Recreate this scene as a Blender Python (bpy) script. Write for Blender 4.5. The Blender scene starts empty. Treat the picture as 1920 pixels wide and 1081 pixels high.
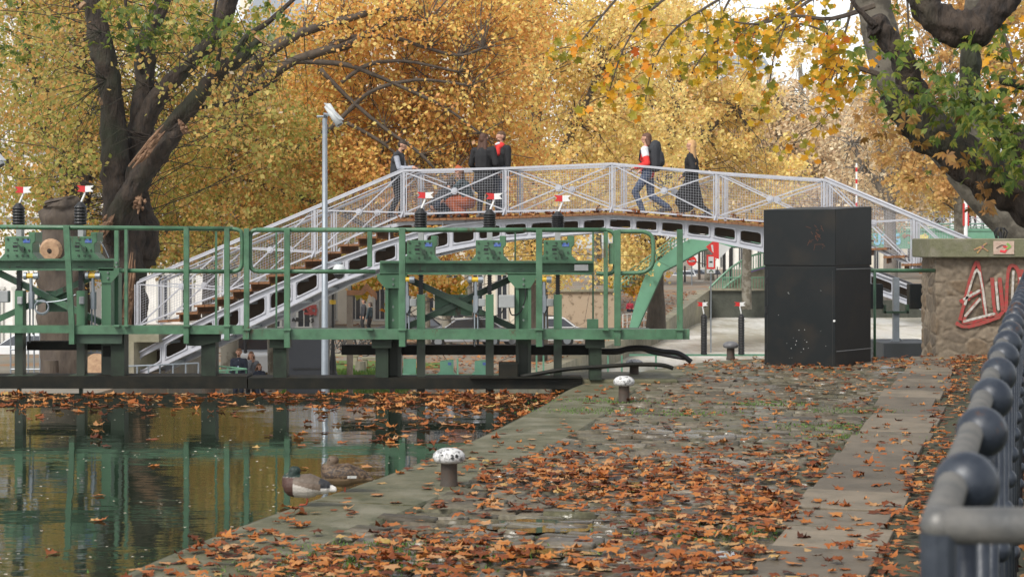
import bpy, bmesh, math, random
import numpy as np
from mathutils import Vector, Matrix, noise as mnoise
random.seed(7); RNG = np.random.default_rng(11)
sc = bpy.context.scene
COL = sc.collection
R = math.radians
# ---------------------------------------------------------------- camera
F = 3500.0; HZ = 450.0; EYE = 1.7
cam_d = bpy.data.cameras.new("camera"); cam = bpy.data.objects.new("camera", cam_d); COL.objects.link(cam)
cam.location = (0, 0, EYE); cam.rotation_euler = (R(90), 0, 0)
cam_d.sensor_width = 36.0; cam_d.lens = F / 1920 * 36; cam_d.shift_y = -(540.5 - HZ) / 1920
cam_d.clip_start = 0.1; cam_d.clip_end = 2000
cam_d.dof.use_dof = True; cam_d.dof.focus_distance = 30; cam_d.dof.aperture_fstop = 8.0
sc.camera = cam
# ---------------------------------------------------------------- sky, sun, exposure
w = bpy.data.worlds.new("World"); sc.world = w; w.use_nodes = True
nt = w.node_tree; bg = nt.nodes["Background"]
SUN_EL, SUN_AZ = 48, 215            # azimuth measured clockwise from +Y (north)
sky = nt.nodes.new("ShaderNodeTexSky"); sky.sky_type = 'NISHITA'; sky.sun_disc = False
sky.sun_elevation = R(SUN_EL); sky.sun_rotation = R(SUN_AZ); sky.dust_density = 1.0; sky.air_density = 1.0; sky.ozone_density = 1.0
hs = nt.nodes.new("ShaderNodeHueSaturation"); hs.inputs['Saturation'].default_value = 0.22
hs.inputs['Value'].default_value = 1.0
nt.links.new(sky.outputs[0], hs.inputs['Color']); nt.links.new(hs.outputs[0], bg.inputs[0])
bg.inputs[1].default_value = 0.135
sd = bpy.data.lights.new("sun", 'SUN'); sd.energy = 2.3; sd.angle = R(20); sd.color = (1, .95, .87)
sun = bpy.data.objects.new("sun", sd); COL.objects.link(sun)
sun.rotation_euler = (R(90 - SUN_EL), 0, R(180 - SUN_AZ))
sc.view_settings.view_transform = 'Standard'; sc.view_settings.look = 'None'
sc.view_settings.exposure = 0.66; sc.view_settings.gamma = 1.0
try:
    sc.cycles.max_bounces = 8; sc.cycles.transparent_max_bounces = 6; sc.cycles.use_denoising = True
    sc.cycles.diffuse_bounces = 3; sc.cycles.glossy_bounces = 3; sc.cycles.transmission_bounces = 3
except Exception: pass
# ---------------------------------------------------------------- helpers
def P(px, py, d):
    return Vector(((px - 960) / F * d, d, EYE - (py - HZ) / F * d))
def G(px, py, z=0.0):
    "point of the level z seen at a pixel"
    d = (EYE - z) * F / (py - HZ)
    return Vector(((px - 960) / F * d, d, z))
U = Vector((.2645, .9644, 0)); V = Vector((.9644, -.2645, 0))    # along / across the canal
OFF = {}
def tag(o, label=None, cat=None, group=None, kind=None):
    if label: o['label'] = label
    if cat: o['category'] = cat
    if group: o['group'] = group
    if kind: o['kind'] = kind
    return o
def empty(name, loc, label=None, cat=None, group=None):
    o = bpy.data.objects.new(name, None); COL.objects.link(o); o.location = loc; o.empty_display_size = .2
    OFF[o.name] = Vector(loc); return tag(o, label, cat, group)
def link_mesh(name, me, m, parent=None, origin=None, smooth=False):
    o = bpy.data.objects.new(name, me); COL.objects.link(o)
    ms = m if isinstance(m, (list, tuple)) else [m]
    for x in ms: me.materials.append(x)
    if parent is not None:
        off = OFF.get(parent.name, Vector((0, 0, 0))); o.parent = parent; OFF[o.name] = off
    elif origin is not None:
        off = Vector(origin); o.location = off; OFF[o.name] = off
    else:
        off = Vector((0, 0, 0)); OFF[o.name] = off
    if off.length > 0: me.transform(Matrix.Translation(-off))
    if smooth: me.polygons.foreach_set('use_smooth', [True] * len(me.polygons))
    me.update()
    return o
class MB:
    def __init__(s): s.v = []; s.f = []; s.mi = []; s.m = 0
    def add(s, vs, fs):
        b = len(s.v); s.v += [tuple(v) for v in vs]; s.f += [tuple(b + i for i in f) for f in fs]; s.mi += [s.m] * len(fs); return s
    def box(s, c, size, rz=0, M=None):
        hx, hy, hz = size[0] / 2, size[1] / 2, size[2] / 2
        vs = [Vector((x, y, z)) for x in (-hx, hx) for y in (-hy, hy) for z in (-hz, hz)]
        if M is not None: vs = [M @ v for v in vs]
        if rz: vs = [Matrix.Rotation(rz, 3, 'Z') @ v for v in vs]
        vs = [v + Vector(c) for v in vs]
        return s.add(vs, [(0, 1, 3, 2), (4, 6, 7, 5), (0, 4, 5, 1), (2, 3, 7, 6), (0, 2, 6, 4), (1, 5, 7, 3)])
    def beam(s, a, b, wd, ht, up=(0, 0, 1)):
        a = Vector(a); b = Vector(b); t = (b - a).normalized(); up = Vector(up)
        if abs(t.dot(up)) > .98: up = Vector((0, 1, 0))
        x = t.cross(up).normalized() * wd / 2; y = x.cross(t).normalized() * ht / 2
        vs = [p + sx * x + sy * y for p in (a, b) for sx in (-1, 1) for sy in (-1, 1)]
        return s.add(vs, [(0, 2, 3, 1), (4, 5, 7, 6), (0, 1, 5, 4), (2, 6, 7, 3), (0, 4, 6, 2), (1, 3, 7, 5)])
    def tube(s, pts, r, seg=8, cap=True, wob=0, seed=0):
        pts = [Vector(p) for p in pts]; n = len(pts)
        rr = r if isinstance(r, (list, tuple)) else [r] * n
        b = len(s.v); fs = []; vs = []; prev = None
        for i, p in enumerate(pts):
            t = (pts[min(i + 1, n - 1)] - pts[max(i - 1, 0)])
            t = t.normalized() if t.length > 1e-9 else Vector((0, 0, 1))
            if prev is None:
                a = Vector((0, 0, 1)) if abs(t.z) < .9 else Vector((0, 1, 0)); x = t.cross(a).normalized()
            else:
                x = (prev - t * prev.dot(t))
                x = x.normalized() if x.length > 1e-6 else t.orthogonal().normalized()
            prev = x; y = t.cross(x)
            for k in range(seg):
                an = 2 * math.pi * k / seg; q = rr[i]
                if wob: q *= 1 + wob * mnoise.noise(Vector((math.cos(an) * 1.6 + seed, math.sin(an) * 1.6, i * .55 * min(1, 10 / seg) + seed))) + (.045 * mnoise.noise(Vector((math.cos(an) * 7 + seed, math.sin(an) * 7, i * .22 + seed))) + .03 * mnoise.noise(Vector((math.cos(an) * 15, math.sin(an) * 15, i * .7 + seed))) if seg > 20 else 0)
                vs.append(p + (x * math.cos(an) + y * math.sin(an)) * q)
        for i in range(n - 1):
            for k in range(seg):
                k2 = (k + 1) % seg
                fs.append((i * seg + k, i * seg + k2, (i + 1) * seg + k2, (i + 1) * seg + k))
        if cap: fs.append(tuple(range(seg))[::-1]); fs.append(tuple((n - 1) * seg + k for k in range(seg)))
        return s.add(vs, fs)
    def lathe(s, prof, c, seg=20, M=None):
        vs = []; fs = []; n = len(prof)
        for r, z in prof:
            for k in range(seg):
                a = 2 * math.pi * k / seg; v = Vector((r * math.cos(a), r * math.sin(a), z))
                if M is not None: v = M @ v
                vs.append(v + Vector(c))
        for i in range(n - 1):
            for k in range(seg):
                k2 = (k + 1) % seg; fs.append((i * seg + k, i * seg + k2, (i + 1) * seg + k2, (i + 1) * seg + k))
        fs.append(tuple(range(seg))[::-1]); fs.append(tuple((n - 1) * seg + k for k in range(seg)))
        return s.add(vs, fs)
    def ball(s, c, r, seg=14, rings=9, sc_=(1, 1, 1), M=None):
        prof = [(r * max(math.sin(math.pi * i / rings), .02) * 1, -r * math.cos(math.pi * i / rings)) for i in range(rings + 1)]
        S = Matrix.Diagonal(Vector(sc_)); S = (M @ S) if M is not None else S
        return s.lathe(prof, c, seg, S)
    def prism(s, poly, ext):
        "poly: list of 3D points, ext: extrusion vector"
        n = len(poly); e = Vector(ext); vs = [Vector(p) for p in poly] + [Vector(p) + e for p in poly]
        fs = [tuple(range(n)), tuple(range(2 * n - 1, n - 1, -1))]
        fs += [(i, i + n, (i + 1) % n + n, (i + 1) % n) for i in range(n)]
        return s.add(vs, fs)
    def rect(s, x0, y0, x1, y1, d, th):
        "pixel rectangle on the plane at depth d, th metres thick going away"
        return s.prism([P(x0, y0, d), P(x1, y0, d), P(x1, y1, d), P(x0, y1, d)], (0, th, 0))
    def build(s, name, m, parent=None, origin=None, smooth=False, bevel=0):
        me = bpy.data.meshes.new(name); me.from_pydata(s.v, [], s.f); me.update()
        if any(s.mi): me.polygons.foreach_set('material_index', s.mi)
        bm = bmesh.new(); bm.from_mesh(me); bmesh.ops.recalc_face_normals(bm, faces=bm.faces)
        if bevel:
            es = [e for e in bm.edges if len(e.link_faces) == 2 and e.calc_face_angle(0) > .6]
            bmesh.ops.bevel(bm, geom=es, offset=bevel, segments=1, affect='EDGES', clamp_overlap=True)
        bm.to_mesh(me); bm.free()
        return link_mesh(name, me, m, parent, origin, smooth)
def copy_tree(o, parent=None):
    c = o.copy(); COL.objects.link(c); OFF[c.name] = OFF.get(o.name, Vector())
    if parent is not None: c.parent = parent
    for ch in list(o.children): copy_tree(ch, c)
    return c
def smoothpath(pts, n=6):
    "catmull-rom through tuples"
    pts = [np.array(p, float) for p in pts]; out = []
    for i in range(len(pts) - 1):
        p0 = pts[max(i - 1, 0)]; p1 = pts[i]; p2 = pts[i + 1]; p3 = pts[min(i + 2, len(pts) - 1)]
        for k in range(n):
            t = k / n
            out.append(.5 * ((2 * p1) + (-p0 + p2) * t + (2 * p0 - 5 * p1 + 4 * p2 - p3) * t * t + (-p0 + 3 * p1 - 3 * p2 + p3) * t ** 3))
    out.append(pts[-1]); return out
def np_mesh(name, verts, faces, m, parent=None, origin=None, smooth=False):
    "verts (N,3) array, faces (M,k) array"
    me = bpy.data.meshes.new(name); N = len(verts); M_, k = faces.shape
    me.vertices.add(N); me.vertices.foreach_set('co', np.ascontiguousarray(verts, dtype=np.float32).ravel())
    me.loops.add(M_ * k); me.loops.foreach_set('vertex_index', faces.astype(np.int32).ravel())
    me.polygons.add(M_); me.polygons.foreach_set('loop_start', np.arange(0, M_ * k, k, dtype=np.int32))
    me.update(calc_edges=True); me.validate()
    return link_mesh(name, me, m, parent, origin, smooth)
# ---------------------------------------------------------------- materials
def newmat(name):
    m = bpy.data.materials.new(name); m.use_nodes = True; return m, m.node_tree, m.node_tree.nodes["Principled BSDF"]
def c4(c): return (c[0], c[1], c[2], 1)
MATS = {}
def mat(name, col, rough=.6, metal=0, col2=None, scale=6, amt=.5, bump=0, bscale=30, spec=.5, streak=1.0, detail=6, lo=.4, hi=.7, col3=None, scale3=1.0, rust=None):
    if name in MATS: return MATS[name]
    m, nt, b = newmat(name); L = nt.links
    b.inputs['Base Color'].default_value = c4(col); b.inputs['Roughness'].default_value = rough
    b.inputs['Metallic'].default_value = metal; b.inputs['Specular IOR Level'].default_value = spec
    tc = nt.nodes.new("ShaderNodeNewGeometry"); mp = nt.nodes.new("ShaderNodeMapping"); L.new(tc.outputs['Position'], mp.inputs[0])
    mp.inputs['Scale'].default_value = (1, 1, streak)
    if col2 is not None:
        n = nt.nodes.new("ShaderNodeTexNoise"); n.inputs['Scale'].default_value = scale; n.inputs['Detail'].default_value = detail
        n.inputs['Roughness'].default_value = .65; L.new(mp.outputs[0], n.inputs[0])
        r = nt.nodes.new("ShaderNodeMapRange"); r.inputs[1].default_value = lo; r.inputs[2].default_value = hi; r.inputs[4].default_value = amt
        L.new(n.outputs[0], r.inputs[0])
        mx = nt.nodes.new("ShaderNodeMixRGB"); mx.inputs[1].default_value = c4(col); mx.inputs[2].default_value = c4(col2); L.new(r.outputs[0], mx.inputs[0])
        out = mx.outputs[0]
        if col3 is not None:
            n3 = nt.nodes.new("ShaderNodeTexNoise"); n3.inputs['Scale'].default_value = scale3; n3.inputs['Detail'].default_value = 5; L.new(tc.outputs['Position'], n3.inputs[0])
            r3 = nt.nodes.new("ShaderNodeMapRange"); r3.inputs[1].default_value = .5; r3.inputs[2].default_value = .68; L.new(n3.outputs[0], r3.inputs[0])
            mx3 = nt.nodes.new("ShaderNodeMixRGB"); mx3.inputs[2].default_value = c4(col3); L.new(r3.outputs[0], mx3.inputs[0]); L.new(out, mx3.inputs[1]); out = mx3.outputs[0]
        if rust:
            n4 = nt.nodes.new("ShaderNodeTexNoise"); n4.inputs['Scale'].default_value = rust; n4.inputs['Detail'].default_value = 8; n4.inputs['Roughness'].default_value = .75; mp4 = nt.nodes.new("ShaderNodeMapping"); mp4.inputs['Scale'].default_value = (1, 1, .3); L.new(tc.outputs['Position'], mp4.inputs[0]); L.new(mp4.outputs[0], n4.inputs[0])
            r4 = nt.nodes.new("ShaderNodeMapRange"); r4.inputs[1].default_value = .585; r4.inputs[2].default_value = .65; r4.inputs[4].default_value = .85; L.new(n4.outputs[0], r4.inputs[0])
            mx4 = nt.nodes.new("ShaderNodeMixRGB"); mx4.inputs[2].default_value = (.075, .035, .018, 1); L.new(r4.outputs[0], mx4.inputs[0]); L.new(out, mx4.inputs[1]); out = mx4.outputs[0]
        L.new(out, b.inputs['Base Color'])
    if bump:
        n2 = nt.nodes.new("ShaderNodeTexNoise"); n2.inputs['Scale'].default_value = bscale; n2.inputs['Detail'].default_value = 5; L.new(mp.outputs[0], n2.inputs[0])
        bp = nt.nodes.new("ShaderNodeBump"); bp.inputs['Strength'].default_value = 1; bp.inputs['Distance'].default_value = bump
        L.new(n2.outputs[0], bp.inputs['Height']); L.new(bp.outputs[0], b.inputs['Normal'])
    MATS[name] = m; return m
def leafmat(name, stops, trans=.35, rough=.5, clump=.35, clump_amt=.5):
    "leaf colour varies from leaf to leaf (random per island) and from clump to clump"
    m, nt, b = newmat(name); L = nt.links; N = nt.nodes
    g = N.new("ShaderNodeNewGeometry"); n = N.new("ShaderNodeTexNoise"); n.inputs['Scale'].default_value = clump; n.inputs['Detail'].default_value = 3
    L.new(g.outputs['Position'], n.inputs[0])
    mr = N.new("ShaderNodeMapRange"); mr.inputs[1].default_value = .3; mr.inputs[2].default_value = .7; L.new(n.outputs[0], mr.inputs[0])
    mx = N.new("ShaderNodeMix"); mx.data_type = 'FLOAT'; mx.inputs[0].default_value = clump_amt
    L.new(g.outputs['Random Per Island'], mx.inputs[2]); L.new(mr.outputs[0], mx.inputs[3])
    cr = N.new("ShaderNodeValToRGB"); el = cr.color_ramp.elements
    while len(el) < len(stops): el.new(.5)
    for e, (p, c) in zip(el, stops): e.position = p; e.color = c4(c)
    L.new(mx.outputs[0], cr.inputs[0]); L.new(cr.outputs[0], b.inputs['Base Color']); b.inputs['Roughness'].default_value = rough
    b.inputs['Specular IOR Level'].default_value = .35
    tr = N.new("ShaderNodeBsdfTranslucent"); L.new(cr.outputs[0], tr.inputs[0])
    ms = N.new("ShaderNodeMixShader"); ms.inputs[0].default_value = trans
    L.new(b.outputs[0], ms.inputs[1]); L.new(tr.outputs[0], ms.inputs[2]); L.new(ms.outputs[0], N["Material Output"].inputs[0])
    MATS[name] = m; return m
M_green = mat('green_paint', (.062, .155, .082), .42, 0, (.028, .06, .034), 6, .8, .0012, 60, col3=(.09, .19, .11), scale3=1.6, rust=7)
M_greend = mat('green_paint_weathered', (.035, .07, .042), .55, 0, (.012, .02, .015), 4, .8, .001, 50)
M_darksteel = mat('algae_dark_steel', (.008, .009, .007), .6, 0, (.026, .022, .014), 5, .7, .003, 20, spec=.2)
M_black = mat('black_rubber', (.012, .012, .013), .45, bump=.001)
M_white = mat('white_bridge_paint', (.40, .41, .45), .42, 0, (.28, .27, .28), 7, .45, .0006, 50)
M_greyst = mat('galvanised_steel', (.25, .28, .31), .42, .3, (.18, .20, .22), 12, .6)
M_greybox = mat('grey_enamel', (.30, .31, .31), .45, 0, (.22, .22, .22), 9, .5)
M_red = mat('red_paint', (.55, .02, .02), .4, 0, (.35, .02, .02), 20, .5)
M_whitep = mat('white_paint', (.75, .75, .74), .45, 0, (.5, .5, .5), 20, .4)
M_yellow = mat('yellow_paint', (.6, .38, .02), .4)
M_blue = mat('blue_sticker', (.03, .09, .35), .4, 0, (.2, .25, .4), 60, .8)
M_wood = mat('deck_timber', (.20, .085, .03), .75, 0, (.075, .035, .018), 8, .8, .004, 25)
M_bark = mat('chestnut_bark', (.048, .033, .023), .88, 0, (.006, .005, .005), 9, .95, .05, 22, streak=.35, col3=(.03, .034, .018), scale3=.9)
M_bark2 = mat('brown_bark', (.085, .065, .048), .85, 0, (.03, .022, .018), 4, .8, .03, 9, streak=.35)
M_barkp = mat('plane_bark', (.20, .185, .15), .8, 0, (.10, .085, .06), 2.2, .9, .008, 12, lo=.48, hi=.56)
M_cutwood = mat('fresh_cut_wood', (.42, .27, .16), .8, 0, (.22, .12, .07), 9, .7, .01, 20)
# ================================================================ water, quay, banks
def water_mat(name, col, rough, bumps, foam_sheen=None):
    m, nt, b = newmat(name); L = nt.links; N = nt.nodes
    b.inputs['Base Color'].default_value = c4(col); b.inputs['Roughness'].default_value = rough; b.inputs['IOR'].default_value = 1.33 if 'turb' in name else 1.5
    g = N.new("ShaderNodeNewGeometry"); prev = None
    for sx, sy, sc_, dist, det in bumps:
        mp = N.new("ShaderNodeMapping"); mp.inputs['Scale'].default_value = (sx, sy, 1); L.new(g.outputs['Position'], mp.inputs[0])
        n = N.new("ShaderNodeTexNoise"); n.inputs['Scale'].default_value = sc_; n.inputs['Detail'].default_value = det; L.new(mp.outputs[0], n.inputs[0])
        bp = N.new("ShaderNodeBump"); bp.inputs['Distance'].default_value = dist; bp.inputs['Strength'].default_value = 1; L.new(n.outputs[0], bp.inputs['Height'])
        if prev: L.new(prev.outputs[0], bp.inputs['Normal'])
        prev = bp
    L.new(prev.outputs[0], b.inputs['Normal'])
    if foam_sheen:  # whitish patches mix froth with painted sky reflection
        mp = N.new("ShaderNodeMapping"); mp.inputs['Scale'].default_value = (.25, .06, 1); L.new(g.outputs['Position'], mp.inputs[0])
        n = N.new("ShaderNodeTexNoise"); n.inputs['Scale'].default_value = 1.0; n.inputs['Detail'].default_value = 8; n.inputs['Roughness'].default_value = .7; L.new(mp.outputs[0], n.inputs[0])
        r = N.new("ShaderNodeMapRange"); r.inputs[1].default_value = .42; r.inputs[2].default_value = .6; L.new(n.outputs[0], r.inputs[0])
        mx = N.new("ShaderNodeMixRGB"); mx.inputs[1].default_value = c4(col); mx.inputs[2].default_value = c4(foam_sheen); L.new(r.outputs[0], mx.inputs[0]); L.new(mx.outputs[0], b.inputs['Base Color'])
    return m
M_water = water_mat('canal_water', (.012, .020, .012), .03, [(.5, 1.2, 2.2, .0028, 3), (1, 1.6, 9, .0005, 2)])
M_waterlow = water_mat('turbulent_water_sky_sheen', (.50, .48, .40), .25, [(.5, .25, 1.2, .03, 3)], (.88, .88, .85))  # light base colour paints bright sky reflection onto the muddy, frothy water
WZ = -.09
m = MB(); m.add([(-60, -3, WZ), (12, -3, WZ), (12, 21.85, WZ), (-60, 21.85, WZ)], [(0, 1, 2, 3)])
tag(m.build('upper_canal_water', M_water), kind='structure')
LZ = -3.6; LWZ = -4.6
# far ground: one sheet to the horizon, with the canal channel left out by lower water in a trough
def Lx(y): return -5.4 + .1917 * (y - 40)
M_earth = mat('gravel_towpath', (.21, .19, .155), .9, 0, (.12, .105, .08), .8, .8, .01, 8, col3=(.24, .12, .045), scale3=.5)
gm = MB()
ys = [12, 22.4, 30, 40, 60, 80, 100, 119, 135, 152]
zz = {135: -3.0, 152: -2.4}
for i in range(len(ys) - 1):
    y0, y1 = ys[i], ys[i + 1]; z0, z1 = zz.get(y0, LZ), zz.get(y1, LZ)
    gm.add([(-260, y0, z0), (Lx(y0), y0, z0), (Lx(y1), y1, z1), (-260, y1, z1)], [(0, 1, 2, 3)])
gm.add([(-260, 152, -2.4), (Lx(152), 152, -2.4), (Lx(152), 900, -2.4), (-260, 900, -2.4)], [(0, 1, 2, 3)])
gm.add([(Lx(152), 152.6, -2.4), (400, 152.6, -2.4), (400, 900, -2.4), (Lx(152), 900, -2.4)], [(0, 1, 2, 3)])
RX = lambda y: 8.2 + .24 * (y - 30)
gm.add([(RX(27.4), 27.4, -1.0), (400, 27.4, -1.0), (400, 152.6, -2.4), (RX(152.6), 152.6, -2.4)], [(0, 1, 2, 3)])
tag(gm.build('ground', M_earth), kind='structure')
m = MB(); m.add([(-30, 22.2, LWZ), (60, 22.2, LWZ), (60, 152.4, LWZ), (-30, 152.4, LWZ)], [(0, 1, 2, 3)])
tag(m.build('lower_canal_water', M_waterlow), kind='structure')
# stone embankments of the lower canal
M_stone = mat('quay_stone', (.27, .25, .19), .85, 0, (.13, .13, .08), 1.6, .9, .01, 12, col3=(.33, .30, .20), scale3=.35)
M_stoned = mat('dark_wet_stone', (.06, .065, .05), .8, 0, (.03, .035, .025), 2, .8, .02, 8)
def wallstrip(name, pts, zb, th, label, cope=.0):
    m = MB()
    for (a, b) in zip(pts[:-1], pts[1:]):
        a = Vector(a); b = Vector(b); t = Vector((b.x - a.x, b.y - a.y, 0)).normalized(); n = Vector((-t.y, t.x, 0)) * th
        q = [a, b, b + n, a + n]; lo = [Vector((p.x, p.y, zb)) for p in q]
        m.add(q + lo, [(0, 1, 2, 3), (4, 7, 6, 5), (0, 4, 5, 1), (1, 5, 6, 2), (2, 6, 7, 3), (3, 7, 4, 0)])
    return tag(m.build(name, M_stone, origin=pts[0]), label, 'wall')
wallstrip('embankment_wall', [(Lx(23) , 23, LZ + .03), (Lx(119), 119, LZ + .03), (Lx(135), 135, -2.97), (Lx(151.9) , 151.9, -2.37)], -6.5, 1.0, 'pale stone towpath embankment running along the lower canal')
wallstrip('embankment_wall', [(RX(152), 152, -2.37), (RX(27.6), 27.6, -.97)], -6.5, .9, 'stone embankment of the lower canal on the far right bank')
m = MB(); m.box((Lx(152) + 22, 152.5, -4.4), (44, .8, 4.0))
hw = tag(m.build('lock_head_wall', M_stoned, origin=(Lx(152) + 22, 152.5, -6.4)), 'dark wet stone wall closing the lower canal under green railings', 'wall')
m = MB(); m.box((Lx(152) + 22, 152.35, -2.32), (44.2, 1.0, .16)); m.build('coping', M_stone, hw)
# grass patches beyond the bridge (flat turf sheets plus real blades)
M_turf = mat('turf', (.07, .14, .02), .9, 0, (.12, .16, .04), 3, .7, .02, 20)
M_grass = leafmat('grass_blade', [(0, (.05, .11, .015)), (.6, (.10, .20, .03)), (1, (.2, .24, .06))], .2)
def blades(name, area, n, h, label, z):
    (x0, y0, x1, y1) = area; c = np.stack([RNG.uniform(x0, x1, n), RNG.uniform(y0, y1, n), np.full(n, z)], 1)
    a = RNG.uniform(0, 6.28, n); hh = h * RNG.uniform(.5, 1.2, n); wv = np.stack([np.cos(a), np.sin(a), a * 0], 1) * .012 * max(1, h / .06)
    tip = c + np.stack([RNG.normal(0, .3, n) * hh, RNG.normal(0, .3, n) * hh, hh], 1)
    v = np.stack([c - wv, c + wv, tip], 1).reshape(-1, 3); return np_mesh(name, v, np.arange(3 * n).reshape(-1, 3), M_grass)
for k, (a, b, c, d) in enumerate([(G(655, 712, LZ), G(700, 712, LZ), G(715, 676, LZ), G(560, 676, LZ)), (G(770, 690, LZ), G(850, 690, LZ), G(850, 680, LZ), G(770, 680, LZ)), (G(380, 712, LZ), G(655, 712, LZ), G(560, 690, LZ), G(380, 690, LZ)),
                                  (G(1190, 596, LZ), G(1240, 590, LZ), G(1290, 556, LZ), G(1235, 558, LZ))]):
    m = MB(); m.add([p + Vector((0, 0, .012 + .004 * k)) for p in (a, b, c, d)], [(0, 1, 2, 3)]); tag(m.build('lawn', M_turf), kind='structure')
tag(blades('grass', (-8, 64, -3.6, 76), 9000, .14, '', LZ), 'bright green grass blades on the lawn beyond the lock gate', 'grass', kind='stuff')
# raised left bank carrying the chestnut and the stump
LT = -1.35
m = MB(); a = [(-60, 23.5, LT), (-9.2, 23.5, LT), (-8.1, 40, LT), (-8.3, 50, LT), (-60, 50, LT)]
m.add([Vector(p) for p in a] + [Vector((p[0], p[1], LZ - .5)) for p in a], [(0, 1, 2, 3, 4), (0, 5, 6, 1), (1, 6, 7, 2), (2, 7, 8, 3), (3, 8, 9, 4), (4, 9, 5, 0)])
tag(m.build('left_bank_terrace', M_earth), kind='structure')
# ---------------------------------------------------------------- quay
edge_px = [(-420, 1500), (60, 1160), (210, 1081), (460, 978), (697, 897), (850, 838), (940, 797), (1020, 756), (1083, 721), (1190, 697), (1300, 680), (1435, 671.5), (1600, 671.5), (1765, 669)]
EDGE = [G(x, y) for x, y in edge_px]
EDGE = [Vector((p[0], p[1], 0)) for p in smoothpath([(e.x, e.y) for e in EDGE], 6)]
M_soil = mat('quay_joint_soil', (.055, .05, .032), .95, 0, (.035, .05, .015), 3, .8, .004, 60)
M_sett = None
def sett_mat():
    m, nt, b = newmat('granite_setts'); L = nt.links; N = nt.nodes
    g = N.new("ShaderNodeNewGeometry")
    cr = N.new("ShaderNodeValToRGB"); L.new(g.outputs['Random Per Island'], cr.inputs[0])
    el = cr.color_ramp.elements
    for k in range(3): el.new(.5)
    for e, (p, c) in zip(el, [(0, (.05, .040, .026)), (.3, (.105, .085, .058)), (.55, (.145, .118, .082)), (.8, (.082, .074, .042)), (1, (.20, .17, .13))]): e.position = p; e.color = c4(c)
    n = N.new("ShaderNodeTexNoise"); n.inputs['Scale'].default_value = 1.1; n.inputs['Detail'].default_value = 6; L.new(g.outputs['Position'], n.inputs[0])
    r = N.new("ShaderNodeMapRange"); r.inputs[1].default_value = .45; r.inputs[2].default_value = .68; r.inputs[4].default_value = .45; L.new(n.outputs[0], r.inputs[0])
    mx = N.new("ShaderNodeMixRGB"); mx.inputs[2].default_value = (.085, .085, .038, 1); L.new(cr.outputs[0], mx.inputs[1]); L.new(r.outputs[0], mx.inputs[0])
    n2 = N.new("ShaderNodeTexNoise"); n2.inputs['Scale'].default_value = 28; n2.inputs['Detail'].default_value = 6; L.new(g.outputs['Position'], n2.inputs[0])
    m2 = N.new("ShaderNodeMixRGB"); m2.blend_type = 'MULTIPLY'; m2.inputs[0].default_value = .7; L.new(mx.outputs[0], m2.inputs[1])
    r2 = N.new("ShaderNodeMapRange"); r2.inputs[1].default_value = .3; r2.inputs[2].default_value = .7; r2.inputs[3].default_value = .45; r2.inputs[4].default_value = 1.35; L.new(n2.outputs[0], r2.inputs[0]); L.new(r2.outputs[0], m2.inputs[2])
    L.new(m2.outputs[0], b.inputs['Base Color'])
    # wet patches: lower roughness
    n3 = N.new("ShaderNodeTexNoise"); n3.inputs['Scale'].default_value = .7; n3.inputs['Detail'].default_value = 4; L.new(g.outputs['Position'], n3.inputs[0])
    r3 = N.new("ShaderNodeMapRange"); r3.inputs[1].default_value = .42; r3.inputs[2].default_value = .62; r3.inputs[3].default_value = .68; r3.inputs[4].default_value = .16; L.new(n3.outputs[0], r3.inputs[0]); L.new(r3.outputs[0], b.inputs['Roughness'])
    bp = N.new("ShaderNodeBump"); bp.inputs['Distance'].default_value = .006; L.new(n2.outputs[0], bp.inputs['Height']); L.new(bp.outputs[0], b.inputs['Normal'])
    return m
M_sett = sett_mat()
M_cope = mat('mossy_coping_stone', (.115, .105, .058), .66, 0, (.042, .048, .018), 4.5, .95, .012, 24, col3=(.16, .148, .10), scale3=2.6, detail=9)
M_slab = mat('worn_paving_slab', (.155, .125, .088), .62, 0, (.07, .06, .04), 3.5, .8, .004, 30)
_nt = M_slab.node_tree; _b = _nt.nodes['Principled BSDF']; _src = _b.inputs['Base Color'].links[0].from_socket; _g = _nt.nodes.new('ShaderNodeNewGeometry'); _r = _nt.nodes.new('ShaderNodeMapRange'); _r.inputs[3].default_value = .6; _r.inputs[4].default_value = 1.35
_nt.links.new(_g.outputs['Random Per Island'], _r.inputs[0]); _m = _nt.nodes.new('ShaderNodeMixRGB'); _m.blend_type = 'MULTIPLY'; _m.inputs[0].default_value = 1; _nt.links.new(_src, _m.inputs[1]); _nt.links.new(_r.outputs[0], _m.inputs[2]); _nt.links.new(_m.outputs[0], _b.inputs['Base Color'])
far_r = [Vector((40, 27.3, 0)), Vector((40, -3, 0))]
poly = [e + Vector((0, 0, -.016)) for e in EDGE] + [p + Vector((0, 0, -.016)) for p in far_r] + [Vector((EDGE[0].x, -3, -.016))]
mm = MB(); n = len(poly)
mm.add(poly + [Vector((p.x, p.y, -6)) for p in poly], [tuple(range(n))] + [(i, i + n, (i + 1) % n + n, (i + 1) % n) for i in range(n)])
tag(mm.build('quay', M_soil), kind='structure')
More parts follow.
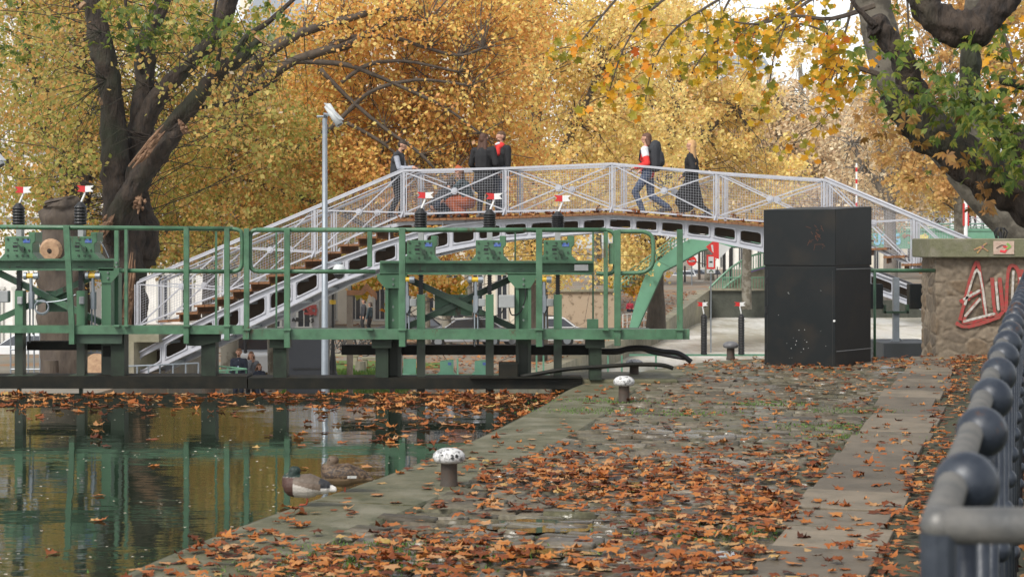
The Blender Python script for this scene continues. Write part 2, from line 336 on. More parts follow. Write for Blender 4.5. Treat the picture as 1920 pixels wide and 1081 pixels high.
# coping stones
CW = .78
nrm = []
for i, e in enumerate(EDGE):
    t = (EDGE[min(i + 1, len(EDGE) - 1)] - EDGE[max(i - 1, 0)]).normalized(); nrm.append(Vector((t.y, -t.x, 0)))
dist = [0]
for a, b in zip(EDGE[:-1], EDGE[1:]): dist.append(dist[-1] + (b - a).length)
def edge_at(s):
    for i in range(len(dist) - 1):
        if dist[i + 1] >= s:
            t = (s - dist[i]) / (dist[i + 1] - dist[i]); return EDGE[i].lerp(EDGE[i + 1], t), nrm[i].lerp(nrm[i + 1], t).normalized()
    return EDGE[-1], nrm[-1]
cm = MB(); s = 0.0
while s < dist[-1] - .1:
    ln = random.uniform(1.0, 1.35); e1 = min(s + ln, dist[-1]); K = 5; dz = random.uniform(-.003, .004)
    prof = [(.0, -.35), (-.01, -.05), (.012, -.016), (.045, .0), (.1, .006), (CW * .5, .007), (CW - .02, .004), (CW - .004, -.012), (CW, -.05)]
    vs = []
    for k in range(K + 1):
        p, nn = edge_at(s + .006 + (e1 - s - .012) * k / K)
        for (o_, z_) in prof: vs.append(p + nn * o_ + Vector((0, 0, z_ + dz + (.002 * mnoise.noise(p * 3)))))
    q = len(prof); fs = []
    for k in range(K):
        for j in range(q - 1): fs.append((k * q + j, (k + 1) * q + j, (k + 1) * q + j + 1, k * q + j + 1))
    fs.append(tuple(range(q))); fs.append(tuple(K * q + j for j in range(q))[::-1])
    cm.add(vs, fs); s = e1
tag(cm.build('quay_coping', M_cope, smooth=False), kind='structure')
def slab_x(y): return 1.40 + .262 * (y - 10.22)
# setts: one sheet of worn paving stones laid in rows across the quay
def inside(x, y, inset):
    # distance inside the edge polyline
    best = 9e9
    for i in range(0, len(EDGE) - 1):
        a, b = EDGE[i], EDGE[i + 1]; ab = b - a; t = max(0, min(1, ((x - a.x) * ab.x + (y - a.y) * ab.y) / ab.length_squared))
        dx, dy = x - a.x - ab.x * t, y - a.y - ab.y * t; dd = math.hypot(dx, dy)
        if dd < best: best = dd; side = dx * ab.y - dy * ab.x
    return side > 0 and best > inset
vs = []; fs = []
u = 6.5
while u < 31:
    wu = random.uniform(.11, .17); v = -9 + random.uniform(0, .2); vend = 3
    while v < vend:
        lv = random.uniform(.16, .42); c = U * (u + wu / 2) + V * (v + lv / 2)
        sx = slab_x(c.y)
        if c.x < sx - .08 and inside(c.x, c.y, CW + .03) and abs(c.x) / max(c.y, 1) < .32:
            z = random.gauss(0, .006); tx, ty = random.gauss(0, .010), random.gauss(0, .016); g_ = .009
            hu, hv = wu / 2 - g_, lv / 2 - g_; b = len(vs)
            for (su, sv, sc2, zz_) in [(-1, -1, 1, -.03), (1, -1, 1, -.03), (1, 1, 1, -.03), (-1, 1, 1, -.03), (-1, -1, .99, -.006), (1, -1, .99, -.006), (1, 1, .99, -.006), (-1, 1, .99, -.006), (-1, -1, .88, 0), (1, -1, .88, 0), (1, 1, .88, 0), (-1, 1, .88, 0)]:
                p = c + U * (su * hu * sc2 + (sc2 < .9) * su * random.uniform(-.008, .002)) + V * (sv * (hv if sc2 > .9 else hv - .012))
                vs.append((p.x, p.y, z + zz_ + (tx * sv + ty * su) * (zz_ > -.02) * .5))
            for k in range(4):
                k2 = (k + 1) % 4; fs.append((b + k, b + k2, b + 4 + k2, b + 4 + k)); fs.append((b + 4 + k, b + 4 + k2, b + 8 + k2, b + 8 + k))
            fs.append((b + 8, b + 9, b + 10, b + 11))
        v += lv
    u += wu
tag(np_mesh('quay_setts', np.array(vs), np.array(fs), M_sett), kind='structure')
# long paving slabs of the path
sm = MB(); y = 6.0
while y < 26.6:
    ln = random.uniform(.55, .95); y1 = y + ln; xo = random.uniform(-.04, .04); wd = random.uniform(.56, .66)
    x0, x1 = slab_x(y) + xo, slab_x(y1) + xo; t1, t2 = random.uniform(-.006, .012), random.uniform(0, .034); g_ = .03
    q = [Vector((x0, y + g_, t1)), Vector((x0 + wd, y + g_ - .15, t1 * .5)), Vector((x1 + wd, y1 - g_ - .15, t2 * .6)), Vector((x1, y1 - g_, t2))]
    q = [p + Vector((0, 0, .012)) for p in q]
    sm.add(q + [Vector((p.x, p.y, -.02)) for p in q], [(0, 1, 2, 3), (0, 4, 5, 1), (1, 5, 6, 2), (2, 6, 7, 3), (3, 7, 4, 0)]); y = y1
tag(sm.build('paving_slab_path', M_slab, bevel=.004), kind='structure')
# ---------------------------------------------------------------- dead leaves on the quay and afloat
LOBES = [(0, 1.0), (12, .78), (24, .76), (36, .62), (56, .95), (68, .74), (84, .72), (102, .58), (124, .76), (140, .56), (160, .46), (180, .30)]
def leaf_template(curl, seed, petiole=True):
    rs = np.random.default_rng(seed); ang = []; rad = []
    for a, r in LOBES: ang.append(a); rad.append(r)
    for a, r in LOBES[1:-1][::-1]: ang.append(360 - a); rad.append(r)
    ang = np.radians(ang); rad = np.array(rad) * rs.uniform(.85, 1.1, len(ang)); n = len(ang)
    o = np.stack([np.cos(ang) * rad, np.sin(ang) * rad], 1) * .55; mid = o * .5
    xy = np.concatenate([[[0, 0]], mid, o]); x, y = xy[:, 0], xy[:, 1]
    ax = rs.uniform(0, 3.14); uu = x * np.cos(ax) + y * np.sin(ax); vv = -x * np.sin(ax) + y * np.cos(ax)
    z = curl * (1.6 * uu ** 2 + .7 * vv ** 2 * rs.uniform(-.5, .5)) + curl * .12 * rs.normal(0, 1, len(x)) * np.hypot(x, y) * 1.6
    k = 1 / (1 + curl * .8 * np.abs(uu)); v = np.stack([x * (1 - curl * .25 * np.abs(uu)), y * (1 - curl * .2 * np.abs(vv)), z], 1)
    f = []
    for i in range(n):
        j = (i + 1) % n; f += [(0, 1 + i, 1 + j), (1 + i, 1 + n + i, 1 + n + j), (1 + i, 1 + n + j, 1 + j)]
    return v, np.array(f)
def scatter_leaves(name, pos, size, m, curls, tilt=.2, flat=False, parent=None, normals=None):
    T = [leaf_template(c, 40 + i) for i, c in enumerate(curls)]; V_ = []; F_ = []; b = 0; n = len(pos)
    k = RNG.integers(0, len(T), n); az = RNG.uniform(0, 6.283, n); tx = RNG.normal(0, tilt, n); ty = RNG.normal(0, tilt, n); s_ = size * RNG.uniform(.65, 1.25, n)
    if normals is None and not flat: flip = RNG.random(n) < .4
    else: flip = np.zeros(n, bool)
    for i in range(n):
        v, f = T[k[i]]; v = v.copy()
        if flip[i]: v[:, 2] = -v[:, 2] + v[:, 2].max()
        ca, sa = math.cos(az[i]), math.sin(az[i]); v = v @ np.array([[ca, sa, 0], [-sa, ca, 0], [0, 0, 1]])
        if normals is None:
            v[:, 2] += v[:, 0] * tx[i] + v[:, 1] * ty[i]; v[:, 2] -= v[:, 2].min()
        else:
            nn = Vector(normals[i]); M_ = np.array(nn.to_track_quat('Z', 'Y').to_matrix()); v = v @ M_.T
        V_.append(v * s_[i] + pos[i]); F_.append(f + b); b += len(v)
    return np_mesh(name, np.concatenate(V_), np.concatenate(F_), m, parent, smooth=False)
M_dead = leafmat('dead_leaf', [(0, (.05, .016, .008)), (.22, (.16, .042, .012)), (.5, (.33, .10, .022)), (.72, (.44, .17, .04)), (.9, (.43, .25, .12)), (1, (.46, .32, .07))], .15, .6, 3, .12)
pos = []
tries = 0
while tries < 95000:
    tries += 1
    d = random.uniform(8.8, 27.2); x = random.uniform(-3.2, 7.8)
    if abs(x) / d > .3: continue
    sx = slab_x(d); dens = 0
    n_ = mnoise.noise(Vector((x * .55, d * .4, 0))) + .5 * mnoise.noise(Vector((x * 1.6, d * 1.3, 5)))
    near = max(0, min(1, (17.5 - d) / 4.5)) * (1 + .35 * max(0, min(1, (12.5 - d) / 2)))
    if x < sx: dens = .11 + 1.0 * near * (0.50 + 1.0 * n_); dens = max(dens, .06 + .12 * n_)
    elif x < sx + .62: dens = .08 + .22 * near + .2 * max(n_, 0)
    else: dens = .30 + .35 * near + .3 * n_
    if not inside(x, d, .10): continue
    if not inside(x, d, CW) : dens *= .62 if d < 11.6 else .25
    if d > 24.5: dens += .22
    if (x + 1.33) ** 2 + (d - 11.9) ** 2 < .06 or (x + 1.15) ** 2 + (d - 12.5) ** 2 < .06: continue
    if random.random() < dens * .42: pos.append((x, d, random.uniform(.004, .02) + (.03 * random.random() if dens > .6 else 0)))
tag(scatter_leaves('fallen_leaves', np.array(pos), .092, M_dead, [.06, .15, .3, .6, .25, .9, .4], .06), 'curled orange brown leaves littering the stone quay', 'leaves', kind='stuff')
pos = []
for _ in range(9000):
    d = random.uniform(9, 21.8); x = random.uniform(-6.5, 2.5)
    if inside(x, d, -.0) or abs(x) / d > .29: continue
    n_ = mnoise.noise(Vector((x * .5, d * .6, 9))); far = max(0, (d - 18.6) / 3.2)
    right = max(0, min(1, (x + 2.6) / 2.2))
    dens = .012 + .05 * max(0, n_) + far ** 1.4 * (.75 + .6 * right) + (.25 * right if d > 16 else 0)
    if random.random() < dens * .8: pos.append((x, d, WZ + .002))
tag(scatter_leaves('floating_leaves', np.array(pos), .125, M_dead, [.12, .25, .5, .3, .8], .03, flat=True), 'brown leaves afloat on the dark canal water', 'leaves', kind='stuff')
pos = []
while len(pos) < 300:
    d = random.uniform(10, 21.7); x = random.uniform(-6.3, 2.0)
    if inside(x, d, 0) or abs(x) / d > .29 or random.random() > .35 + .8 * mnoise.noise(Vector((x * .9, d * .5, 3))): continue
    pos.append((x, d, WZ + .002))
tag(scatter_leaves('floating_bits_glints', np.array(pos), .024, mat('pale_bits_painted_glints', (.72, .66, .55), .5, 0, (.4, .25, .12), 5, .9), [.05, .2], .02, flat=True), 'pale drifting bits and painted white glints on the canal water', 'debris', kind='stuff')  # pale specks: drifting bits that also paint glints on the water
M_pud = mat('rain_puddle', (.02, .018, .014), .04, spec=.8)
for (cx, cy, rx, ry) in [(1180, 912, 150, 9), (1010, 985, 110, 12), (1300, 968, 90, 14), (960, 1035, 130, 10), (1330, 1040, 60, 9), (1150, 1060, 110, 8)]:
    pl = []
    for k in range(40):
        a = k * math.pi / 20; q = 1 + .38 * mnoise.noise(Vector((math.cos(a) * 2.2, math.sin(a) * 2.2, cx * .1))) + .2 * mnoise.noise(Vector((math.cos(a) * 7, math.sin(a) * 7, cy * .1)))
        pl.append(G(cx + rx * q * math.cos(a), cy + ry * q * math.sin(a), .0035))
    m = MB(); m.add(pl, [tuple(range(40))]); tag(m.build('puddle', M_pud), kind='structure')
m_ = blades('quay_moss_tufts', (0, 0, 1, 1), 10, .03, '', 0); bpy.data.objects.remove(m_)
cs = []
for (cx, cy, r) in [(1140, 752, .35), (1440, 757, .3), (1560, 800, .35), (1270, 775, .3), (1350, 1000, .3), (800, 1040, .4), (700, 1060, .3), (560, 1060, .3), (1100, 770, .3), (1620, 770, .25), (1590, 820, .25), (760, 1030, .3)]:
    g0 = G(cx, cy)
    for _ in range(420): cs.append((g0.x + random.gauss(0, r), g0.y + random.gauss(0, r * .6), .0))
c = np.array(cs); n = len(c); a = RNG.uniform(0, 6.28, n); hh = .022 * RNG.uniform(.4, 1.3, n); wv = np.stack([np.cos(a), np.sin(a), a * 0], 1) * .006
tip = c + np.stack([RNG.normal(0, .5, n) * hh, RNG.normal(0, .5, n) * hh, hh], 1)
tag(np_mesh('quay_grass_tufts', np.stack([c - wv, c + wv, tip], 1).reshape(-1, 3), np.arange(3 * n).reshape(-1, 3), M_grass), 'tiny green moss and grass tufts in the quay joints', 'grass', kind='stuff')
# ================================================================ lock gate (two leaves) at 22 m
D0 = 22.0; PM = F / D0
def pxm(n, d=D0): return n * d / F
def tubepx(m, pts, d, rpx, seg=8, n=5):
    pp = smoothpath([(p[0], p[1]) for p in pts], n) if len(pts) > 2 else pts
    m.tube([P(p[0], p[1], d) for p in pp], pxm(rpx, d), seg)
def gate_leaf(label):
    r = empty('lock_gate', (0, 0, 0)); return tag(r, label, 'lock gate', 'green lock gate leaves')
def ibeam(m, x0, x1, y0, y1, d, depth=.16):
    h = y1 - y0
    m.rect(x0, y0, x1, y0 + h * .16, d, depth); m.rect(x0, y1 - h * .16, x1, y1, d, depth); m.rect(x0, y0 + h * .16, x1, y1 - h * .16, d + depth * .42, .02)
def flag(parent, x, y, d, s=1.0, mir=1, stem=((0, 30), (2, 18), (8, 4), (9, -4))):
    m = MB(); m.tube([P(x + p[0] * s * mir, y + p[1] * s, d) for p in stem], pxm(2.0 * s, d), 6); st = m.build('flag_stem', M_whitep, parent)
    cx = x + stem[-1][0] * s * mir; cy = y - 6 * s; h = 6 * s; L_ = 17 * s
    for sg, mt in ((-1, M_red), (1, M_whitep)):
        a = MB(); pl = [(cx, cy - h), (cx + sg * L_, cy - h - 1 * s), (cx + sg * L_ * .62, cy - 1 * s), (cx + sg * L_ * .95, cy + h - 1), (cx, cy + h)]
        a.prism([P(p[0], p[1], d - .02) for p in pl], (0, .012, 0)); a.build('flag_plate', mt, st)
def bellows(parent, x, y0, y1, d, rpx, n):
    prof = []; c = P(x, y1, d); H_ = P(x, y0, d).z - c.z; r = pxm(rpx, d)
    for i in range(n * 2 + 1): prof.append((r if i % 2 else r * .84, H_ * i / (n * 2)))
    prof += [(r * .5, H_ + .03), (r * .3, H_ + .05)]
    m = MB(); m.lathe(prof, c, 16); return m.build('bellows', M_black, parent)
def gearbox(parent, cx, yt, yb, d, flip=False, mir=1):
    s = 1.0; w2 = 26
    m = MB(); pl = [(-w2, yt + 2), (w2 - 7, yt + 2), (w2 - 7, yt - 6), (w2 + 5, yt - 6), (w2 + 5, yt + 12), (w2, yt + 16), (w2, yb - 12), (w2 + 11, yb), (-w2 - 11, yb), (-w2, yb - 12)]
    m.prism([P(cx + p[0], p[1], d) for p in pl], (0, .34, 0))
    g = m.build('gearbox', M_green, parent, bevel=.006)
    for bx, by in [(-21, yt + 7), (-3, yt + 7), (8, yt + 7), (17, yt + 7), (-21, yb - 7), (-4, yb - 7), (7, yb - 7), (17, yb - 7), (-21, yb - 18), (19, yb - 17)]:
        p = P(cx + bx, by, d - .012); b = MB(); b.tube([p, p + Vector((0, .02, 0))], pxm(2.2), 6); b.build('bolt', M_greend, g)
    k = MB(); p = P(cx + 6, (yt + yb) / 2 + 3, d - .05); k.tube([p, p + Vector((0, .06, 0))], pxm(4.5), 10); k.beam(P(cx - 2, (yt + yb) / 2 - 5, d - .05), P(cx + 10, (yt + yb) / 2 + 9, d - .05), .02, .02, (0, 1, 0)); k.build('crank_shaft', M_greend, g)
    k = MB(); k.rect(cx - 11, (yt + yb) / 2 - 4, cx - 3, (yt + yb) / 2, d - .008, .01)
    for yy in (-9, 5): k.rect(cx - 10, (yt + yb) / 2 + yy, cx - 2, (yt + yb) / 2 + yy + 1.5, d - .006, .01)
    k.build('slot', M_black, g)
    a = MB(); a.rect(cx + 8, yt + 7, cx + 21, yt + 14, d - .006, .008); a.build('sticker', M_blue, g)
    ms = MB(); ms.rect(cx - 5, yt - 18, cx + 5, yt + 2, d + .08, .14); ms.build('spindle_housing', M_greybox, g)
    return g
def paddle(parent, cx, yt, yb, bt, bb, d, leaf_flag, ft, yscr=(500, 552), ypost=735):
    g = gearbox(parent, cx, yt, yb, d + .35)
    bellows(g, cx, bt, bb, d + .5, 12.5, 6)
    flag(g, cx, bt - 26 + ft, d + .5, .95, leaf_flag, )
    m = MB(); m.rect(cx - 3.5, yscr[0], cx + 3.5, yscr[1] + 70, d + .45, .09)
    for k in range(24): m.rect(cx - 5, yscr[0] + 2 + k * 4.6, cx + 5, yscr[0] + 3.6 + k * 4.6, d + .44, .05)
    m.build('lifting_rack', M_black, parent)
    m = MB(); m.rect(cx - 7.5, yscr[1], cx + 7.5, ypost, d + .18, .05); m.rect(cx - 7.5, yscr[1], cx - 4.5, ypost, d + .23, .16); m.rect(cx + 4.5, yscr[1], cx + 7.5, ypost, d + .23, .16)
    m.build('paddle_post', M_green if ypost < 700 else M_greenpost, parent)
    m = MB(); m.rect(cx - 24, ypost - 24, cx + 24, ypost - 20, d + .1, .5); m.rect(cx - 3, ypost - 20, cx + 3, ypost + 12, d + .25, .06); m.build('paddle_foot', M_greend, parent)
def grad_green():
    # algae climbs the lower part of the posts: paint above, dark slime below
    m, nt, b = newmat('green_paint_algae_foot'); L = nt.links; N = nt.nodes; g = N.new("ShaderNodeNewGeometry"); s = N.new("ShaderNodeSeparateXYZ"); L.new(g.outputs['Position'], s.inputs[0])
    n = N.new("ShaderNodeTexNoise"); n.inputs['Scale'].default_value = 7; n.inputs['Detail'].default_value = 5; L.new(g.outputs['Position'], n.inputs[0])
    a = N.new("ShaderNodeMath"); a.operation = 'MULTIPLY_ADD'; a.inputs[1].default_value = .35; L.new(n.outputs[0], a.inputs[0]); L.new(s.outputs[2], a.inputs[2])
    r = N.new("ShaderNodeMapRange"); r.inputs[1].default_value = .56; r.inputs[2].default_value = .86; L.new(a.outputs[0], r.inputs[0])
    mx = N.new("ShaderNodeMixRGB"); mx.inputs[1].default_value = (.022, .03, .018, 1); mx.inputs[2].default_value = (.058, .145, .076, 1); L.new(r.outputs[0], mx.inputs[0]); L.new(mx.outputs[0], b.inputs['Base Color']); b.inputs['Roughness'].default_value = .5
    return m
M_greenpost = grad_green(); M_foot = mat('slimy_green_black', (.022, .036, .022), .6, 0, (.010, .012, .009), 5, .9, .002, 30, spec=.3); M_greenl0 = mat('worn_bolt_steel', (.14, .17, .15), .5, .2)
def valve(parent, x, y, d):
    m = MB(); p = P(x, y, d + .3); m.tube([p + Vector((-.06, 0, 0)), p + Vector((.04, 0, 0))], .03, 8); v = m.build('valve_cap', M_yellow, parent)
    k = MB(); k.tube([p + Vector((-.085, 0, 0)), p + Vector((-.05, 0, 0))], .045, 8); k.tube([p + Vector((.03, 0, 0)), p + Vector((.09, 0, 0))], .04, 8)
    k.tube([p, P(x + 1, y + 60, d + .3)], .02, 6); k.tube([P(x + 1, y + 30, d + .3), P(x + 1, y + 62, d + .3)], .038, 6); k.tube([P(x - 2, y + 60, d + .3), P(x - 2, y + 125, d + .3)], .01, 5); k.tube([P(x + 4, y + 60, d + .3), P(x + 4, y + 110, d + .3)], .01, 5)
    k.build('actuator_rod', M_greyst, v)
def cable(parent, pts, d, r=1.2, m_=None, name='cable'):
    m = MB(); tubepx(m, pts, d, r, 6, 6); return m.build(name, m_ or M_black, parent)
def common(r, x0, x1, cols, d, ybeam, diag, plate):
    m = MB(); m.rect(x0, 706, x1, 716, d + .1, .5); m.rect(x0, 718, x1, 737, d + .16, .4); m.build('sill_beam', M_darksteel, r)
    return
# ---- right leaf
r = gate_leaf('green steel lock gate leaf on the right with three black bellows')
gl = r; d = D0
m = MB(); tubepx(m, [(1135, 431), (482, 431)], d, 4.4); tubepx(m, [(482, 431), (474, 433), (469.5, 441), (469, 470), (470, 498), (475, 506), (484, 508.5)], d, 4); tubepx(m, [(484, 508.5), (704, 509)], d, 4)
tubepx(m, [(1120, 431), (1140, 432), (1150, 437), (1153, 450), (1153, 497), (1150, 508), (1141, 513), (1118, 512)], d + .05, 4)
tubepx(m, [(1158, 434), (1200, 434), (1214, 437), (1223, 446), (1225, 470), (1223, 495), (1214, 506), (1200, 511), (1158, 512)], d, 4)
rail = m.build('handrail', M_green, r, smooth=True)
for x, y0, y1, w_ in [(462, 428, 636, 10), (538, 428, 652, 11), (693, 434, 500, 9), (754, 428, 650, 12), (1011, 430, 650, 12), (1158, 431, 648, 12), (1136, 434, 620, 8), (1275, 430, 636, 11)]:
    m = MB(); m.rect(x - w_ / 2, y0, x + w_ / 2, y1, d - .07, .05); m.rect(x - w_ / 2 - 2, 616, x + w_ / 2 + 2, 620, d - .09, .09); m.build('rail_post', M_green, r, bevel=.004)
for x in (518, 966, 1112): m = MB(); m.rect(x - 1.6, 434, x + 1.6, 618, d + .8, .02); m.build('rail_post', M_green, r)
m = MB(); m.rect(1101, 598, 1122, 618, d + .6, .1); m.rect(1141, 456, 1155, 495, d - .02, .015); m.build('sign_plate', M_green, r)
m = MB(); m.rect(455, 617, 1293, 636, d - .02, .03); m.rect(455, 617, 1293, 619.5, d + .01, .12); m.rect(455, 633.5, 1293, 636, d + .01, .12); m.build('walkway_beam', M_green, r)
m = MB(); m.prism([P(470, 620, d + .1), P(1225, 620, d + .1), P(1225, 624, d + .1), P(470, 624, d + .1)], (0, .8, 0)); m.build('walkway_deck', M_greend, r)
m = MB(); ibeam(m, 712, 1113, 489, 515, d + .3, .34); m.build('upper_beam', M_green, r)
m = MB(); m.rect(1077, 496, 1103, 507, d + .285, .01); m.build('maker_plate', M_greybox, r)
for a, b_ in ((722, 752), (967, 996)):
    m = MB(); m.rect(a, 515, a + 6, 712, d + .32, .3); m.rect(b_ - 6, 515, b_, 712, d + .32, .3); m.rect(a + 6, 515, b_ - 6, 712, d + .4, .02)
    m.prism([P(a - 16, 513, d + .3), P(b_ + 12, 513, d + .3), P(b_ + 8, 524, d + .3), P(b_ - 2, 540, d + .3), P(a, 540, d + .3), P(a - 14, 524, d + .3)], (0, .02, 0))
    m.build('column', M_greenpost, r)
    for by in (523, 533, 575, 600): p = P((a + b_) / 2, by, d + .28); m = MB(); m.tube([p, p + Vector((0, .02, 0))], .014, 6); m.build('bolt', M_greenl0, r)
for (a, b_) in [((742, 512), (967, 616)), ((742, 622), (967, 518))]:
    m = MB(); pa, pb = P(a[0], a[1], d + .55), P(b_[0], b_[1], d + .55 + (.02 if a[1] < 600 else .14)); m.beam(pa, pb, .1, .075); m.build('cross_brace', M_greend, r)
m = MB(); m.rect(815, 552, 885, 592, d + .68, .02); m.build('brace_plate', M_green, r)
for cx, fl in ((789, -1), (918, -1), (1046, -1)):
    bt = {789: 398, 918: 400, 1046: 404}[cx]
    paddle(r, cx, 448, 490, bt, 427, d, 1, 0, (505, 552), 735)
    valve(r, cx - 26, 524, d)
    m = MB(); m.rect(cx - 21, 560, cx - 8, 574, d + .24, .06); m.build('junction_box', M_greybox, r, bevel=.005)
    cable(r, [(cx - 18, 574), (cx - 24, 590), (cx - 8, 592), (cx + 2, 600)], d + .26, 1)
m = MB(); m.rect(935, 553, 965, 577, d + .2, .12); m.build('control_box', M_greybox, r, bevel=.008)
cable(r, [(945, 577), (935, 590), (900, 596), (860, 590)], d + .3); cable(r, [(955, 577), (960, 590), (975, 585), (985, 560), (985, 540)], d + .3); cable(r, [(800, 592), (840, 600), (900, 596), (915, 588)], d + .3, .8)
m = MB(); m.rect(640, 647, 1110, 665, d + .5, .25); m.build('lower_beam', M_darksteel, r)
m = MB(); m.rect(465, 708, 1092, 729, d + .02, .5); m.rect(880, 706, 1090, 709, d - .05, .2); m.build('sill_beam', M_darksteel, r)
for a, b_ in ((512, 537), (704, 728), (1105, 1128)):
    m = MB(); m.rect(a, 636, b_, 712, d + .1, .25); m.rect(a - 7, 636, b_ + 6, 652, d + .05, .2); m.build('foot_post', M_foot, r)
m = MB(); m.rect(935, 680, 972, 708, d + .02, .25); m.build('pump_box', M_darksteel, r, bevel=.01)
cable(r, [(1128, 658), (1160, 657), (1182, 652), (1210, 652), (1240, 658), (1272, 662), (1296, 678)], 22.3, 5.5, M_black, 'hose')
cable(r, [(1128, 661), (1158, 661), (1178, 656), (1205, 655), (1220, 660), (1260, 668), (1284, 672)], 22.6, 3.5, M_black, 'hose')
cable(r, [(975, 706), (1060, 692), (1128, 687), (1190, 683), (1240, 684), (1262, 690)], 22.1, 4.5, M_darksteel, 'cable_tray')
# ---- left leaf
r = gate_leaf('green steel lock gate leaf on the left with two black bellows')
m = MB(); tubepx(m, [(-160, 424), (436, 429)], d, 4.4); tubepx(m, [(436, 429), (446, 431), (453, 438), (454, 470), (453, 497), (447, 506), (436, 509)], d, 4); tubepx(m, [(436, 509), (224, 507)], d, 4)
m.build('handrail', M_green, r, smooth=True)
for x, y0, y1, w_ in [(-60, 424, 640, 10), (349, 426, 644, 10), (425, 428, 638, 10), (218, 432, 500, 8), (236, 430, 612, 6)]:
    m = MB(); m.rect(x - w_ / 2, y0, x + w_ / 2, y1, d - .07, .05); m.rect(x - w_ / 2 - 2, 609, x + w_ / 2 + 2, 613, d - .09, .09); m.build('rail_post', M_green, r, bevel=.004)
m = MB(); m.prism([P(118, 423, d - .07), P(129, 423, d - .07), P(139, 612, d - .07), P(139, 645, d - .07), P(129, 645, d - .07), P(129, 612, d - .07)], (0, .05, 0)); m.build('rail_post', M_green, r)
for x in (405,): m = MB(); m.rect(x - 2, 434, x + 2, 614, d + .8, .02); m.build('rail_post', M_green, r)
m = MB(); m.rect(-170, 610, 136, 624, d - .02, .03); m.rect(136, 611, 455, 626, d - .022, .03); m.rect(-170, 610, 455, 613, d + .01, .12); m.build('walkway_beam', M_green, r)
m = MB(); m.prism([P(-160, 615, d + .1), P(450, 615, d + .1), P(450, 619, d + .1), P(-160, 619, d + .1)], (0, .8, 0)); m.build('walkway_deck', M_greend, r)
m = MB(); m.rect(140, 626, 228, 644, d + .02, .3); m.build('foot_bracket', M_greend, r)
m = MB(); ibeam(m, -160, 213, 485, 507, d + .3, .34); m.build('upper_beam', M_green, r)
for a, b_ in ((190, 208), (210, 222)):
    m = MB(); m.rect(a, 503, b_, 712, d + (.32 if a < 200 else .6), .2)
    if a < 200: m.prism([P(184, 502, d + .3), P(226, 502, d + .3), P(222, 514, d + .3), P(208, 530, d + .3), P(190, 530, d + .3)], (0, .02, 0))
    m.build('column', M_greenpost, r)
for bx, by, bz in ((202, 511, .28), (202, 521, .28), (218, 492, -.09), (218, 500, -.09)): p = P(bx, by, d + bz); m = MB(); m.tube([p, p + Vector((0, .02, 0))], .014, 6); m.build('bolt', M_greenl0, r)
for k, (a, b_) in enumerate([((-30, 498), (190, 604)), ((-30, 610), (190, 512))]):
    m = MB(); m.beam(P(a[0], a[1], d + .55), P(b_[0], b_[1], d + .57 + .12 * k), .1, .07); m.build('cross_brace', M_green, r)
m = MB(); m.rect(86, 545, 126, 584, d + .72, .02); m.build('brace_plate', M_green, r)
for cx, bt in ((35, 388), (151, 386)):
    paddle(r, cx, 441, 486, bt, 421, d, 1, 0, (497, 545), 728)
    valve(r, cx + 23, 517, d)
    m = MB(); m.rect(cx - 3, 556, cx + 6, 570, d + .14, .06); m.build('junction_box', M_greybox, r, bevel=.005)
m = MB(); m.rect(-16, 545, 15, 567, d + .2, .12); m.build('control_box', M_greybox, r, bevel=.008)
ring = [(78 + 13 * math.cos(a), 575 + 12 * math.sin(a)) for a in np.linspace(0, 6.1, 14)]
cable(r, ring, d + .2, 1.5, M_greyst); cable(r, [(p[0] + 1, p[1] + 2) for p in ring], d + .23, 1.4, M_greyst); cable(r, [(66, 563), (90, 566), (120, 562), (142, 552)], d + .2, 1.3, M_greyst)
cable(r, [(188, 452), (196, 465), (204, 483)], d + .3, .9, M_greyst)
m = MB(); m.rect(50, 640, 205, 656, d + .5, .25); m.rect(193, 648, 206, 668, d + .3, .2); m.build('lower_beam', M_darksteel, r)
m = MB(); m.rect(-170, 705, 463, 728, d + .02, .5); m.build('sill_beam', M_darksteel, r)
for a, b_ in ((208, 233), (377, 404)):
    m = MB(); m.rect(a, 626, b_, 708, d + .1, .25)
    if a > 300: m.prism([P(346, 626, d + .06), P(412, 626, d + .06), P(412, 640, d + .06), P(376, 648, d + .06), P(350, 648, d + .06)], (0, .1, 0))
    m.build('foot_post', M_foot, r)
# chunk of quay masonry next to the gate heel
m = MB(); m.box((P(1150, 715, 22.6).x, 22.8, -.7), (1.5, 1.3, 1.5)); tag(m.build('gate_recess_stone', M_cope, origin=(1.3, 22.8, -1.4), bevel=.02), 'low stone block beside the lock gate heel', 'stone block')
# ================================================================ second gate beyond the footbridge (seen through it)
r = empty('lock_gate', (0, 0, 0)); tag(r, 'pale green lower lock gate beyond the white footbridge', 'lock gate')
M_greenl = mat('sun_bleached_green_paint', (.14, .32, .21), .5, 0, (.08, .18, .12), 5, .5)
dd = 43.5
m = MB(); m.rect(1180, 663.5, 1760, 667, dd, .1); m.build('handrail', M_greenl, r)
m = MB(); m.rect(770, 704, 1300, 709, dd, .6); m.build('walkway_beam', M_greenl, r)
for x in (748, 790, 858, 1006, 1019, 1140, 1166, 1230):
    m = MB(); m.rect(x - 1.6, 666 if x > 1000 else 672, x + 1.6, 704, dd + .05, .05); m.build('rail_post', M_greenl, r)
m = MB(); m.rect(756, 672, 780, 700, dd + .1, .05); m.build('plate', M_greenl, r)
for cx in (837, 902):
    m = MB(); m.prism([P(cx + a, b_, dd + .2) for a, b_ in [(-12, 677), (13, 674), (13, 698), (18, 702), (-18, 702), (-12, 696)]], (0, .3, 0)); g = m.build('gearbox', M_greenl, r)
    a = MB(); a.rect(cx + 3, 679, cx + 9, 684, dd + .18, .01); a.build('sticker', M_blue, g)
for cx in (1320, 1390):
    g = bellows(r, cx, 592, 664, dd, 6.3, 15); flag(g, cx, 592 - 18, dd, .62, -.5)
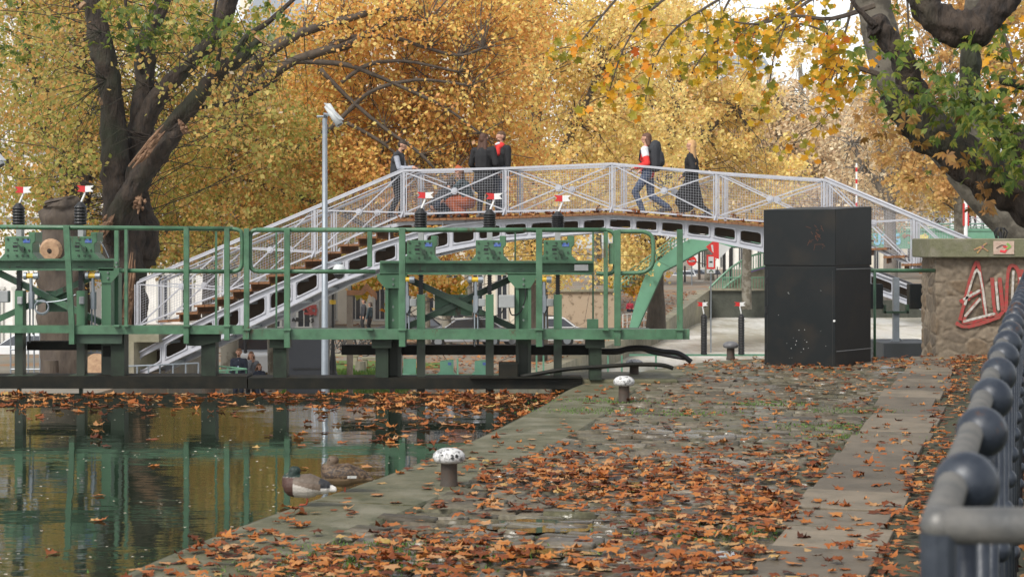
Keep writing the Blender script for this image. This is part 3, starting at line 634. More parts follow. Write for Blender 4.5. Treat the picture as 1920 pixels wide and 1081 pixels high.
m = MB(); tubepx(m, [(752, 672), (745, 680), (745, 694), (752, 700), (792, 704)], dd, 1.6); m.build('handrail', M_greenl, r)
# ================================================================ white footbridge, standing on a vertical plane across the canal
TW = .2740
def bd(px):                       # depth of the near truss plane at a pixel column
    t = (px - 960) / F; return (40 + TW * 2.15) / (1 + TW * t)
def B(px, py, w=0):
    p = P(px, py, bd(px)); return p + U * w
BW = 1.22
XT = [(100, 596), (258, 530), (424, 461), (590, 391), (757, 320), (948, 315.5), (1148, 307), (1343, 324), (1545, 337), (1713, 408), (1890, 483)]
XB = [(100, 676), (258, 611), (424, 546), (590, 476), (757, 401), (948, 396), (1148, 392), (1343, 408), (1545, 423), (1713, 500), (1890, 572)]
def interp(T_, x):
    for (a, b), (c, d_) in zip(T_[:-1], T_[1:]):
        if a <= x <= c: return b + (d_ - b) * (x - a) / (c - a)
    return T_[-1][1] if x > T_[-1][0] else T_[0][1]
br = empty('footbridge', B(960, 600, .6)); tag(br, 'white iron arched footbridge with mesh railings and timber stairs', 'bridge')
def bb(m, a, b, w, s, dw=0): m.beam(B(a[0], a[1], w + dw), B(b[0], b[1], w + dw), s, s)
for w in (0, BW):
    # posts, rails, crosses, wire mesh
    for i in range(1, len(XT) - 1):
        x = XT[i][0]; m = MB(); yb = XB[i][1] + 6; yb += 0
        m.beam(B(x, XT[i][1], w), B(x, yb, w), .055, .055, (0, 1, 0)); m.beam(B(x + 5, XT[i][1] + 3, w), B(x + 5, XB[i][1], w), .025, .03, (0, 1, 0)); m.beam(B(x - 5, XT[i][1] + 3, w), B(x - 5, XB[i][1], w), .025, .03, (0, 1, 0))
        if w == 0: m.tube([B(x, yb - 18, 0), B(x - 1, yb - 8, -.03), B(x - 2, yb, -.12), B(x - 2, yb + 1.5, -.14)], .02, 6)
        else: m.tube([B(x, yb - 18, w), B(x - 1, yb - 8, w + .03), B(x - 2, yb, w + .12)], .02, 6)
        p = B(x, (XT[i][1] + yb) / 2, w); m.tube([p - U * .035, p + U * .035], .025, 8)
        m.build('railing_post', M_white, br)
    m = MB()
    for (a, b) in zip(XT[1:-1], XT[2:]): m.beam(B(*a, w), B(*b, w), .07, .05)
    m.build('top_rail', M_white, br)
    m = MB()
    for (a, b) in zip(XB[1:-1], XB[2:]): m.beam(B(*a, w), B(*b, w), .035, .04)
    m.build('bottom_rail', M_white, br)
    # stair handrails on both flights, offset inwards
    m = MB(); s_ = .10 if w == 0 else -.10
    m.tube([B(a[0], a[1] - 5, w + s_) for a in XT[1:5]] , .02, 6); m.tube([B(a[0], a[1] - 5, w + s_) for a in XT[8:]], .02, 6)
    m.build('handrail', M_white, br, smooth=True)
    for i in range(1, len(XT) - 1):
        a, c, b_, e = XT[i], XT[i + 1], XB[i], XB[i + 1]; m = MB()
        m.beam(B(a[0] + 3, a[1] + 3, w), B(e[0] - 3, e[1] - 3, w), .028, .028); m.beam(B(b_[0] + 3, b_[1] - 3, w + .03), B(c[0] - 3, c[1] + 3, w + .03), .028, .028)
        mid = ((a[0] + e[0]) / 2, (a[1] + e[1] + b_[1] + c[1]) / 4); p = B(mid[0], mid[1], w); m.tube([p - U * .035, p + U * .05], .075, 14); m.tube([p - U * .05, p - U * .03], .045, 12)
        cr = m.build('cross_brace', M_white, br)
        m = MB(); dx = 4.9; x = a[0] + dx
        while x < c[0] - 2:
            t = (x - a[0]) / (c[0] - a[0]); y0 = a[1] + t * (c[1] - a[1]); y1 = b_[1] + t * (e[1] - b_[1])
            m.beam(B(x, y0, w + .015), B(x, y1, w + .015), .0036, .0036, (0, 1, 0)); x += dx
        nh = 17
        for k in range(1, nh):
            q = k / nh; m.beam(B(a[0], a[1] + q * (b_[1] - a[1]), w + .02), B(c[0], c[1] + q * (e[1] - c[1]), w + .02), .0036, .0036)
        m.build('mesh_infill', M_white, br)
# plate girders: top and bottom chords with rounded openings
GT = [(20, 780), (130, 728), (240, 672), (350, 612), (480, 550), (626, 488), (708, 458), (774, 437), (850, 421), (948, 412), (1148, 404), (1250, 409), (1343, 417), (1434, 427), (1545, 465), (1634, 508), (1752, 552), (1890, 612)]
GB = [(20, 840), (130, 780), (240, 716), (350, 664), (480, 606), (626, 533), (708, 503), (774, 484), (850, 467), (948, 449), (1148, 432), (1250, 441), (1343, 452), (1434, 472), (1545, 508), (1634, 545), (1752, 588), (1890, 650)]
def plate(w, th=.03):
    m = MB(); xs = []; x = 60
    while x < 1885:
        step = 49; g0, g1 = x, x + step; xs.append((g0, g1)); x += step
    for g0, g1 in xs:
        o0, o1 = g0 + 5.5, g1 - 5.5
        def top(q): return interp(GT, q)
        def bot(q): return interp(GB, q)
        def row(q, f): return top(q) + (bot(q) - top(q)) * f
        f0, f1 = .24, .76
        # outline ring: outer quad corners and inner rounded opening
        outer = [(g0, 0), (o0 + 6, 0), (o1 - 6, 0), (g1, 0), (g1, f0 + .1), (g1, f1 - .1), (g1, 1), (o1 - 6, 1), (o0 + 6, 1), (g0, 1), (g0, f1 - .1), (g0, f0 + .1)]
        inner = [(o0 + 1.2, f0 + .035), (o0 + 6, f0), (o1 - 6, f0), (o1 - 1.2, f0 + .035), (o1, f0 + .1), (o1, f1 - .1), (o1 - 1.2, f1 - .035), (o1 - 6, f1), (o0 + 6, f1), (o0 + 1.2, f1 - .035), (o0, f1 - .1), (o0, f0 + .1)]
        n = 12; vs = []
        for off in (0, th):
            for q, f in outer: vs.append(B(q, row(q, f), w + off))
            for q, f in inner: vs.append(B(q, row(q, f), w + off))
        fs = []
        for k in range(n):
            k2 = (k + 1) % n
            fs.append((k, k2, n + k2, n + k)); fs.append((2 * n + k, 3 * n + k, 3 * n + k2, 2 * n + k2)); fs.append((n + k, n + k2, 3 * n + k2, 3 * n + k))
        m.add(vs, fs)
        # raised frame around the opening
        fr = [(o0 - 1.6, f0 - .035), (o1 + 1.6, f0 - .035), (o1 + 1.6, f1 + .035), (o0 - 1.6, f1 + .035)]
        pp = [B(q, row(q, f), w - .014) for q, f in fr]
        for a, b in zip(pp, pp[1:] + pp[:1]): m.beam(a, b, .022, .022)
    # flanges
    for T_ in (GT, GB):
        for (a, b) in zip(T_[:-1], T_[1:]): m.beam(B(a[0], a[1], w + th / 2), B(b[0], b[1], w + th / 2), .16, .03)
    return m
for w in (0.02, BW - .06): plate(w).build('arch_girder', M_white, br)
# upper fascia between the flat deck and the arch
FT = [(700, 428), (757, 416), (948, 411), (1148, 403), (1343, 419), (1434, 430), (1545, 440)]
m = MB()
for w in (.03, BW - .05):
    for (a, b) in zip(FT[:-1], FT[1:]): m.prism([B(a[0], a[1] - 1, w), B(b[0], b[1] - 1, w), B(b[0], b[1] + 6, w), B(a[0], a[1] + 6, w)], U * .02)
m.build('fascia', M_white, br)
for x in (790, 830, 870, 1150, 1440, 690, 730):
    m = MB(); m.beam(B(x, interp(FT, x), 0.0), B(x, interp(GT, x) + 3, 0.0), .03, .03, (0, 1, 0)); m.build('strut', M_white, br)
# dark timber stringer under the treads and deck, between the two girders
M_strg = mat('dark_stringer_timber', (.05, .032, .02), .85, 0, (.025, .018, .012), 7, .8)
m = MB()
for (a, b), (c, e) in zip(zip(GT[:-1], GT[1:]), zip(GB[:-1], GB[1:])): m.prism([B(a[0], a[1] + 2, BW * .72), B(b[0], b[1] + 2, BW * .72), B(b[0], b[1] + (e[1] - b[1]) * .72, BW * .72), B(a[0], a[1] + (c[1] - a[1]) * .72, BW * .72)], U * .06)
m.build('stringer', M_strg, br)
# cross members between the girders
m = MB(); x = 109
while x < 1880:
    m.beam(B(x, interp(GB, x) - 4, .05), B(x, interp(GB, x) - 4, BW - .06), .05, .06); m.beam(B(x, interp(GT, x) + 6, .05), B(x, interp(GT, x) + 6, BW - .06), .05, .06); x += 49
m.build('cross_member', M_greyst, br)
# deck boards
DK = [(742, 411), (948, 406), (1148, 398), (1343, 413), (1434, 421), (1560, 430)]
dm = MB(); x = 742
while x < 1556:
    y = interp(DK, x); y2 = interp(DK, x + 12); a, b = B(x + .3, y, -.16), B(x + 12, y2, -.16)
    e = U * (BW + .3); th = Vector((0, 0, -.05)); dm.add([a, b, b + e, a + e, a + th, b + th, b + e + th, a + e + th], [(0, 1, 2, 3), (4, 7, 6, 5), (0, 4, 5, 1), (1, 5, 6, 2), (2, 6, 7, 3), (3, 7, 4, 0)]); x += 12.4
dm.build('deck', M_wood, br)
# stair treads
def stair(pts, sgn):
    for (x, y) in pts:
        m = MB(); a, b = B(x, y, -.10), B(x + 40, y - 1.2, -.10); e = U * (BW + .2)
        for k in (0, 1):
            q0, q1 = (a + (b - a) * (.0 + .52 * k)), (a + (b - a) * (.49 + .52 * k)); th = Vector((0, 0, -.045))
            m.add([q0, q1, q1 + e, q0 + e, q0 + th, q1 + th, q1 + e + th, q0 + e + th], [(0, 1, 2, 3), (4, 7, 6, 5), (0, 4, 5, 1), (1, 5, 6, 2), (2, 6, 7, 3), (3, 7, 4, 0)])
        t = m.build('stair_tread', M_wood, br)
        m = MB(); xx = x + (34 if sgn > 0 else 5)
        p0, p1 = B(xx, y + 3.5, 0.05), B(xx, y - 11, .05) if sgn > 0 else B(xx, y + 14, .05); m.prism([p0, p1, p1 + V * .03, p0 + V * .03], U * (BW - .1)); m.build('riser', M_wood, t)
stair([(300 + i * 33.6, 600 - i * 14.2) for i in range(13)], 1)
stair([(1556 + i * 33.6, 436 + i * 14.6) for i in range(9)], -1)
m = MB(); p = B(245, 614, -.2); m.prism([p, B(305, 614, -.2), B(305, 640, -.2), B(245, 640, -.2)], U * 1.6); ab = m.build('landing', M_stone, br)
m = MB(); m.prism([B(150, 640, -.3), B(262, 640, -.3), B(262, 760, -.3), B(150, 760, -.3)], U * 1.8); m.build('abutment', M_stone, br)
m = MB(); m.prism([B(1840, 580, -.3), B(2050, 580, -.3), B(2050, 780, -.3), B(1840, 780, -.3)], U * 1.9); m.build('abutment', M_stone, br)
# leaves lying on the deck
pos = []
for _ in range(260):
    x = random.uniform(745, 1550); wq = random.uniform(-.1, BW + .05); p = B(x, interp(DK, x), wq); pos.append((p.x, p.y, EYE - (interp(DK, x) - HZ) / F * bd(x) + .004))
tag(scatter_leaves('fallen_leaves', np.array(pos), .14, M_dead, [.4, .9, 1.3, 1.6], .2), 'dry brown leaves scattered on the footbridge deck', 'leaves', kind='stuff')
# ================================================================ bollards, cabinet, pier, fence
M_iron = mat('rusty_dark_iron', (.05, .04, .032), .7, 0, (.09, .05, .03), 12, .7, .002, 60)
M_cap = mat('chipped_white_cap_paint', (.55, .55, .54), .55, 0, (.10, .10, .10), 30, .9, .003, 60, lo=.49, hi=.58)
M_capd = mat('grey_iron_cap', (.16, .16, .17), .5, 0, (.08, .08, .08), 12, .8)
def bollard(x, y0, yb, label, capm, wpx):
    g = G(x, yb); s = (yb - y0) / 78 * (g.y / 12.88) ; r = empty('mooring_bollard', (g.x, g.y, 0), label, 'bollard', 'iron mooring bollards along the quay edge')
    h = (yb - y0) * g.y / F; m = MB(); m.lathe([(.064, 0), (.064, .02), (.058, .05), (.056, h * .62), (.066, h * .68)], (g.x, g.y, -.01), 20); m.build('shaft', M_iron, r, smooth=True)
    m = MB(); q = h * .34; m.lathe([(.05, h * .62), (.09, h * .64), (.108, h * .70), (.113, h * .77), (.108, h * .85), (.085, h * .93), (.05, h * .985), (.01, h)], (g.x, g.y, -.01), 24); c = m.build('cap', capm, r, smooth=True)
    return r, g, h
M_ink = mat('black_ink', (.02, .02, .02), .6)
r, g, h = bollard(842, 836, 912, 'nearest iron bollard with white cap marked 2 beside the ducks', M_cap, 60)
def stroke(m, pts, wd, place, th=.004):
    "poly-line ribbon lying on a surface; place(u, v) gives 3D point and normal"
    i = 0
    if len(pts) > 2 and wd > .03: pts = [tuple(p) for p in smoothpath(pts, 3)]
    for (a, b) in zip(pts[:-1], pts[1:]):
        (pa, n), (pb, _) = place(*a), place(*b); t = (pb - pa); t = t.normalized() if t.length else V
        i += 1; o = n * (th * .5 + (i % 7) * th * .045); k = wd * (1 + .12 * math.sin(i * 1.7)); m.beam(pa + o, pb + o, k, th, n)
        s_ = t.cross(n).normalized(); o2 = n * (th * .02 + (i % 5) * th * .03); m.prism([pb + o2 + (t * math.cos(j * .785) + s_ * math.sin(j * .785)) * k * .5 for j in range(8)], n * th)
def cap_place(u, v):
    a = R(-90 + u); z = h * v; rr = .1145 if v < .78 else .1145 - (v - .78) * .11
    n = Vector((math.cos(a), math.sin(a), .2)).normalized(); return Vector((g.x + math.cos(a) * rr, g.y + math.sin(a) * rr, z - .01)), n
m = MB(); stroke(m, [(8, .845), (12, .86), (17, .85), (16, .82), (8, .785), (18, .785)], .006, cap_place); stroke(m, [(26, .86), (32, .80)], .01, cap_place); stroke(m, [(32, .87), (26, .81), (36, .84)], .008, cap_place); stroke(m, [(-30, .84), (-22, .86)], .006, cap_place)
m.build('painted_number', M_ink, [c for c in r.children if c.name.startswith('cap')][0])
bollard(1170, 702, 753, 'mooring bollard with speckled white cap on the mossy quay near the gate', M_cap, 40)
bollard(1189, 671, 708, 'small white capped bollard half hidden behind another beside the hoses', M_cap, 30)
bollard(1370, 638, 673, 'dark iron bollard with flat grey cap left of the black cabinet', M_capd, 26)
# electrical cabinet
M_cab = mat('dark_cabinet_paint', (.006, .0085, .0095), .5, 0, (.012, .013, .013), 3, .6, .0012, 12, spec=.3, col3=(.018, .016, .013), scale3=2.2)
M_rust = mat('rust_scratch', (.11, .038, .018), .8)
g = G(1566, 688); cr = empty('electric_cabinet', (g.x, g.y, 0), 'tall black steel cabinet with a rusty scratch on the quay', 'cabinet')
a = R(151); ld = Vector((math.cos(a), math.sin(a), 0)); rd = Vector((math.sin(a), -math.cos(a), 0)); rd = Vector((.62, .785, 0))
def cabbox(z0, z1, o, slope=0):
    q = [g - ld * o - rd * o, g + ld * (1.01 + o) - rd * o, g + ld * (1.01 + o) + rd * (1.02 + o), g + rd * (1.02 + o) - ld * o]
    m = MB(); lo = [Vector((p.x, p.y, z0)) for p in q]; hi = [Vector((p.x, p.y, z1 + (slope if i > 1 else 0))) for i, p in enumerate(q)]
    return m.add(lo + hi, [(0, 1, 2, 3), (4, 7, 6, 5), (0, 4, 5, 1), (1, 5, 6, 2), (2, 6, 7, 3), (3, 7, 4, 0)])
zt = EYE + (HZ - 392) / F * g.y
cabbox(-.02, 1.34, 0).build('body', M_cab, cr, bevel=.006)
cabbox(1.355, zt, .008, .05).build('upper_housing', M_cab, cr, bevel=.006)
cabbox(1.335, 1.36, -.01).build('joint', M_black, cr)
m = MB(); rs = random.Random(3)
fn = Vector((-ld.y, ld.x, 0)); fn = fn if fn.y < 0 else -fn
def cab_place(u, v): return g + ld * (1.01 - u) + Vector((0, 0, v)) + fn * .009, fn
for k in range(26):
    u0, v0 = .75 + rs.gauss(0, .05), 1.78 + rs.gauss(0, .07); stroke(m, [(u0, v0), (u0 + rs.gauss(0, .035), v0 + rs.gauss(0, .035))], .004, cab_place, .0015)
m.build('rust_mark', M_rust, cr)
m = MB()
for k in range(20):
    u0, v0 = rs.uniform(.1, .98), rs.uniform(.1, 1.2) if k > 14 else rs.uniform(.1, .5); u0 = .5 + rs.gauss(0, .12) if k < 14 else u0; q, n_ = cab_place(u0, v0); s_ = rs.uniform(.003, .008); m.box(q - n_ * .007, (s_, .003, s_ * 1.5), a)
m.build('paint_fleck', M_whitep, cr)
m = MB(); q, n_ = cab_place(1.0, .62); m.tube([q - n_ * .02, q + n_ * .01], .014, 10); m.build('lock', M_whitep, cr)
for hz_ in (.25, .75, 1.15):
    m = MB(); q, n_ = cab_place(.03, hz_); m.tube([q - n_ * .004 + Vector((0, 0, -.045)), q - n_ * .004 + Vector((0, 0, .045))], .011, 8); m.build('hinge', M_black, cr)
for u_ in (.045, .97):
    m = MB(); q, n_ = cab_place(u_, .66); m.box(q - n_ * .0085, (.006, .004, 1.26), a); m.build('door_gap', M_black, cr)
rn = Vector((rd.y, -rd.x, 0)); m = MB(); q = g + rd * .52 + rn * .009
for zz_ in (1.31, .21): m.beam(q - rd * .5 + Vector((0, 0, zz_)), q + rd * .5 + Vector((0, 0, zz_)), .006, .006)
m.build('edge_strip', M_greybox, cr)
# stone pier
M_rubble = None
def rubble():
    m, nt, b = newmat('rubble_masonry'); L = nt.links; N = nt.nodes; g_ = N.new("ShaderNodeNewGeometry")
    cr_ = N.new("ShaderNodeValToRGB"); L.new(g_.outputs['Random Per Island'], cr_.inputs[0]); el = cr_.color_ramp.elements; el.new(.5); el.new(.8)
    for e, (p, c) in zip(el, [(0, (.10, .07, .045)), (.35, (.19, .135, .085)), (.7, (.25, .19, .13)), (1, (.14, .11, .08))]): e.position = p; e.color = c4(c)
    n2 = N.new("ShaderNodeTexNoise"); n2.inputs['Scale'].default_value = 14; n2.inputs['Detail'].default_value = 7; L.new(g_.outputs['Position'], n2.inputs[0])
    r2 = N.new("ShaderNodeMapRange"); r2.inputs[1].default_value = .3; r2.inputs[2].default_value = .7; r2.inputs[3].default_value = .5; r2.inputs[4].default_value = 1.3; L.new(n2.outputs[0], r2.inputs[0])
    m2 = N.new("ShaderNodeMixRGB"); m2.blend_type = 'MULTIPLY'; m2.inputs[0].default_value = .8; L.new(cr_.outputs[0], m2.inputs[1]); L.new(r2.outputs[0], m2.inputs[2]); L.new(m2.outputs[0], b.inputs['Base Color'])
    b.inputs['Roughness'].default_value = .9; bp = N.new("ShaderNodeBump"); bp.inputs['Distance'].default_value = .015; L.new(n2.outputs[0], bp.inputs['Height']); L.new(bp.outputs[0], b.inputs['Normal']); return m
M_rubble = rubble(); M_mortar = mat('lime_mortar', (.20, .155, .105), .9, 0, (.14, .12, .08), 5, .8, .01, 20)
M_mossy = mat('mossy_capstone', (.17, .165, .10), .85, 0, (.07, .08, .03), 3, .9, .01, 20, col3=(.23, .21, .16), scale3=3)
pg = G(1756, 669); pd = pg.y; pr = empty('stone_pier', (pg.x + 1, pg.y, 0), 'rubble stone pier with mossy slab cap and red graffiti', 'pier')
x0 = pg.x; x1 = x0 + 2.6; zc = EYE - (483 - HZ) / F * pd; zt = EYE - (447 - HZ) / F * pd
m = MB(); m.box(((x0 + x1) / 2, pd + .5, zc / 2), (x1 - x0 - .04, .94, zc)); m.build('mortar_core', M_mortar, pr)
from mathutils import noise as _n
rs = random.Random(5); NU, NV = 250, 104; UL = 3.55; vs = []; colr = []
for j in range(NV + 1):
    for i in range(NU + 1):
        u = -.95 + UL * i / NU; v = -.03 + (zc + .03) * j / NV
        wx = u + .08 * mnoise.noise(Vector((u * 3, v * 3, 2))); wv_ = v + .06 * mnoise.noise(Vector((u * 3, v * 3, 8)))
        dl, pl_ = _n.voronoi(Vector((wx * 2.9, wv_ * 4.6, .5))); e_ = min(1, max(0, (dl[1] - dl[0] - .03) / .16)); e_ = e_ * e_ * (3 - 2 * e_)
        h_ = .014 * e_ + .012 * e_ * mnoise.noise(Vector((u * 11, v * 11, 3))) + .005 * mnoise.noise(Vector((u * 34, v * 34, 1)))
        cell = (math.sin(pl_[0].x * 12.9 + pl_[0].y * 78.2) * 43758.5) % 1; smear = .5 + .5 * mnoise.noise(Vector((u * 2.1, v * 2.4, 7)))
        h_ *= .35 + .65 * min(1, smear * 1.6)
        if u < 0: p = (x0 - h_, pd - u, v)
        else: p = (x0 + u - (h_ if u < .02 else 0), pd - h_, v)
        vs.append(p); st_ = [(.07, .048, .03), (.14, .098, .06), (.20, .16, .115), (.105, .082, .06)][int(cell * 3.99)]; mo = (.175, .138, .098); t_ = e_ * (.25 + .75 * min(1, smear * 1.3))
        k_ = 1 + .34 * mnoise.noise(Vector((u * 17, v * 17, 4))) + .2 * mnoise.noise(Vector((u * 50, v * 50, 4))); colr += [(mo[c] * (1 - t_) + st_[c] * t_) * k_ for c in range(3)] + [1]
fs = [(j * (NU + 1) + i, j * (NU + 1) + i + 1, (j + 1) * (NU + 1) + i + 1, (j + 1) * (NU + 1) + i) for j in range(NV) for i in range(NU)]
def colmat0(name):
    m, nt, b = newmat(name); a = nt.nodes.new("ShaderNodeAttribute"); a.attribute_name = 'Col'; nt.links.new(a.outputs[0], b.inputs['Base Color']); b.inputs['Roughness'].default_value = .9; return m
fc = np_mesh('rubble_facing', np.array(vs), np.array(fs), colmat0('rubble_and_mortar'), pr); ca = fc.data.color_attributes.new('Col', 'FLOAT_COLOR', 'POINT'); ca.data.foreach_set('color', colr)
m = MB(); m.box(((x0 + x1) / 2, pd + .48, (zc + zt) / 2 + .001), (x1 - x0 + .24, 1.24, zt - zc)); m.build('cap_slab', M_mossy, pr, bevel=.015)
def pier_place(px, py): return P(px, py, pd - .034), Vector((0, -1, 0))
GR = [[(1800, 600), (1806, 575), (1826, 500), (1836, 502), (1848, 590), (1850, 596)], [(1800, 566), (1838, 545)], [(1836, 560), (1806, 604), (1868, 588)], [(1792, 605), (1815, 612), (1874, 594)], [(1820, 545), (1816, 560)],
      [(1860, 520), (1866, 590), (1880, 585)], [(1874, 520), (1880, 580)], [(1886, 585), (1890, 510), (1900, 498), (1910, 512), (1912, 560)], [(1915, 505), (1925, 560), (1935, 505)]]
M_redsp = mat('red_spray_paint', (.36, .035, .035), .7, 0, (.20, .09, .06), 16, 1); M_whsp = mat('white_spray_paint', (.52, .50, .46), .7, 0, (.24, .19, .14), 18, 1)
m = MB()
for st in GR: stroke(m, st, .05, pier_place, .006)
gr = m.build('graffiti', M_redsp, pr)
m = MB()
for st in [[(1809, 572), (1828, 510), (1836, 512)], [(1836, 510), (1842, 540), (1849, 588)], [(1806, 562), (1836, 545)], [(1838, 560), (1810, 592)], [(1806, 603), (1864, 588)], [(1867, 528), (1872, 580)], [(1900, 508), (1898, 560)], [(1912, 520), (1925, 552)]]:
    stroke(m, [(a, b - .5) for a, b in st], .032, lambda a, b: (P(a, b, pd - .041), Vector((0, -1, 0))), .004)
m.build('graffiti_highlight', M_whsp, gr)
m = MB(); m.box(P(1882, 464, pd - .149), (.30, .012, .19)); st = m.build('sticker_tile', mat('faded_poster_paper', (.5, .38, .30), .7, 0, (.35, .22, .17), 20, .8), pr)
for k, (c, pts) in enumerate([((.65, .05, .06), [(1875, 470), (1884, 472), (1890, 464), (1882, 462)]), ((.2, .35, .08), [(1888, 456), (1894, 462), (1888, 466)]), ((.1, .07, .05), [(1868, 465), (1878, 459), (1886, 460)])]):
    m = MB(); stroke(m, pts, .028 if k < 2 else .01, lambda a, b: (P(a, b, pd - .158 - .002 * k), Vector((0, -1, 0))), .003); m.build('drawing', mat('sticker_ink_%s' % 'abc'[k], c, .6), st)
m = MB()
for c, pts in [((0, 0, 0), [(1826, 468), (1840, 462), (1852, 470)]), ((0, 0, 0), [(1832, 474), (1846, 458), (1850, 456)])]: stroke(m, pts, .02, lambda a, b: (P(a, b, pd - .145), Vector((0, -1, 0))), .004)
m.build('drawing', mat('ochre_sticker_ink', (.42, .27, .08), .7, 0, (.2, .06, .15), 25, 1), pr)
# lantern-like iron finial on the pier
m = MB(); p = P(1876, 447, pd + .5)
for k in range(5): a_ = k * 1.256; m.tube([p + Vector((.07 * math.cos(a_), .07 * math.sin(a_), 0)), p + Vector((.1 * math.cos(a_), .1 * math.sin(a_), .1)), p + Vector((.05 * math.cos(a_), .05 * math.sin(a_), .16))], .012, 5)
m.tube([p, p + Vector((0, 0, .1))], .03, 8); tag(m.build('iron_finial', M_black, origin=p), 'small black iron crown fitting standing on the pier cap', 'finial')
# fence with ball joints
M_fence = mat('blue_black_fence_iron', (.018, .024, .036), .42, .1, (.06, .07, .085), 16, .6, .003, 22, rust=16)
M_fenceg = mat('worn_grey_rail', (.13, .125, .115), .45, .1, (.05, .055, .06), 12, .8, .002, 40)
fr = empty('iron_fence', (1.0, 3.4, 0), 'black iron fence with ball joints running along the right side of the quay', 'fence')
f0 = Vector((.745, 3.06, 1.3)); fd = Vector((.2645, .9644, 0)) ; fd = Vector((.271, .9626, 0)); sp = .86
corner = Vector((.598, 2.62, 1.3))
for j in range(27):
    p = f0 + fd * sp * j; m = MB(); m.ball(p, .054, 18, 12); m.tube([p + Vector((0, 0, -.04)), p + Vector((0, 0, -.09))], [.03, .024], 10); b_ = m.build('ball_joint', M_fence, fr, smooth=True)
    m = MB(); m.tube([(p.x, p.y, 1.24), (p.x, p.y, -.02)], .019, 8); po = m.build('post', M_fence, fr, smooth=True)
    for zz_ in (.78, .22): m = MB(); m.ball((p.x, p.y, zz_), .038, 12, 8); m.build('knuckle', M_fence, po, smooth=True)
e = f0 + fd * sp * 26
for z_, r_ in ((1.3, .026), (.78, .018), (.22, .018)):
    m = MB(); a_ = Vector((corner.x, corner.y, z_)); m.tube([a_, Vector((e.x, e.y, z_))], r_, 12); m.tube([a_, a_ + Vector((2.2, .02, 0))], r_, 12); m.ball(a_, r_ * 1.02, 12, 8)
    m.build('rail', M_fenceg, fr, smooth=True)
m2 = MB()
for j in range(26 * 6):
    p = f0 + fd * sp * (j / 6)
    if j % 6:
        m = MB() if j < 119 else m2; m.tube([(p.x, p.y, .76), (p.x, p.y, .24)], .008, 6)
        if j < 119: m.build('baluster', M_fence, fr)
m2.build('balusters', M_fence, fr)['kind'] = 'stuff'
m = MB(); m.tube([(corner.x, corner.y, 1.29), (corner.x, corner.y, -.02)], .026, 10)
for k in range(1, 12): m.tube([(corner.x + k * .16, corner.y, 1.28), (corner.x + k * .16, corner.y, .0)], .013, 8)
for k in range(22): m.lathe([(.0395, 0), (.0395, .004)], (corner.x, corner.y, 1.2 - k * .05), 10)
m.build('corner_post', M_fence, fr, smooth=False)
# ================================================================ camera mast, plinth and signal
M_camw = mat('camera_housing', (.52, .54, .54), .4, 0, (.4, .42, .42), 8, .5)
def mast(x, ytop, d, zb, label, cams):
    p = P(x, ytop, d); r = empty('camera_mast', (p.x, d, zb), label, 'camera mast', 'grey masts with surveillance cameras')
    m = MB(); m.tube([(p.x, d, zb), (p.x, d, zb + 3.0), (p.x, d, p.z)], [.065, .06, .04], 12); m.build('pole', M_greyst, r, smooth=True)
    a, b = P(x + 5, ytop - 24, d - .15), P(x + 28, ytop + 12, d - .25); m = MB(); m.tube([a, b], [.062, .066], 14)
    h_ = m.build('camera_housing', M_camw, r, smooth=True); m = MB(); m.beam(a + Vector((-.02, 0, .035)), b + Vector((.03, 0, .08)), .15, .012); m.build('sunshield', M_camw, h_); m = MB(); t = (b - a).normalized(); m.tube([b, b + t * .004], .05, 12); m.build('lens', M_black, h_)
    m = MB(); q = Vector((p.x, d, p.z)); m.tube([q, q + Vector((0, -.05, .07)), (a + b) / 2 + Vector((-.05, 0, .0))], .022, 8); m.tube([q + Vector((-.13, 0, .03)), q + Vector((.05, 0, .03))], .02, 6); m.build('bracket', M_greyst, r)
    if cams:
        c = P(x + 27, 510, d - .05); m = MB(); m.beam(P(x + 4, 492, d), P(x + 32, 492, d - .05), .05, .03); m.tube([P(x + 27, 492, d - .05), P(x + 27, 500, d - .05)], .03, 8); m.build('dome_arm', M_greyst, r)
        m = MB(); m.lathe([(.02, .13), (.07, .12), (.105, .06), (.11, 0), (.1, -.03)], c, 18); dm_ = m.build('dome_camera', M_camw, r, smooth=True)
        m = MB(); m.lathe([(.085, -.03), (.08, -.06), (.05, -.1), (.01, -.115)], c, 16); m.build('dome_glass', M_black, dm_, smooth=True)
    return r
mast(609, 222, 30.5, -4.5, 'grey steel mast with bullet and dome cameras before the footbridge', True)
mast(-25, 298, 30.5, -4.5, 'grey mast whose camera just enters at the far left edge', False)
pl = P(1703, 643, 30.5); r = empty('signal_mast', (P(1681, 643, 30.5).x, 30.8, pl.z), 'grey signal post with two black screens standing in the canal', 'signal')
m = MB(); m.rect(1675.5, 520, 1686.5, 642, 30.7, .1); m.build('post', M_greyst, r)
m = MB(); m.rect(1658, 583, 1704, 587, 30.65, .12); m.rect(1657, 571, 1662, 587, 30.65, .12); m.rect(1700, 571, 1705, 587, 30.65, .12); m.build('bracket', M_greend, r)
for a_, b_ in ((1625, 1656), (1706, 1732)):
    m = MB(); m.rect(a_, 532, b_, 579, 30.6, .25); m.build('screen_box', M_cab, r, bevel=.01)
m = MB(); q = P(1681, 642, 30.75)
for sx in (-1, 1): m.tube([q + Vector((.01 * sx, 0, .1)), q + Vector((.13 * sx, 0, 0))], .008, 5)
m.tube([P(1733, 580, 30.6), P(1733, 643, 30.6)], .008, 5); m.build('stay', M_greyst, r)
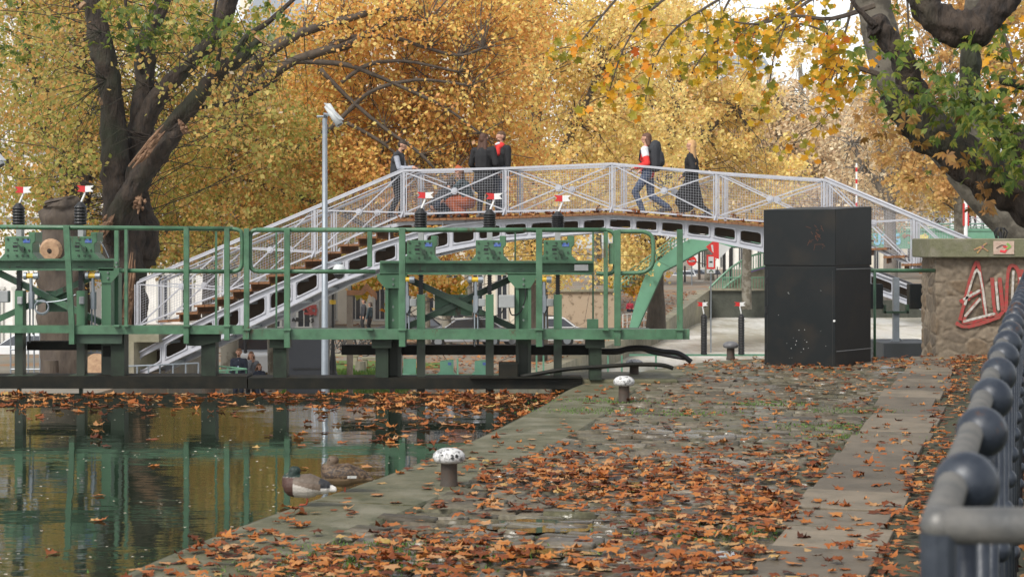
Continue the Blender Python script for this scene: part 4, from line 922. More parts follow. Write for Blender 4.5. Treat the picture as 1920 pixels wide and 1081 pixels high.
m = MB(); a_ = P(1657, 643, 30.2); b_ = P(1756, 643, 30.2); m.box(((a_.x + b_.x) / 2, 30.9, (a_.z - 4.5) / 2 + .0), (b_.x - a_.x, 1.3, a_.z + 4.5)); tag(m.build('concrete_plinth', mat('dark_plinth', (.05, .055, .06), .6, 0, (.035, .04, .04), 3, .7), origin=((a_.x + b_.x) / 2, 30.9, -4.5), bevel=.01), 'dark concrete plinth rising from the canal under the signal post', 'plinth')
m = MB(); m.tube([P(1634, 507, 26.6), P(1752, 507, 27.2)], .028, 8); m.tube([P(1640, 507, 26.6), P(1640, 700, 26.6)], .02, 6); tag(m.build('guard_rail', M_green, origin=P(1690, 690, 26.8), smooth=True), 'green guard rail between the black cabinet and the pier', 'railing')
# ================================================================ trees
L_olive = leafmat('olive_gold_leaf', [(0, (.20, .25, .05)), (.25, (.42, .42, .10)), (.48, (.58, .50, .16)), (.66, (.74, .50, .17)), (.8, (.74, .40, .12)), (.9, (.46, .26, .10)), (1, (.92, .88, .72))], .58, clump=.45, clump_amt=.22)  # near-white last stop paints sky sparkle onto some leaves
L_orange = leafmat('orange_leaf', [(0, (.42, .2, .08)), (.2, (.78, .38, .12)), (.42, (.95, .58, .17)), (.62, (.97, .74, .24)), (.8, (.66, .56, .16)), (.9, (.78, .34, .10)), (1, (.94, .88, .70))], .5, clump=.35, clump_amt=.22)  # whitish end stop puts sparkle into the orange leaf colour
L_yellow = leafmat('yellow_leaf', [(0, (.50, .34, .14)), (.25, (.88, .62, .23)), (.5, (.97, .80, .32)), (.72, (.86, .76, .28)), (.88, (.82, .46, .18)), (1, (.96, .90, .70))], .5, clump=.25, clump_amt=.2)  # last stop again a painted sparkle, not a yellow leaf tone
L_tan_haze = leafmat('haze_tinted_tan_leaf', [(0, (.48, .32, .20)), (.4, (.76, .56, .34)), (.75, (.86, .70, .44)), (1, (.95, .88, .70))], .5, clump=.2, clump_amt=.2)  # distance haze painted into the tan colour; whitish end stop adds sparkle
L_green = leafmat('chestnut_green_leaf', [(0, (.03, .065, .010)), (.35, (.075, .13, .018)), (.65, (.17, .20, .03)), (.92, (.35, .30, .04)), (1, (.35, .14, .03))], .42, .42, clump=1.2, clump_amt=.45)
L_plane = leafmat('plane_tree_leaf', [(0, (.12, .15, .02)), (.3, (.36, .30, .03)), (.55, (.72, .44, .03)), (.8, (.75, .30, .02)), (1, (.50, .09, .015))], .5, .45, clump=.8, clump_amt=.3)
def limb(m, pts, d, seg=10, wob=.25, n=5):
    "pts: (px, py, radius px[, depth offset])"
    q = [(p[0], p[1], p[2], (p[3] if len(p) > 3 else 0)) for p in pts]; q = smoothpath(q, n)
    m.tube([P(a, b, d + e) for a, b, r, e in q], [pxm(max(r, .3), d + e) for a, b, r, e in q], seg, True, wob, random.random() * 50)
def kites(cent, size, updir=.35):
    n = len(cent); a = RNG.normal(0, 1, (n, 3)); a /= np.linalg.norm(a, axis=1)[:, None]
    b = RNG.normal(0, 1, (n, 3)); b -= a * (a * b).sum(1)[:, None]; b /= np.linalg.norm(b, axis=1)[:, None]; c = np.cross(a, b)
    s = (size * RNG.uniform(.6, 1.3, n))[:, None]
    v = np.stack([cent - a * s * .5, cent + b * s * .42 + c * s * .08, cent + a * s * .55, cent - b * s * .42 + c * s * .08], 1)
    return v.reshape(-1, 3)
DENS = .63
def crown_points(blobs, per=46, sig=.42):
    out = []; cl = []; sig *= .8; per = int(per * 1.25)
    for (px, py, d, rx, ry, rz, n) in blobs:
        c = P(px, py, d); k = max(1, int(n * DENS) // per); q = RNG.normal(0, 1, (k, 3)); q /= np.linalg.norm(q, axis=1)[:, None]; q *= (RNG.random(k) ** .42)[:, None]
        q = q * np.array([pxm(rx, d), rz, pxm(ry, d)]) + np.array(c); cl.append(q)
        cc = np.repeat(q, per, 0); sg = sig * RNG.uniform(.6, 1.5, k).repeat(per)[:, None]
        out.append(cc + RNG.normal(0, 1, cc.shape) * sg * np.array([1, 1, .75]))
    return np.concatenate(out), np.concatenate(cl)
def twigs(m, hubs, cl, frac, r0, seg=4):
    hubs = np.array(hubs)
    for c in cl[RNG.random(len(cl)) < frac]:
        k = np.argmin(np.linalg.norm(hubs - c, axis=1) * RNG.uniform(.7, 1.3, len(hubs))); h = hubs[k]; dv = c - h; L_ = np.linalg.norm(dv)
        mid = h + dv * .5 + RNG.normal(0, .1, 3) * L_ + np.array([0, 0, .12 * L_])
        m.tube([tuple(h), tuple(h * .6 + mid * .4 + RNG.normal(0, .03, 3) * L_), tuple(mid), tuple((mid + c) / 2 + RNG.normal(0, .04, 3) * L_), tuple(c), tuple(c + dv / max(L_, .1) * .5 - np.array([0, 0, .2]))], [r0, r0 * .8, r0 * .6, r0 * .42, r0 * .28, r0 * .12], seg)
ZG = LZ
def tree(name, label, base, limbs, blobs, lm, size, bark, per=46, sig=.42, frac=.25, r0=.05, group='autumn trees along the canal', cat='tree', extra=None, wob=.25):
    bx, bd_, bz = base; r = empty(name, (bx, bd_, bz), label, cat, group); m = MB(); hubs = []
    for L_, dd_ in limbs:
        limb(m, L_, dd_, 10 if bd_ > 50 else 30, wob, 5 if bd_ > 50 else 14)
        for p in L_[1:]: hubs.append(tuple(P(p[0], p[1], dd_ + (p[3] if len(p) > 3 else 0))))
    pts, cl = crown_points(blobs, per, sig)
    m.build('trunk', bark, r, smooth=True)
    if frac > 0:
        tm = MB(); twigs(tm, hubs, cl, frac, r0); tm.build('branches', bark, r, smooth=False)
    v = kites(pts, size); cr_ = np_mesh('crown', v, np.arange(len(v)).reshape(-1, 4), lm, r)
    return r, cl
# --- big cut-back chestnut on the left bank, d = 44.5
D1 = 44.5
c0 = G(250, 700, LT); c0 = P(245, 702, D1)
limbs1 = [([(246, 735, 52), (240, 700, 46), (236, 620, 40), (234, 540, 38), (232, 460, 37), (228, 400, 34), (219, 340, 29), (215, 280, 26), (211, 210, 22), (202, 140, 21), (188, 80, 22), (176, 20, 16), (168, -30, 14), (160, -120, 12)], D1),
          ([(258, 500, 30), (252, 420, 28), (250, 350, 26), (256, 290, 24), (264, 230, 23), (271, 160, 19), (273, 100, 18), (280, 60, 15), (298, 20, 14), (318, -30, 13)], D1 + .5),
          ([(262, 250, 20), (288, 195, 18), (320, 155, 16), (355, 120, 15), (385, 88, 15), (412, 45, 17), (432, -10, 17), (450, -90, 14)], D1 + .3),
          ([(228, 440, 20), (240, 380, 20), (258, 320, 18, -.3), (300, 262, 16, -.5), (345, 212, 17, -.7), (385, 165, 15, -.8), (418, 130, 15, -.9), (452, 108, 12, -.9), (476, 88, 10, -.9), (488, 76, 9, -.9)], D1),
          ([(434, 115, 8, -.9), (462, 70, 6, -.9), (505, 40, 5, -.8), (560, -10, 4, -.6)], D1),
          ([(214, 450, 24, -.2), (228, 395, 22, -.5), (255, 345, 20, -.7), (285, 305, 18, -.8), (312, 272, 16, -.9), (330, 250, 13, -.9), (344, 234, 9, -.9)], D1),
          ([(262, 480, 28, .4), (272, 440, 30, .4), (264, 400, 24, .4), (266, 372, 15, .4), (266, 357, 9, .3)], D1),
          ([(150, 0, 6), (158, -30, 8), (168, -60, 8)], D1), ([(262, 130, 5), (258, 90, 4), (240, 40, 3), (235, 0, 3)], D1 + .2), ([(400, 150, 5), (412, 90, 4), (400, 40, 3), (410, -20, 2)], D1 - .6), ([(350, 205, 4, -.7), (440, 190, 3, -.5), (520, 150, 2)], D1)]
leaf_bl = [(-40, 60, 52, 260, 200, 4, 9000), (60, 350, 52, 160, 120, 3, 5000), (120, 180, 50, 120, 120, 3, 5000), (330, 330, 53, 130, 90, 3, 9500), (450, 260, 53, 140, 120, 3, 10000), (350, 60, 52, 200, 70, 3, 5000), (380, 430, 52, 110, 70, 2.5, 6000), (560, 330, 54, 100, 130, 3, 8000), (130, 480, 53, 110, 60, 2, 3000)]
r1, _ = tree('chestnut_tree', 'huge dark chestnut on the left bank with cut and torn limbs', (c0.x, D1, LT - .2), limbs1, leaf_bl, L_olive, .11, M_bark, per=40, sig=.36, frac=.22, r0=.014)
M_torn = mat('torn_heartwood', (.24, .14, .08), .85, 0, (.10, .05, .03), 7, .8, .01, 20)
# torn and sawn faces (pale wood) as parts of the same tree
for (a, b, ra, rb, dz) in [((487, 77), (489.5, 74), 12.3, 12, -.92), ((191, 190), (186, 191), 7, 7, -.75), ((156, 12), (152, 8), 8, 8, -.3)]:
    m = MB(); m.tube([P(a[0], a[1], D1 + dz), P(b[0], b[1], D1 + dz)], [pxm(ra, D1), pxm(rb, D1)], 14); m.build('sawn_face', M_cutwood, r1)
for pts in [[(312, 238), (322, 240), (300, 262), (262, 300), (248, 312), (262, 285), (290, 255)], [(336, 224), (342, 238), (356, 240), (350, 254), (338, 246), (330, 240)], [(262, 358), (270, 362), (270, 385), (255, 398), (253, 372)], [(212, 400), (206, 425), (190, 448), (182, 448), (196, 425), (208, 402)], [(250, 470), (244, 600), (232, 640), (228, 580), (238, 480)]]:
    m = MB(); ys_ = sorted(pts, key=lambda p: p[1]); top_, bot_ = ys_[0], ys_[-1]; dd_ = D1 - (1.3 if pts[0][1] < 330 else .80); wd_ = 7 if pts[0][1] < 330 else 10
    for k in range(26):
        f0, f1 = sorted((random.uniform(-.05, .8), random.uniform(.2, 1.05))); o0 = random.gauss(0, wd_ * .5)
        a_ = (top_[0] + (bot_[0] - top_[0]) * f0 + o0, top_[1] + (bot_[1] - top_[1]) * f0 + o0 * .5); b_ = (top_[0] + (bot_[0] - top_[0]) * f1 + o0, top_[1] + (bot_[1] - top_[1]) * f1 + o0 * .5)
        m.tube([P(*a_, dd_ + random.uniform(-.05, .12)), P((a_[0] + b_[0]) / 2 + random.gauss(0, 1), (a_[1] + b_[1]) / 2, dd_ + random.uniform(-.06, .06)), P(*b_, dd_ + random.uniform(.0, .2))], [.006, .045, .02], 5)
    m.build('torn_wood', M_torn, r1)
# green sprays in front of the upper limbs
def palmate(cent, size, down=.6):
    "seven leaflet chestnut leaves, each leaflet a bent diamond"
    out = []; 
    for c in cent:
        ax = Vector((random.gauss(0, .6), random.gauss(-.5, .5), random.gauss(.5, .5))).normalized(); x = ax.orthogonal().normalized(); y = ax.cross(x); s = size * random.uniform(.6, 1.2); a0 = random.uniform(0, 6.28)
        for k in range(random.choice((5, 6, 7))):
            a_ = a0 + (k - 3) * .62; dr = x * math.cos(a_) + y * math.sin(a_) - Vector((0, 0, down * random.uniform(.5, 1.2))); dr.normalize(); l = s * (1 - .12 * abs(k - 3)); sd_ = dr.cross(ax); sd_ = sd_.normalized() * l * .19
            cc = Vector(c); out += [cc, cc + dr * l * .62 + sd_ + ax * l * .04, cc + dr * l - Vector((0, 0, l * .12)), cc + dr * l * .62 - sd_ + ax * l * .04]
    return np.array([tuple(v) for v in out])
def palm_crown(name, spots, per, size, parent, m_):
    cent = []
    for (px, py, d, sx, sy, n) in spots:
        for _ in range(n):
            c = P(px + random.gauss(0, sx), py + random.gauss(0, sy), d + random.gauss(0, .5))
            for _ in range(per): cent.append(c + Vector((random.gauss(0, size), random.gauss(0, size), random.gauss(0, size * .7))))
    v = palmate(cent, size); return np_mesh(name, v, np.arange(len(v)).reshape(-1, 4), m_, parent)
palm_crown('green_sprays', [(250, 30, 43, 35, 20, 15), (300, 65, 43, 22, 12, 12), (370, 45, 42.8, 36, 14, 12), (420, 75, 43, 28, 12, 11), (500, 35, 43, 30, 18, 8), (20, 90, 43, 16, 30, 8), (240, 8, 43, 60, 10, 10), (60, 30, 43, 50, 25, 8)], 4, .18, r1, L_green)
_p, _c = crown_points([(360, 110, 43, 170, 90, .7, 560), (100, 130, 43, 90, 110, .7, 750), (450, 230, 43, 110, 90, .7, 600), (120, 300, 43.2, 70, 90, .6, 520)], 14, .3); _v = kites(_p, .12); np_mesh('outer_sprays', _v, np.arange(len(_v)).reshape(-1, 4), L_olive, r1)
m = MB(); twigs(m, [tuple(P(x, y, 43.6)) for x, y in ((200, 150), (270, 160), (360, 120), (410, 50), (470, 90), (300, 260), (190, 60))], _c, .8, .012); m.build('outer_twigs', M_bark, r1)
# --- stump
D2 = 42.0; s = P(122, 705, D2); r = empty('tree_stump', (s.x, D2, LT), 'tall sawn tree stump with a pale branch scar behind the left gate', 'stump')
m = MB(); limb(m, [(122, 735, 50), (121, 700, 45), (119, 640, 42), (117, 560, 41), (116, 500, 40), (116, 440, 38), (116, 400, 35), (116, 385, 34), (114, 377, 33)], D2, 18, .35); m.build('trunk', M_bark2, r, smooth=True)
m = MB(); m.tube([P(96, 468, D2 - .48), P(93, 470, D2 - .66)], [pxm(21, D2), pxm(17, D2)], 18); m.build('sawn_face', M_cutwood, r)
m = MB(); m.tube([P(93, 470, D2 - .662), P(93, 470, D2 - .67)], [pxm(5, D2), pxm(4, D2)], 8); m.build('knot', M_bark, r)
m = MB(); m.tube([P(112, 377, D2), P(111, 372, D2)], [pxm(33, D2), pxm(28, D2)], 20, True, .2); m.build('top_face', M_bark2, r)
for (x, y, w_, h_, lb) in [(185, 684, 44, 46, 'pale sawn log round standing between the gate posts'), (95, 690, 30, 30, 'split log piece leaning at the foot of the stump')]:
    m = MB(); c = P(x, y, 41); m.lathe([(pxm(w_ / 2, 41), -pxm(h_ / 2, 41)), (pxm(w_ / 2, 41) * .96, pxm(h_ / 2, 41))], c, 18, Matrix.Rotation(R(84), 3, 'X') if w_ > 40 else None); tag(m.build('log', M_cutwood if w_ > 40 else M_bark2, origin=c), lb, 'log')
# --- trees behind
def bgtree(name, label, px, d, trunk_r, limbs, blobs, lm, size, bark=None, zb=None, **k):
    zb = ZG if zb is None else zb; b = P(px, 0, d); yb = HZ + (EYE - zb) / d * F
    L0 = [([(px, yb + 6, trunk_r * 1.15)] + limbs[0][0], d)] + [(l[0], d) for l in limbs[1:]]
    return tree(name, label, (b.x, d, zb), L0, blobs, lm, size, bark or M_bark2, **k)
bgtree('chestnut_tree', 'olive and gold tree with several dark trunks behind the big chestnut', 150, 60, 22, [([(148, 520, 20), (140, 400, 18), (120, 300, 15), (90, 200, 12), (60, 120, 9), (40, 20, 6)],), ([(145, 430, 15), (160, 330, 14), (158, 210, 13), (150, 100, 11), (140, -20, 8)],), ([(144, 420, 13), (110, 390, 10), (60, 350, 10), (20, 310, 8), (-10, 270, 6)],), ([(120, 300, 10), (70, 230, 10), (40, 190, 7)],)],
       [(60, 130, 61, 150, 180, 4, 9000), (150, 260, 62, 170, 150, 4, 13000), (10, 330, 60, 120, 100, 3, 2500), (300, 200, 62, 160, 220, 4, 21000), (200, 20, 61, 220, 90, 4, 14000), (250, -120, 61, 330, 70, 4, 9000), (260, 440, 63, 180, 60, 3, 10000)], L_olive, .128, M_bark, frac=.35, r0=.022)
bgtree('chestnut_tree', 'brown gold tree whose sagging limbs cross behind the stair flight', 226, 62, 13, [([(240, 560, 12), (290, 470, 12), (350, 412, 12), (430, 330, 12), (455, 220, 9), (470, 100, 7)],), ([(490, 330, 12), (458, 352, 12), (420, 378, 11), (388, 392, 10), (350, 412, 9), (300, 422, 8)],), ([(500, 400, 10), (560, 330, 9), (600, 270, 8), (640, 150, 6)],)],
       [(420, 330, 63, 140, 120, 3.5, 17000), (560, 430, 62, 130, 90, 3.5, 15000), (470, 160, 64, 160, 140, 4, 22000), (600, 250, 64, 110, 160, 4, 14000), (440, 460, 62, 150, 50, 3, 7000)], L_olive, .128, M_bark2, frac=.35, r0=.022)
# sweeping brown branches of the orange tree
br3 = [([(392, 560, 12), (400, 440, 14), (425, 330, 14), (440, 250, 14), (450, 160, 14), (500, 100, 12), (570, 60, 9), (640, 40, 7), (730, 12, 5)],), ([(450, 180, 12), (540, 120, 9), (600, 98, 8), (650, 85, 8), (690, 62, 6), (740, 35, 5), (800, 42, 3)],),
       ([(600, 98, 6), (660, 70, 5), (740, 72, 4), (800, 90, 3.4), (860, 104, 3), (905, 90, 2)],), ([(560, 115, 5), (640, 120, 5), (700, 140, 4), (780, 175, 3.4), (840, 205, 2.6), (900, 250, 2)],), ([(600, 130, 5), (660, 190, 4), (720, 240, 3.5), (790, 290, 3), (840, 350, 2)],),
       ([(450, 250, 9), (540, 280, 7), (620, 240, 5), (690, 175, 4), (780, 150, 3), (880, 160, 2)],), ([(425, 330, 8), (560, 370, 6), (640, 400, 5), (720, 440, 4), (800, 470, 2)],), ([(640, 155, 4), (690, 122, 4), (760, 115, 3), (860, 135, 2)],), ([(650, 230, 4), (720, 270, 3), (770, 320, 2.4), (830, 400, 2)],)]
bgtree('plane_tree', 'orange plane tree with long thin brown branches above the bridge stairs', 390, 54, 12, br3,
       [(700, 60, 56, 190, 90, 3, 15000), (880, 130, 57, 170, 150, 3.5, 17000), (780, 250, 57, 180, 120, 3.5, 17000), (650, 330, 56, 150, 110, 3, 12000), (820, 400, 57, 160, 90, 3, 14000), (930, 330, 58, 110, 130, 3, 11000), (960, 30, 58, 110, 80, 3, 7000), (780, -90, 57, 240, 60, 3, 7000), (650, 180, 57, 120, 90, 3, 8000), (760, 500, 58, 110, 40, 2.5, 3200)], L_orange, .125, M_bark2, frac=.5, r0=.016)
bgtree('plane_tree', 'bright yellow plane tree behind the middle of the white bridge', 1010, 82, 16, [([(1010, 470, 14), (1000, 300, 12), (1010, 150, 9), (1020, 0, 6)],), ([(1005, 350, 9), (1080, 230, 7), (1130, 120, 5)],), ([(1003, 380, 9), (930, 260, 7), (880, 150, 5)],)],
       [(1000, 100, 83, 190, 160, 5, 20000), (1120, 260, 84, 180, 170, 5, 22000), (980, 380, 82, 150, 120, 4, 16000), (1160, 60, 85, 170, 110, 5, 14000), (1060, 500, 82, 110, 45, 3, 5500)], L_yellow, .165, M_bark2, frac=.32, r0=.03)
bgtree('plane_tree', 'golden plane tree behind the right half of the bridge deck', 1230, 105, 15, [([(1232, 470, 13), (1240, 330, 11), (1270, 200, 8), (1280, 80, 5)],), ([(1240, 330, 8), (1320, 250, 6), (1380, 200, 5)],)],
       [(1440, 60, 112, 130, 60, 5, 3800), (1570, 90, 118, 90, 60, 5, 2200), (1270, 200, 106, 170, 140, 6, 21000), (1370, 330, 108, 150, 110, 6, 15000), (1210, 370, 104, 110, 110, 5, 10000), (1260, 60, 106, 100, 90, 5, 6500), (1190, 480, 104, 70, 50, 4, 3000), (1380, 190, 108, 80, 60, 5, 4500)], L_yellow, .21, M_bark2, frac=.32, r0=.035)
bgtree('plane_tree', 'pale tan plane tree farther down the canal left of the bare trees', 1400, 150, 9, [([(1402, 440, 8), (1420, 300, 7), (1440, 180, 5)],)],
       [(1480, 300, 152, 150, 120, 8, 17000), (1430, 210, 152, 90, 60, 6, 5000), (1560, 330, 155, 110, 80, 8, 7500), (1440, 400, 150, 140, 45, 6, 5500), (1600, 400, 158, 120, 40, 6, 4500)], L_tan_haze, .3, M_barkp, per=30, sig=.7, frac=.3, r0=.07)
bgtree('bare_tree', 'nearly bare grey tree on the far bank right of the golden trees', 1670, 135, 12, [([(1668, 400, 11), (1660, 330, 9), (1645, 250, 7), (1635, 190, 5)],), ([(1665, 360, 8), (1690, 290, 6), (1710, 230, 4)],), ([(1664, 370, 7), (1625, 320, 5), (1600, 270, 4)],), ([(1667, 380, 6), (1730, 320, 5), (1760, 280, 3)],)],
       [(1660, 260, 136, 110, 90, 5, 2600), (1720, 340, 136, 80, 60, 4, 1500), (1610, 330, 136, 60, 70, 4, 900)], L_tan_haze, .3, mat('pale_grey_bark', (.19, .17, .15), .85, 0, (.11, .10, .09), 3, .8), zb=-2.4, per=10, sig=.6, frac=1, r0=.06)
bgtree('plane_tree', 'tawny brown tree on the right bank behind the leaning chestnut trunk', 1800, 120, 10, [([(1798, 400, 9), (1790, 300, 8), (1800, 200, 6)],), ([(1793, 340, 6), (1740, 280, 5), (1720, 220, 4)],)],
       [(1780, 330, 122, 130, 70, 5, 8000), (1830, 180, 122, 150, 120, 5, 11000), (1890, 320, 122, 100, 110, 5, 7000), (1700, 200, 124, 110, 130, 5, 6000), (1880, 40, 122, 130, 110, 5, 9000), (1700, 40, 124, 120, 90, 5, 3500)], leafmat('tawny_leaf', [(0, (.45, .25, .10)), (.4, (.66, .40, .15)), (.8, (.72, .55, .2)), (1, (.5, .5, .15))], .5), .27, M_barkp, zb=-2.4, frac=.3, r0=.05)
# far hazy row closing the view down the canal
for k, (px, d, lb) in enumerate([(1500, 210, 'distant golden tree at the bend of the canal'), (1760, 200, 'distant green yellow tree beside the far green bridge'), (1330, 190, 'distant yellow tree rising behind the golden plane tree'), (1120, 170, 'distant yellow tree behind the middle of the bridge'), (1620, 230, 'distant tan tree behind the bare grey tree')]):
    bgtree('plane_tree', lb, px, d, 8, [([(px, 400, 7), (px + 5, 250, 5), (px, 120, 4)],)], [(px, 330, d, 130, 85, 8, 7000), (px + 20, 230 if k != 1 else 350, d, 110, 90 if k != 1 else 40, 8, 6000)], L_tan_haze if k != 1 else L_yellow, .5, M_barkp, zb=-2.4, per=26, sig=.9, frac=.1, r0=.08)
# small plane trunks along the left towpath
for (x, d, rp, yt, lb) in [(432, 58, 17, 380, 'mottled plane trunk on the towpath beside the man in a dark suit'), (511, 66, 9, 420, 'slim pale trunk between the white van and the dark cabinet'), (838, 92, 9, 380, 'pale plane trunk behind the cross brace of the right gate'), (880, 98, 8, 380, 'slim pale trunk left of the grey control box of the gate'), (800, 88, 8, 380, 'pale trunk just right of the leftmost gate screw'), (1225, 120, 9, 430, 'grey trunk on the towpath right of the green footbridge arch')]:
    b = P(x, 0, d); yb = HZ + (EYE - ZG) / d * F; r = empty('plane_tree', (b.x, d, ZG), lb, 'tree', 'young plane trees on the towpath'); m = MB()
    limb(m, [(x + 1, yb + 3, rp * 1.25), (x, yb - 20, rp * 1.02), (x - 2, (yb + yt) / 2, rp * .92), (x + 2, yt, rp * .8), (x, yt - 90, rp * .5)], d, 12, .12); m.build('trunk', M_barkp, r, smooth=True)
    pts, cl = crown_points([(x, yt - 60, d, 60, 60, 2.2, 2600)], 30, .4); v = kites(pts, .2); np_mesh('crown', v, np.arange(len(v)).reshape(-1, 4), L_orange if x < 1000 else L_yellow, r)
# pink trunk-protected tree with hanging leaves seen through the gate
pts, cl = crown_points([(830, 540, 60, 60, 20, 1, 260), (745, 540, 60, 14, 45, .6, 200), (690, 530, 60, 30, 22, .8, 160), (1185, 505, 114, 60, 50, 2, 2300)], 12, .2); v = kites(pts, .27)
r = empty('young_tree', (P(735, 0, 60).x, 60, ZG), 'young yellow leaved tree seen through the right gate braces', 'tree'); np_mesh('crown', v, np.arange(len(v)).reshape(-1, 4), L_plane, r)
m = MB(); b = P(735, 0, 60); m.tube([(b.x, 60, ZG), (b.x + .05, 60, -1), (b.x, 60, 2)], [.09, .07, .03], 8); twigs(m, [(b.x, 60, z) for z in (-1, -.4, .2, 1, 1.6)], cl[:60], .6, .015); m.build('trunk', M_bark2, r)
# --- leaning chestnut on the right, close (18 m)
D3 = 18.0
limbs3 = [([(2120, 660, 78), (2070, 540, 66), (2005, 440, 56), (1935, 376, 50), (1868, 334, 46), (1800, 290, 43), (1735, 238, 38), (1690, 200, 30), (1664, 170, 18)], D3),
          ([(1790, 290, 26, .3), (1740, 220, 26, .2), (1712, 170, 26, .1), (1690, 110, 22), (1660, 65, 20), (1640, 50, 24), (1628, 45, 10)], D3 + .2),
          ([(1985, 400, 40, .5), (1940, 310, 36, .4), (1895, 260, 26, .3), (1850, 215, 20, .2), (1822, 180, 20, .1), (1820, 120, 18), (1818, 75, 16)], D3 + .6),
          ([(1700, -70, 24, -.6), (1722, -20, 26, -.6), (1745, 25, 29, -.6), (1785, 52, 33, -.6), (1830, 52, 34, -.6), (1862, 22, 28, -.6), (1895, -15, 24, -.6), (1940, -70, 22, -.6)], D3),
          ([(1640, 50, 8), (1622, 30, 5), (1600, 5, 4), (1580, -40, 3)], D3 + .1), ([(1880, 150, 9, .2), (1905, 158, 8), (1950, 170, 9)], D3)]
L_wither = leafmat('withered_chestnut_leaf', [(0, (.12, .06, .02)), (.5, (.30, .15, .04)), (1, (.42, .30, .07))], .4)
r3 = empty('chestnut_tree', (P(2010, 600, D3).x, D3, 0), 'leaning near chestnut with bent limb and green leaves at top right', 'tree'); m = MB()
for L_, dd_ in limbs3: limb(m, L_, dd_, 36, .3, 16)
m.build('trunk', M_bark, r3, smooth=True)
spots3 = [(1690, 75, 17.6, 22, 25, 14), (1665, 110, 17.5, 22, 22, 14), (1720, 155, 17.4, 28, 22, 14), (1640, 185, 17.4, 22, 16, 12), (1715, 185, 17.3, 30, 14, 16), (1765, 185, 17.2, 34, 26, 34), (1815, 235, 17.2, 44, 18, 34), (1850, 200, 17.2, 40, 34, 44), (1880, 270, 17.1, 34, 32, 46), (1850, 300, 17.1, 26, 16, 12), (1895, 330, 17, 22, 16, 12), (1780, 110, 17.5, 20, 35, 10), (1880, 110, 17.4, 25, 30, 13), (1905, 180, 17.3, 16, 30, 18), (1640, 30, 17.6, 30, 18, 8), (1840, 85, 17.6, 28, 14, 7)]
palm_crown('crown', [(a, b, c, d_, e, int(n * .46)) for a, b, c, d_, e, n in spots3], 3, .108, r3, L_green)
palm_crown('withered_leaves', [(1750, 290, 16.9, 40, 22, 9), (1870, 370, 16.9, 30, 22, 7), (1640, 225, 17, 20, 14, 5), (1840, 240, 17, 50, 40, 6), (1700, 250, 17, 25, 14, 5)], 2, .11, r3, L_wither)
# --- plane tree of the right bank, 29 m: pale trunk and overhanging twigs with big leaves
D4 = 29.0
r4 = empty('plane_tree', (P(1960, 600, D4).x, D4, 0), 'pale leaning plane tree whose leafy twigs hang over the bridge', 'tree'); m = MB()
M_barkr = mat('weathered_plane_bark', (.13, .115, .09), .85, 0, (.055, .047, .035), 3.5, .9, .012, 14, lo=.45, hi=.58)
for L_ in ([(1990, 600, 44), (1960, 520, 40), (1915, 440, 34), (1850, 380, 30), (1790, 300, 32), (1720, 210, 33), (1672, 150, 33), (1655, 80, 34), (1640, 20, 32), (1622, -60, 30)], [(1850, 390, 26, 1), (1830, 320, 20, 1), (1815, 200, 17, 1), (1820, 60, 16, 1), (1830, -60, 14, 1)]): limb(m, L_, D4, 16, .12, 6)
m.build('trunk', M_barkr, r4, smooth=True)
tw = [[(1650, 140, 6), (1610, 128, 5), (1588, 130, 4), (1570, 118, 3), (1560, 105, 2), (1540, 122, 1.2)], [(1640, 10, 6), (1560, 35, 4), (1490, 30, 3), (1420, 45, 2.2), (1370, 40, 1.6)], [(1640, -20, 6), (1540, -10, 4), (1470, 40, 2.4), (1430, 90, 1.8), (1400, 140, 1.2)],
      [(1560, -40, 5), (1490, 10, 3), (1400, 55, 2.2), (1340, 80, 1.6), (1300, 130, 1.1)], [(1570, 120, 2), (1566, 170, 1.4), (1552, 215, 1), (1520, 248, .8)], [(1420, -40, 4), (1330, 10, 2.6), (1260, 60, 2), (1225, 120, 1.4), (1210, 190, .9)], [(1300, -40, 4), (1220, 20, 2.4), (1170, 90, 1.6), (1140, 180, 1)],
      [(1600, 0, 4), (1585, 60, 2), (1575, 100, 1.2), (1560, 150, .9)], [(1480, 30, 2), (1450, 110, 1.2), (1440, 190, .8)], [(1550, 60, 2.4), (1500, 45, 1.8), (1460, 60, 1.4), (1410, 100, 1)], [(1700, -30, 3), (1704, 60, 1.6), (1707, 98, 1.2)], [(1180, -30, 3), (1120, 40, 2), (1080, 90, 1.2)], [(1380, -20, 3), (1350, 40, 1.6), (1345, 130, 1)],
      [(1880, 60, 4), (1900, 120, 3), (1905, 180, 2)]]
m = MB(); tips = []
for t in tw:
    dd_ = D4 - random.uniform(.5, 4); limb(m, t, dd_, 5, 0, 4); q = smoothpath(t, 5)
    for p in q[4:]:
        tips.append((p[0], p[1], dd_))
        if random.random() < .75:
            a = random.uniform(1.2, 3.6); l = random.uniform(18, 70); e = (p[0] + math.cos(a) * l, p[1] + abs(math.sin(a)) * l); mid = ((p[0] + e[0]) / 2 + random.gauss(0, 4), (p[1] + e[1]) / 2 - 5)
            limb(m, [(p[0], p[1], max(p[2] * .5, .7)), (mid[0], mid[1], .6), (e[0], e[1], .4)], dd_, 4, 0, 3); tips += [(mid[0], mid[1], dd_), (e[0], e[1], dd_), (e[0], e[1], dd_)]
m.build('branches', M_bark2, r4)
pos = []; nr = []
for (x, y, dd_) in tips:
    for _ in range(random.choice((0, 1, 1, 2, 3))):
        pos.append(tuple(P(x + random.gauss(0, 9), y + 5 + random.gauss(0, 9), dd_ + random.gauss(0, .2)))); nr.append((random.gauss(0, .5), -1 + random.gauss(0, .4), random.gauss(0.2, .5)))
for _ in range(34): x, y = random.uniform(1840, 1925), random.uniform(0, 180); pos.append(tuple(P(x, y, 27))); nr.append((random.gauss(0, .5), -1, random.gauss(0, .5)))
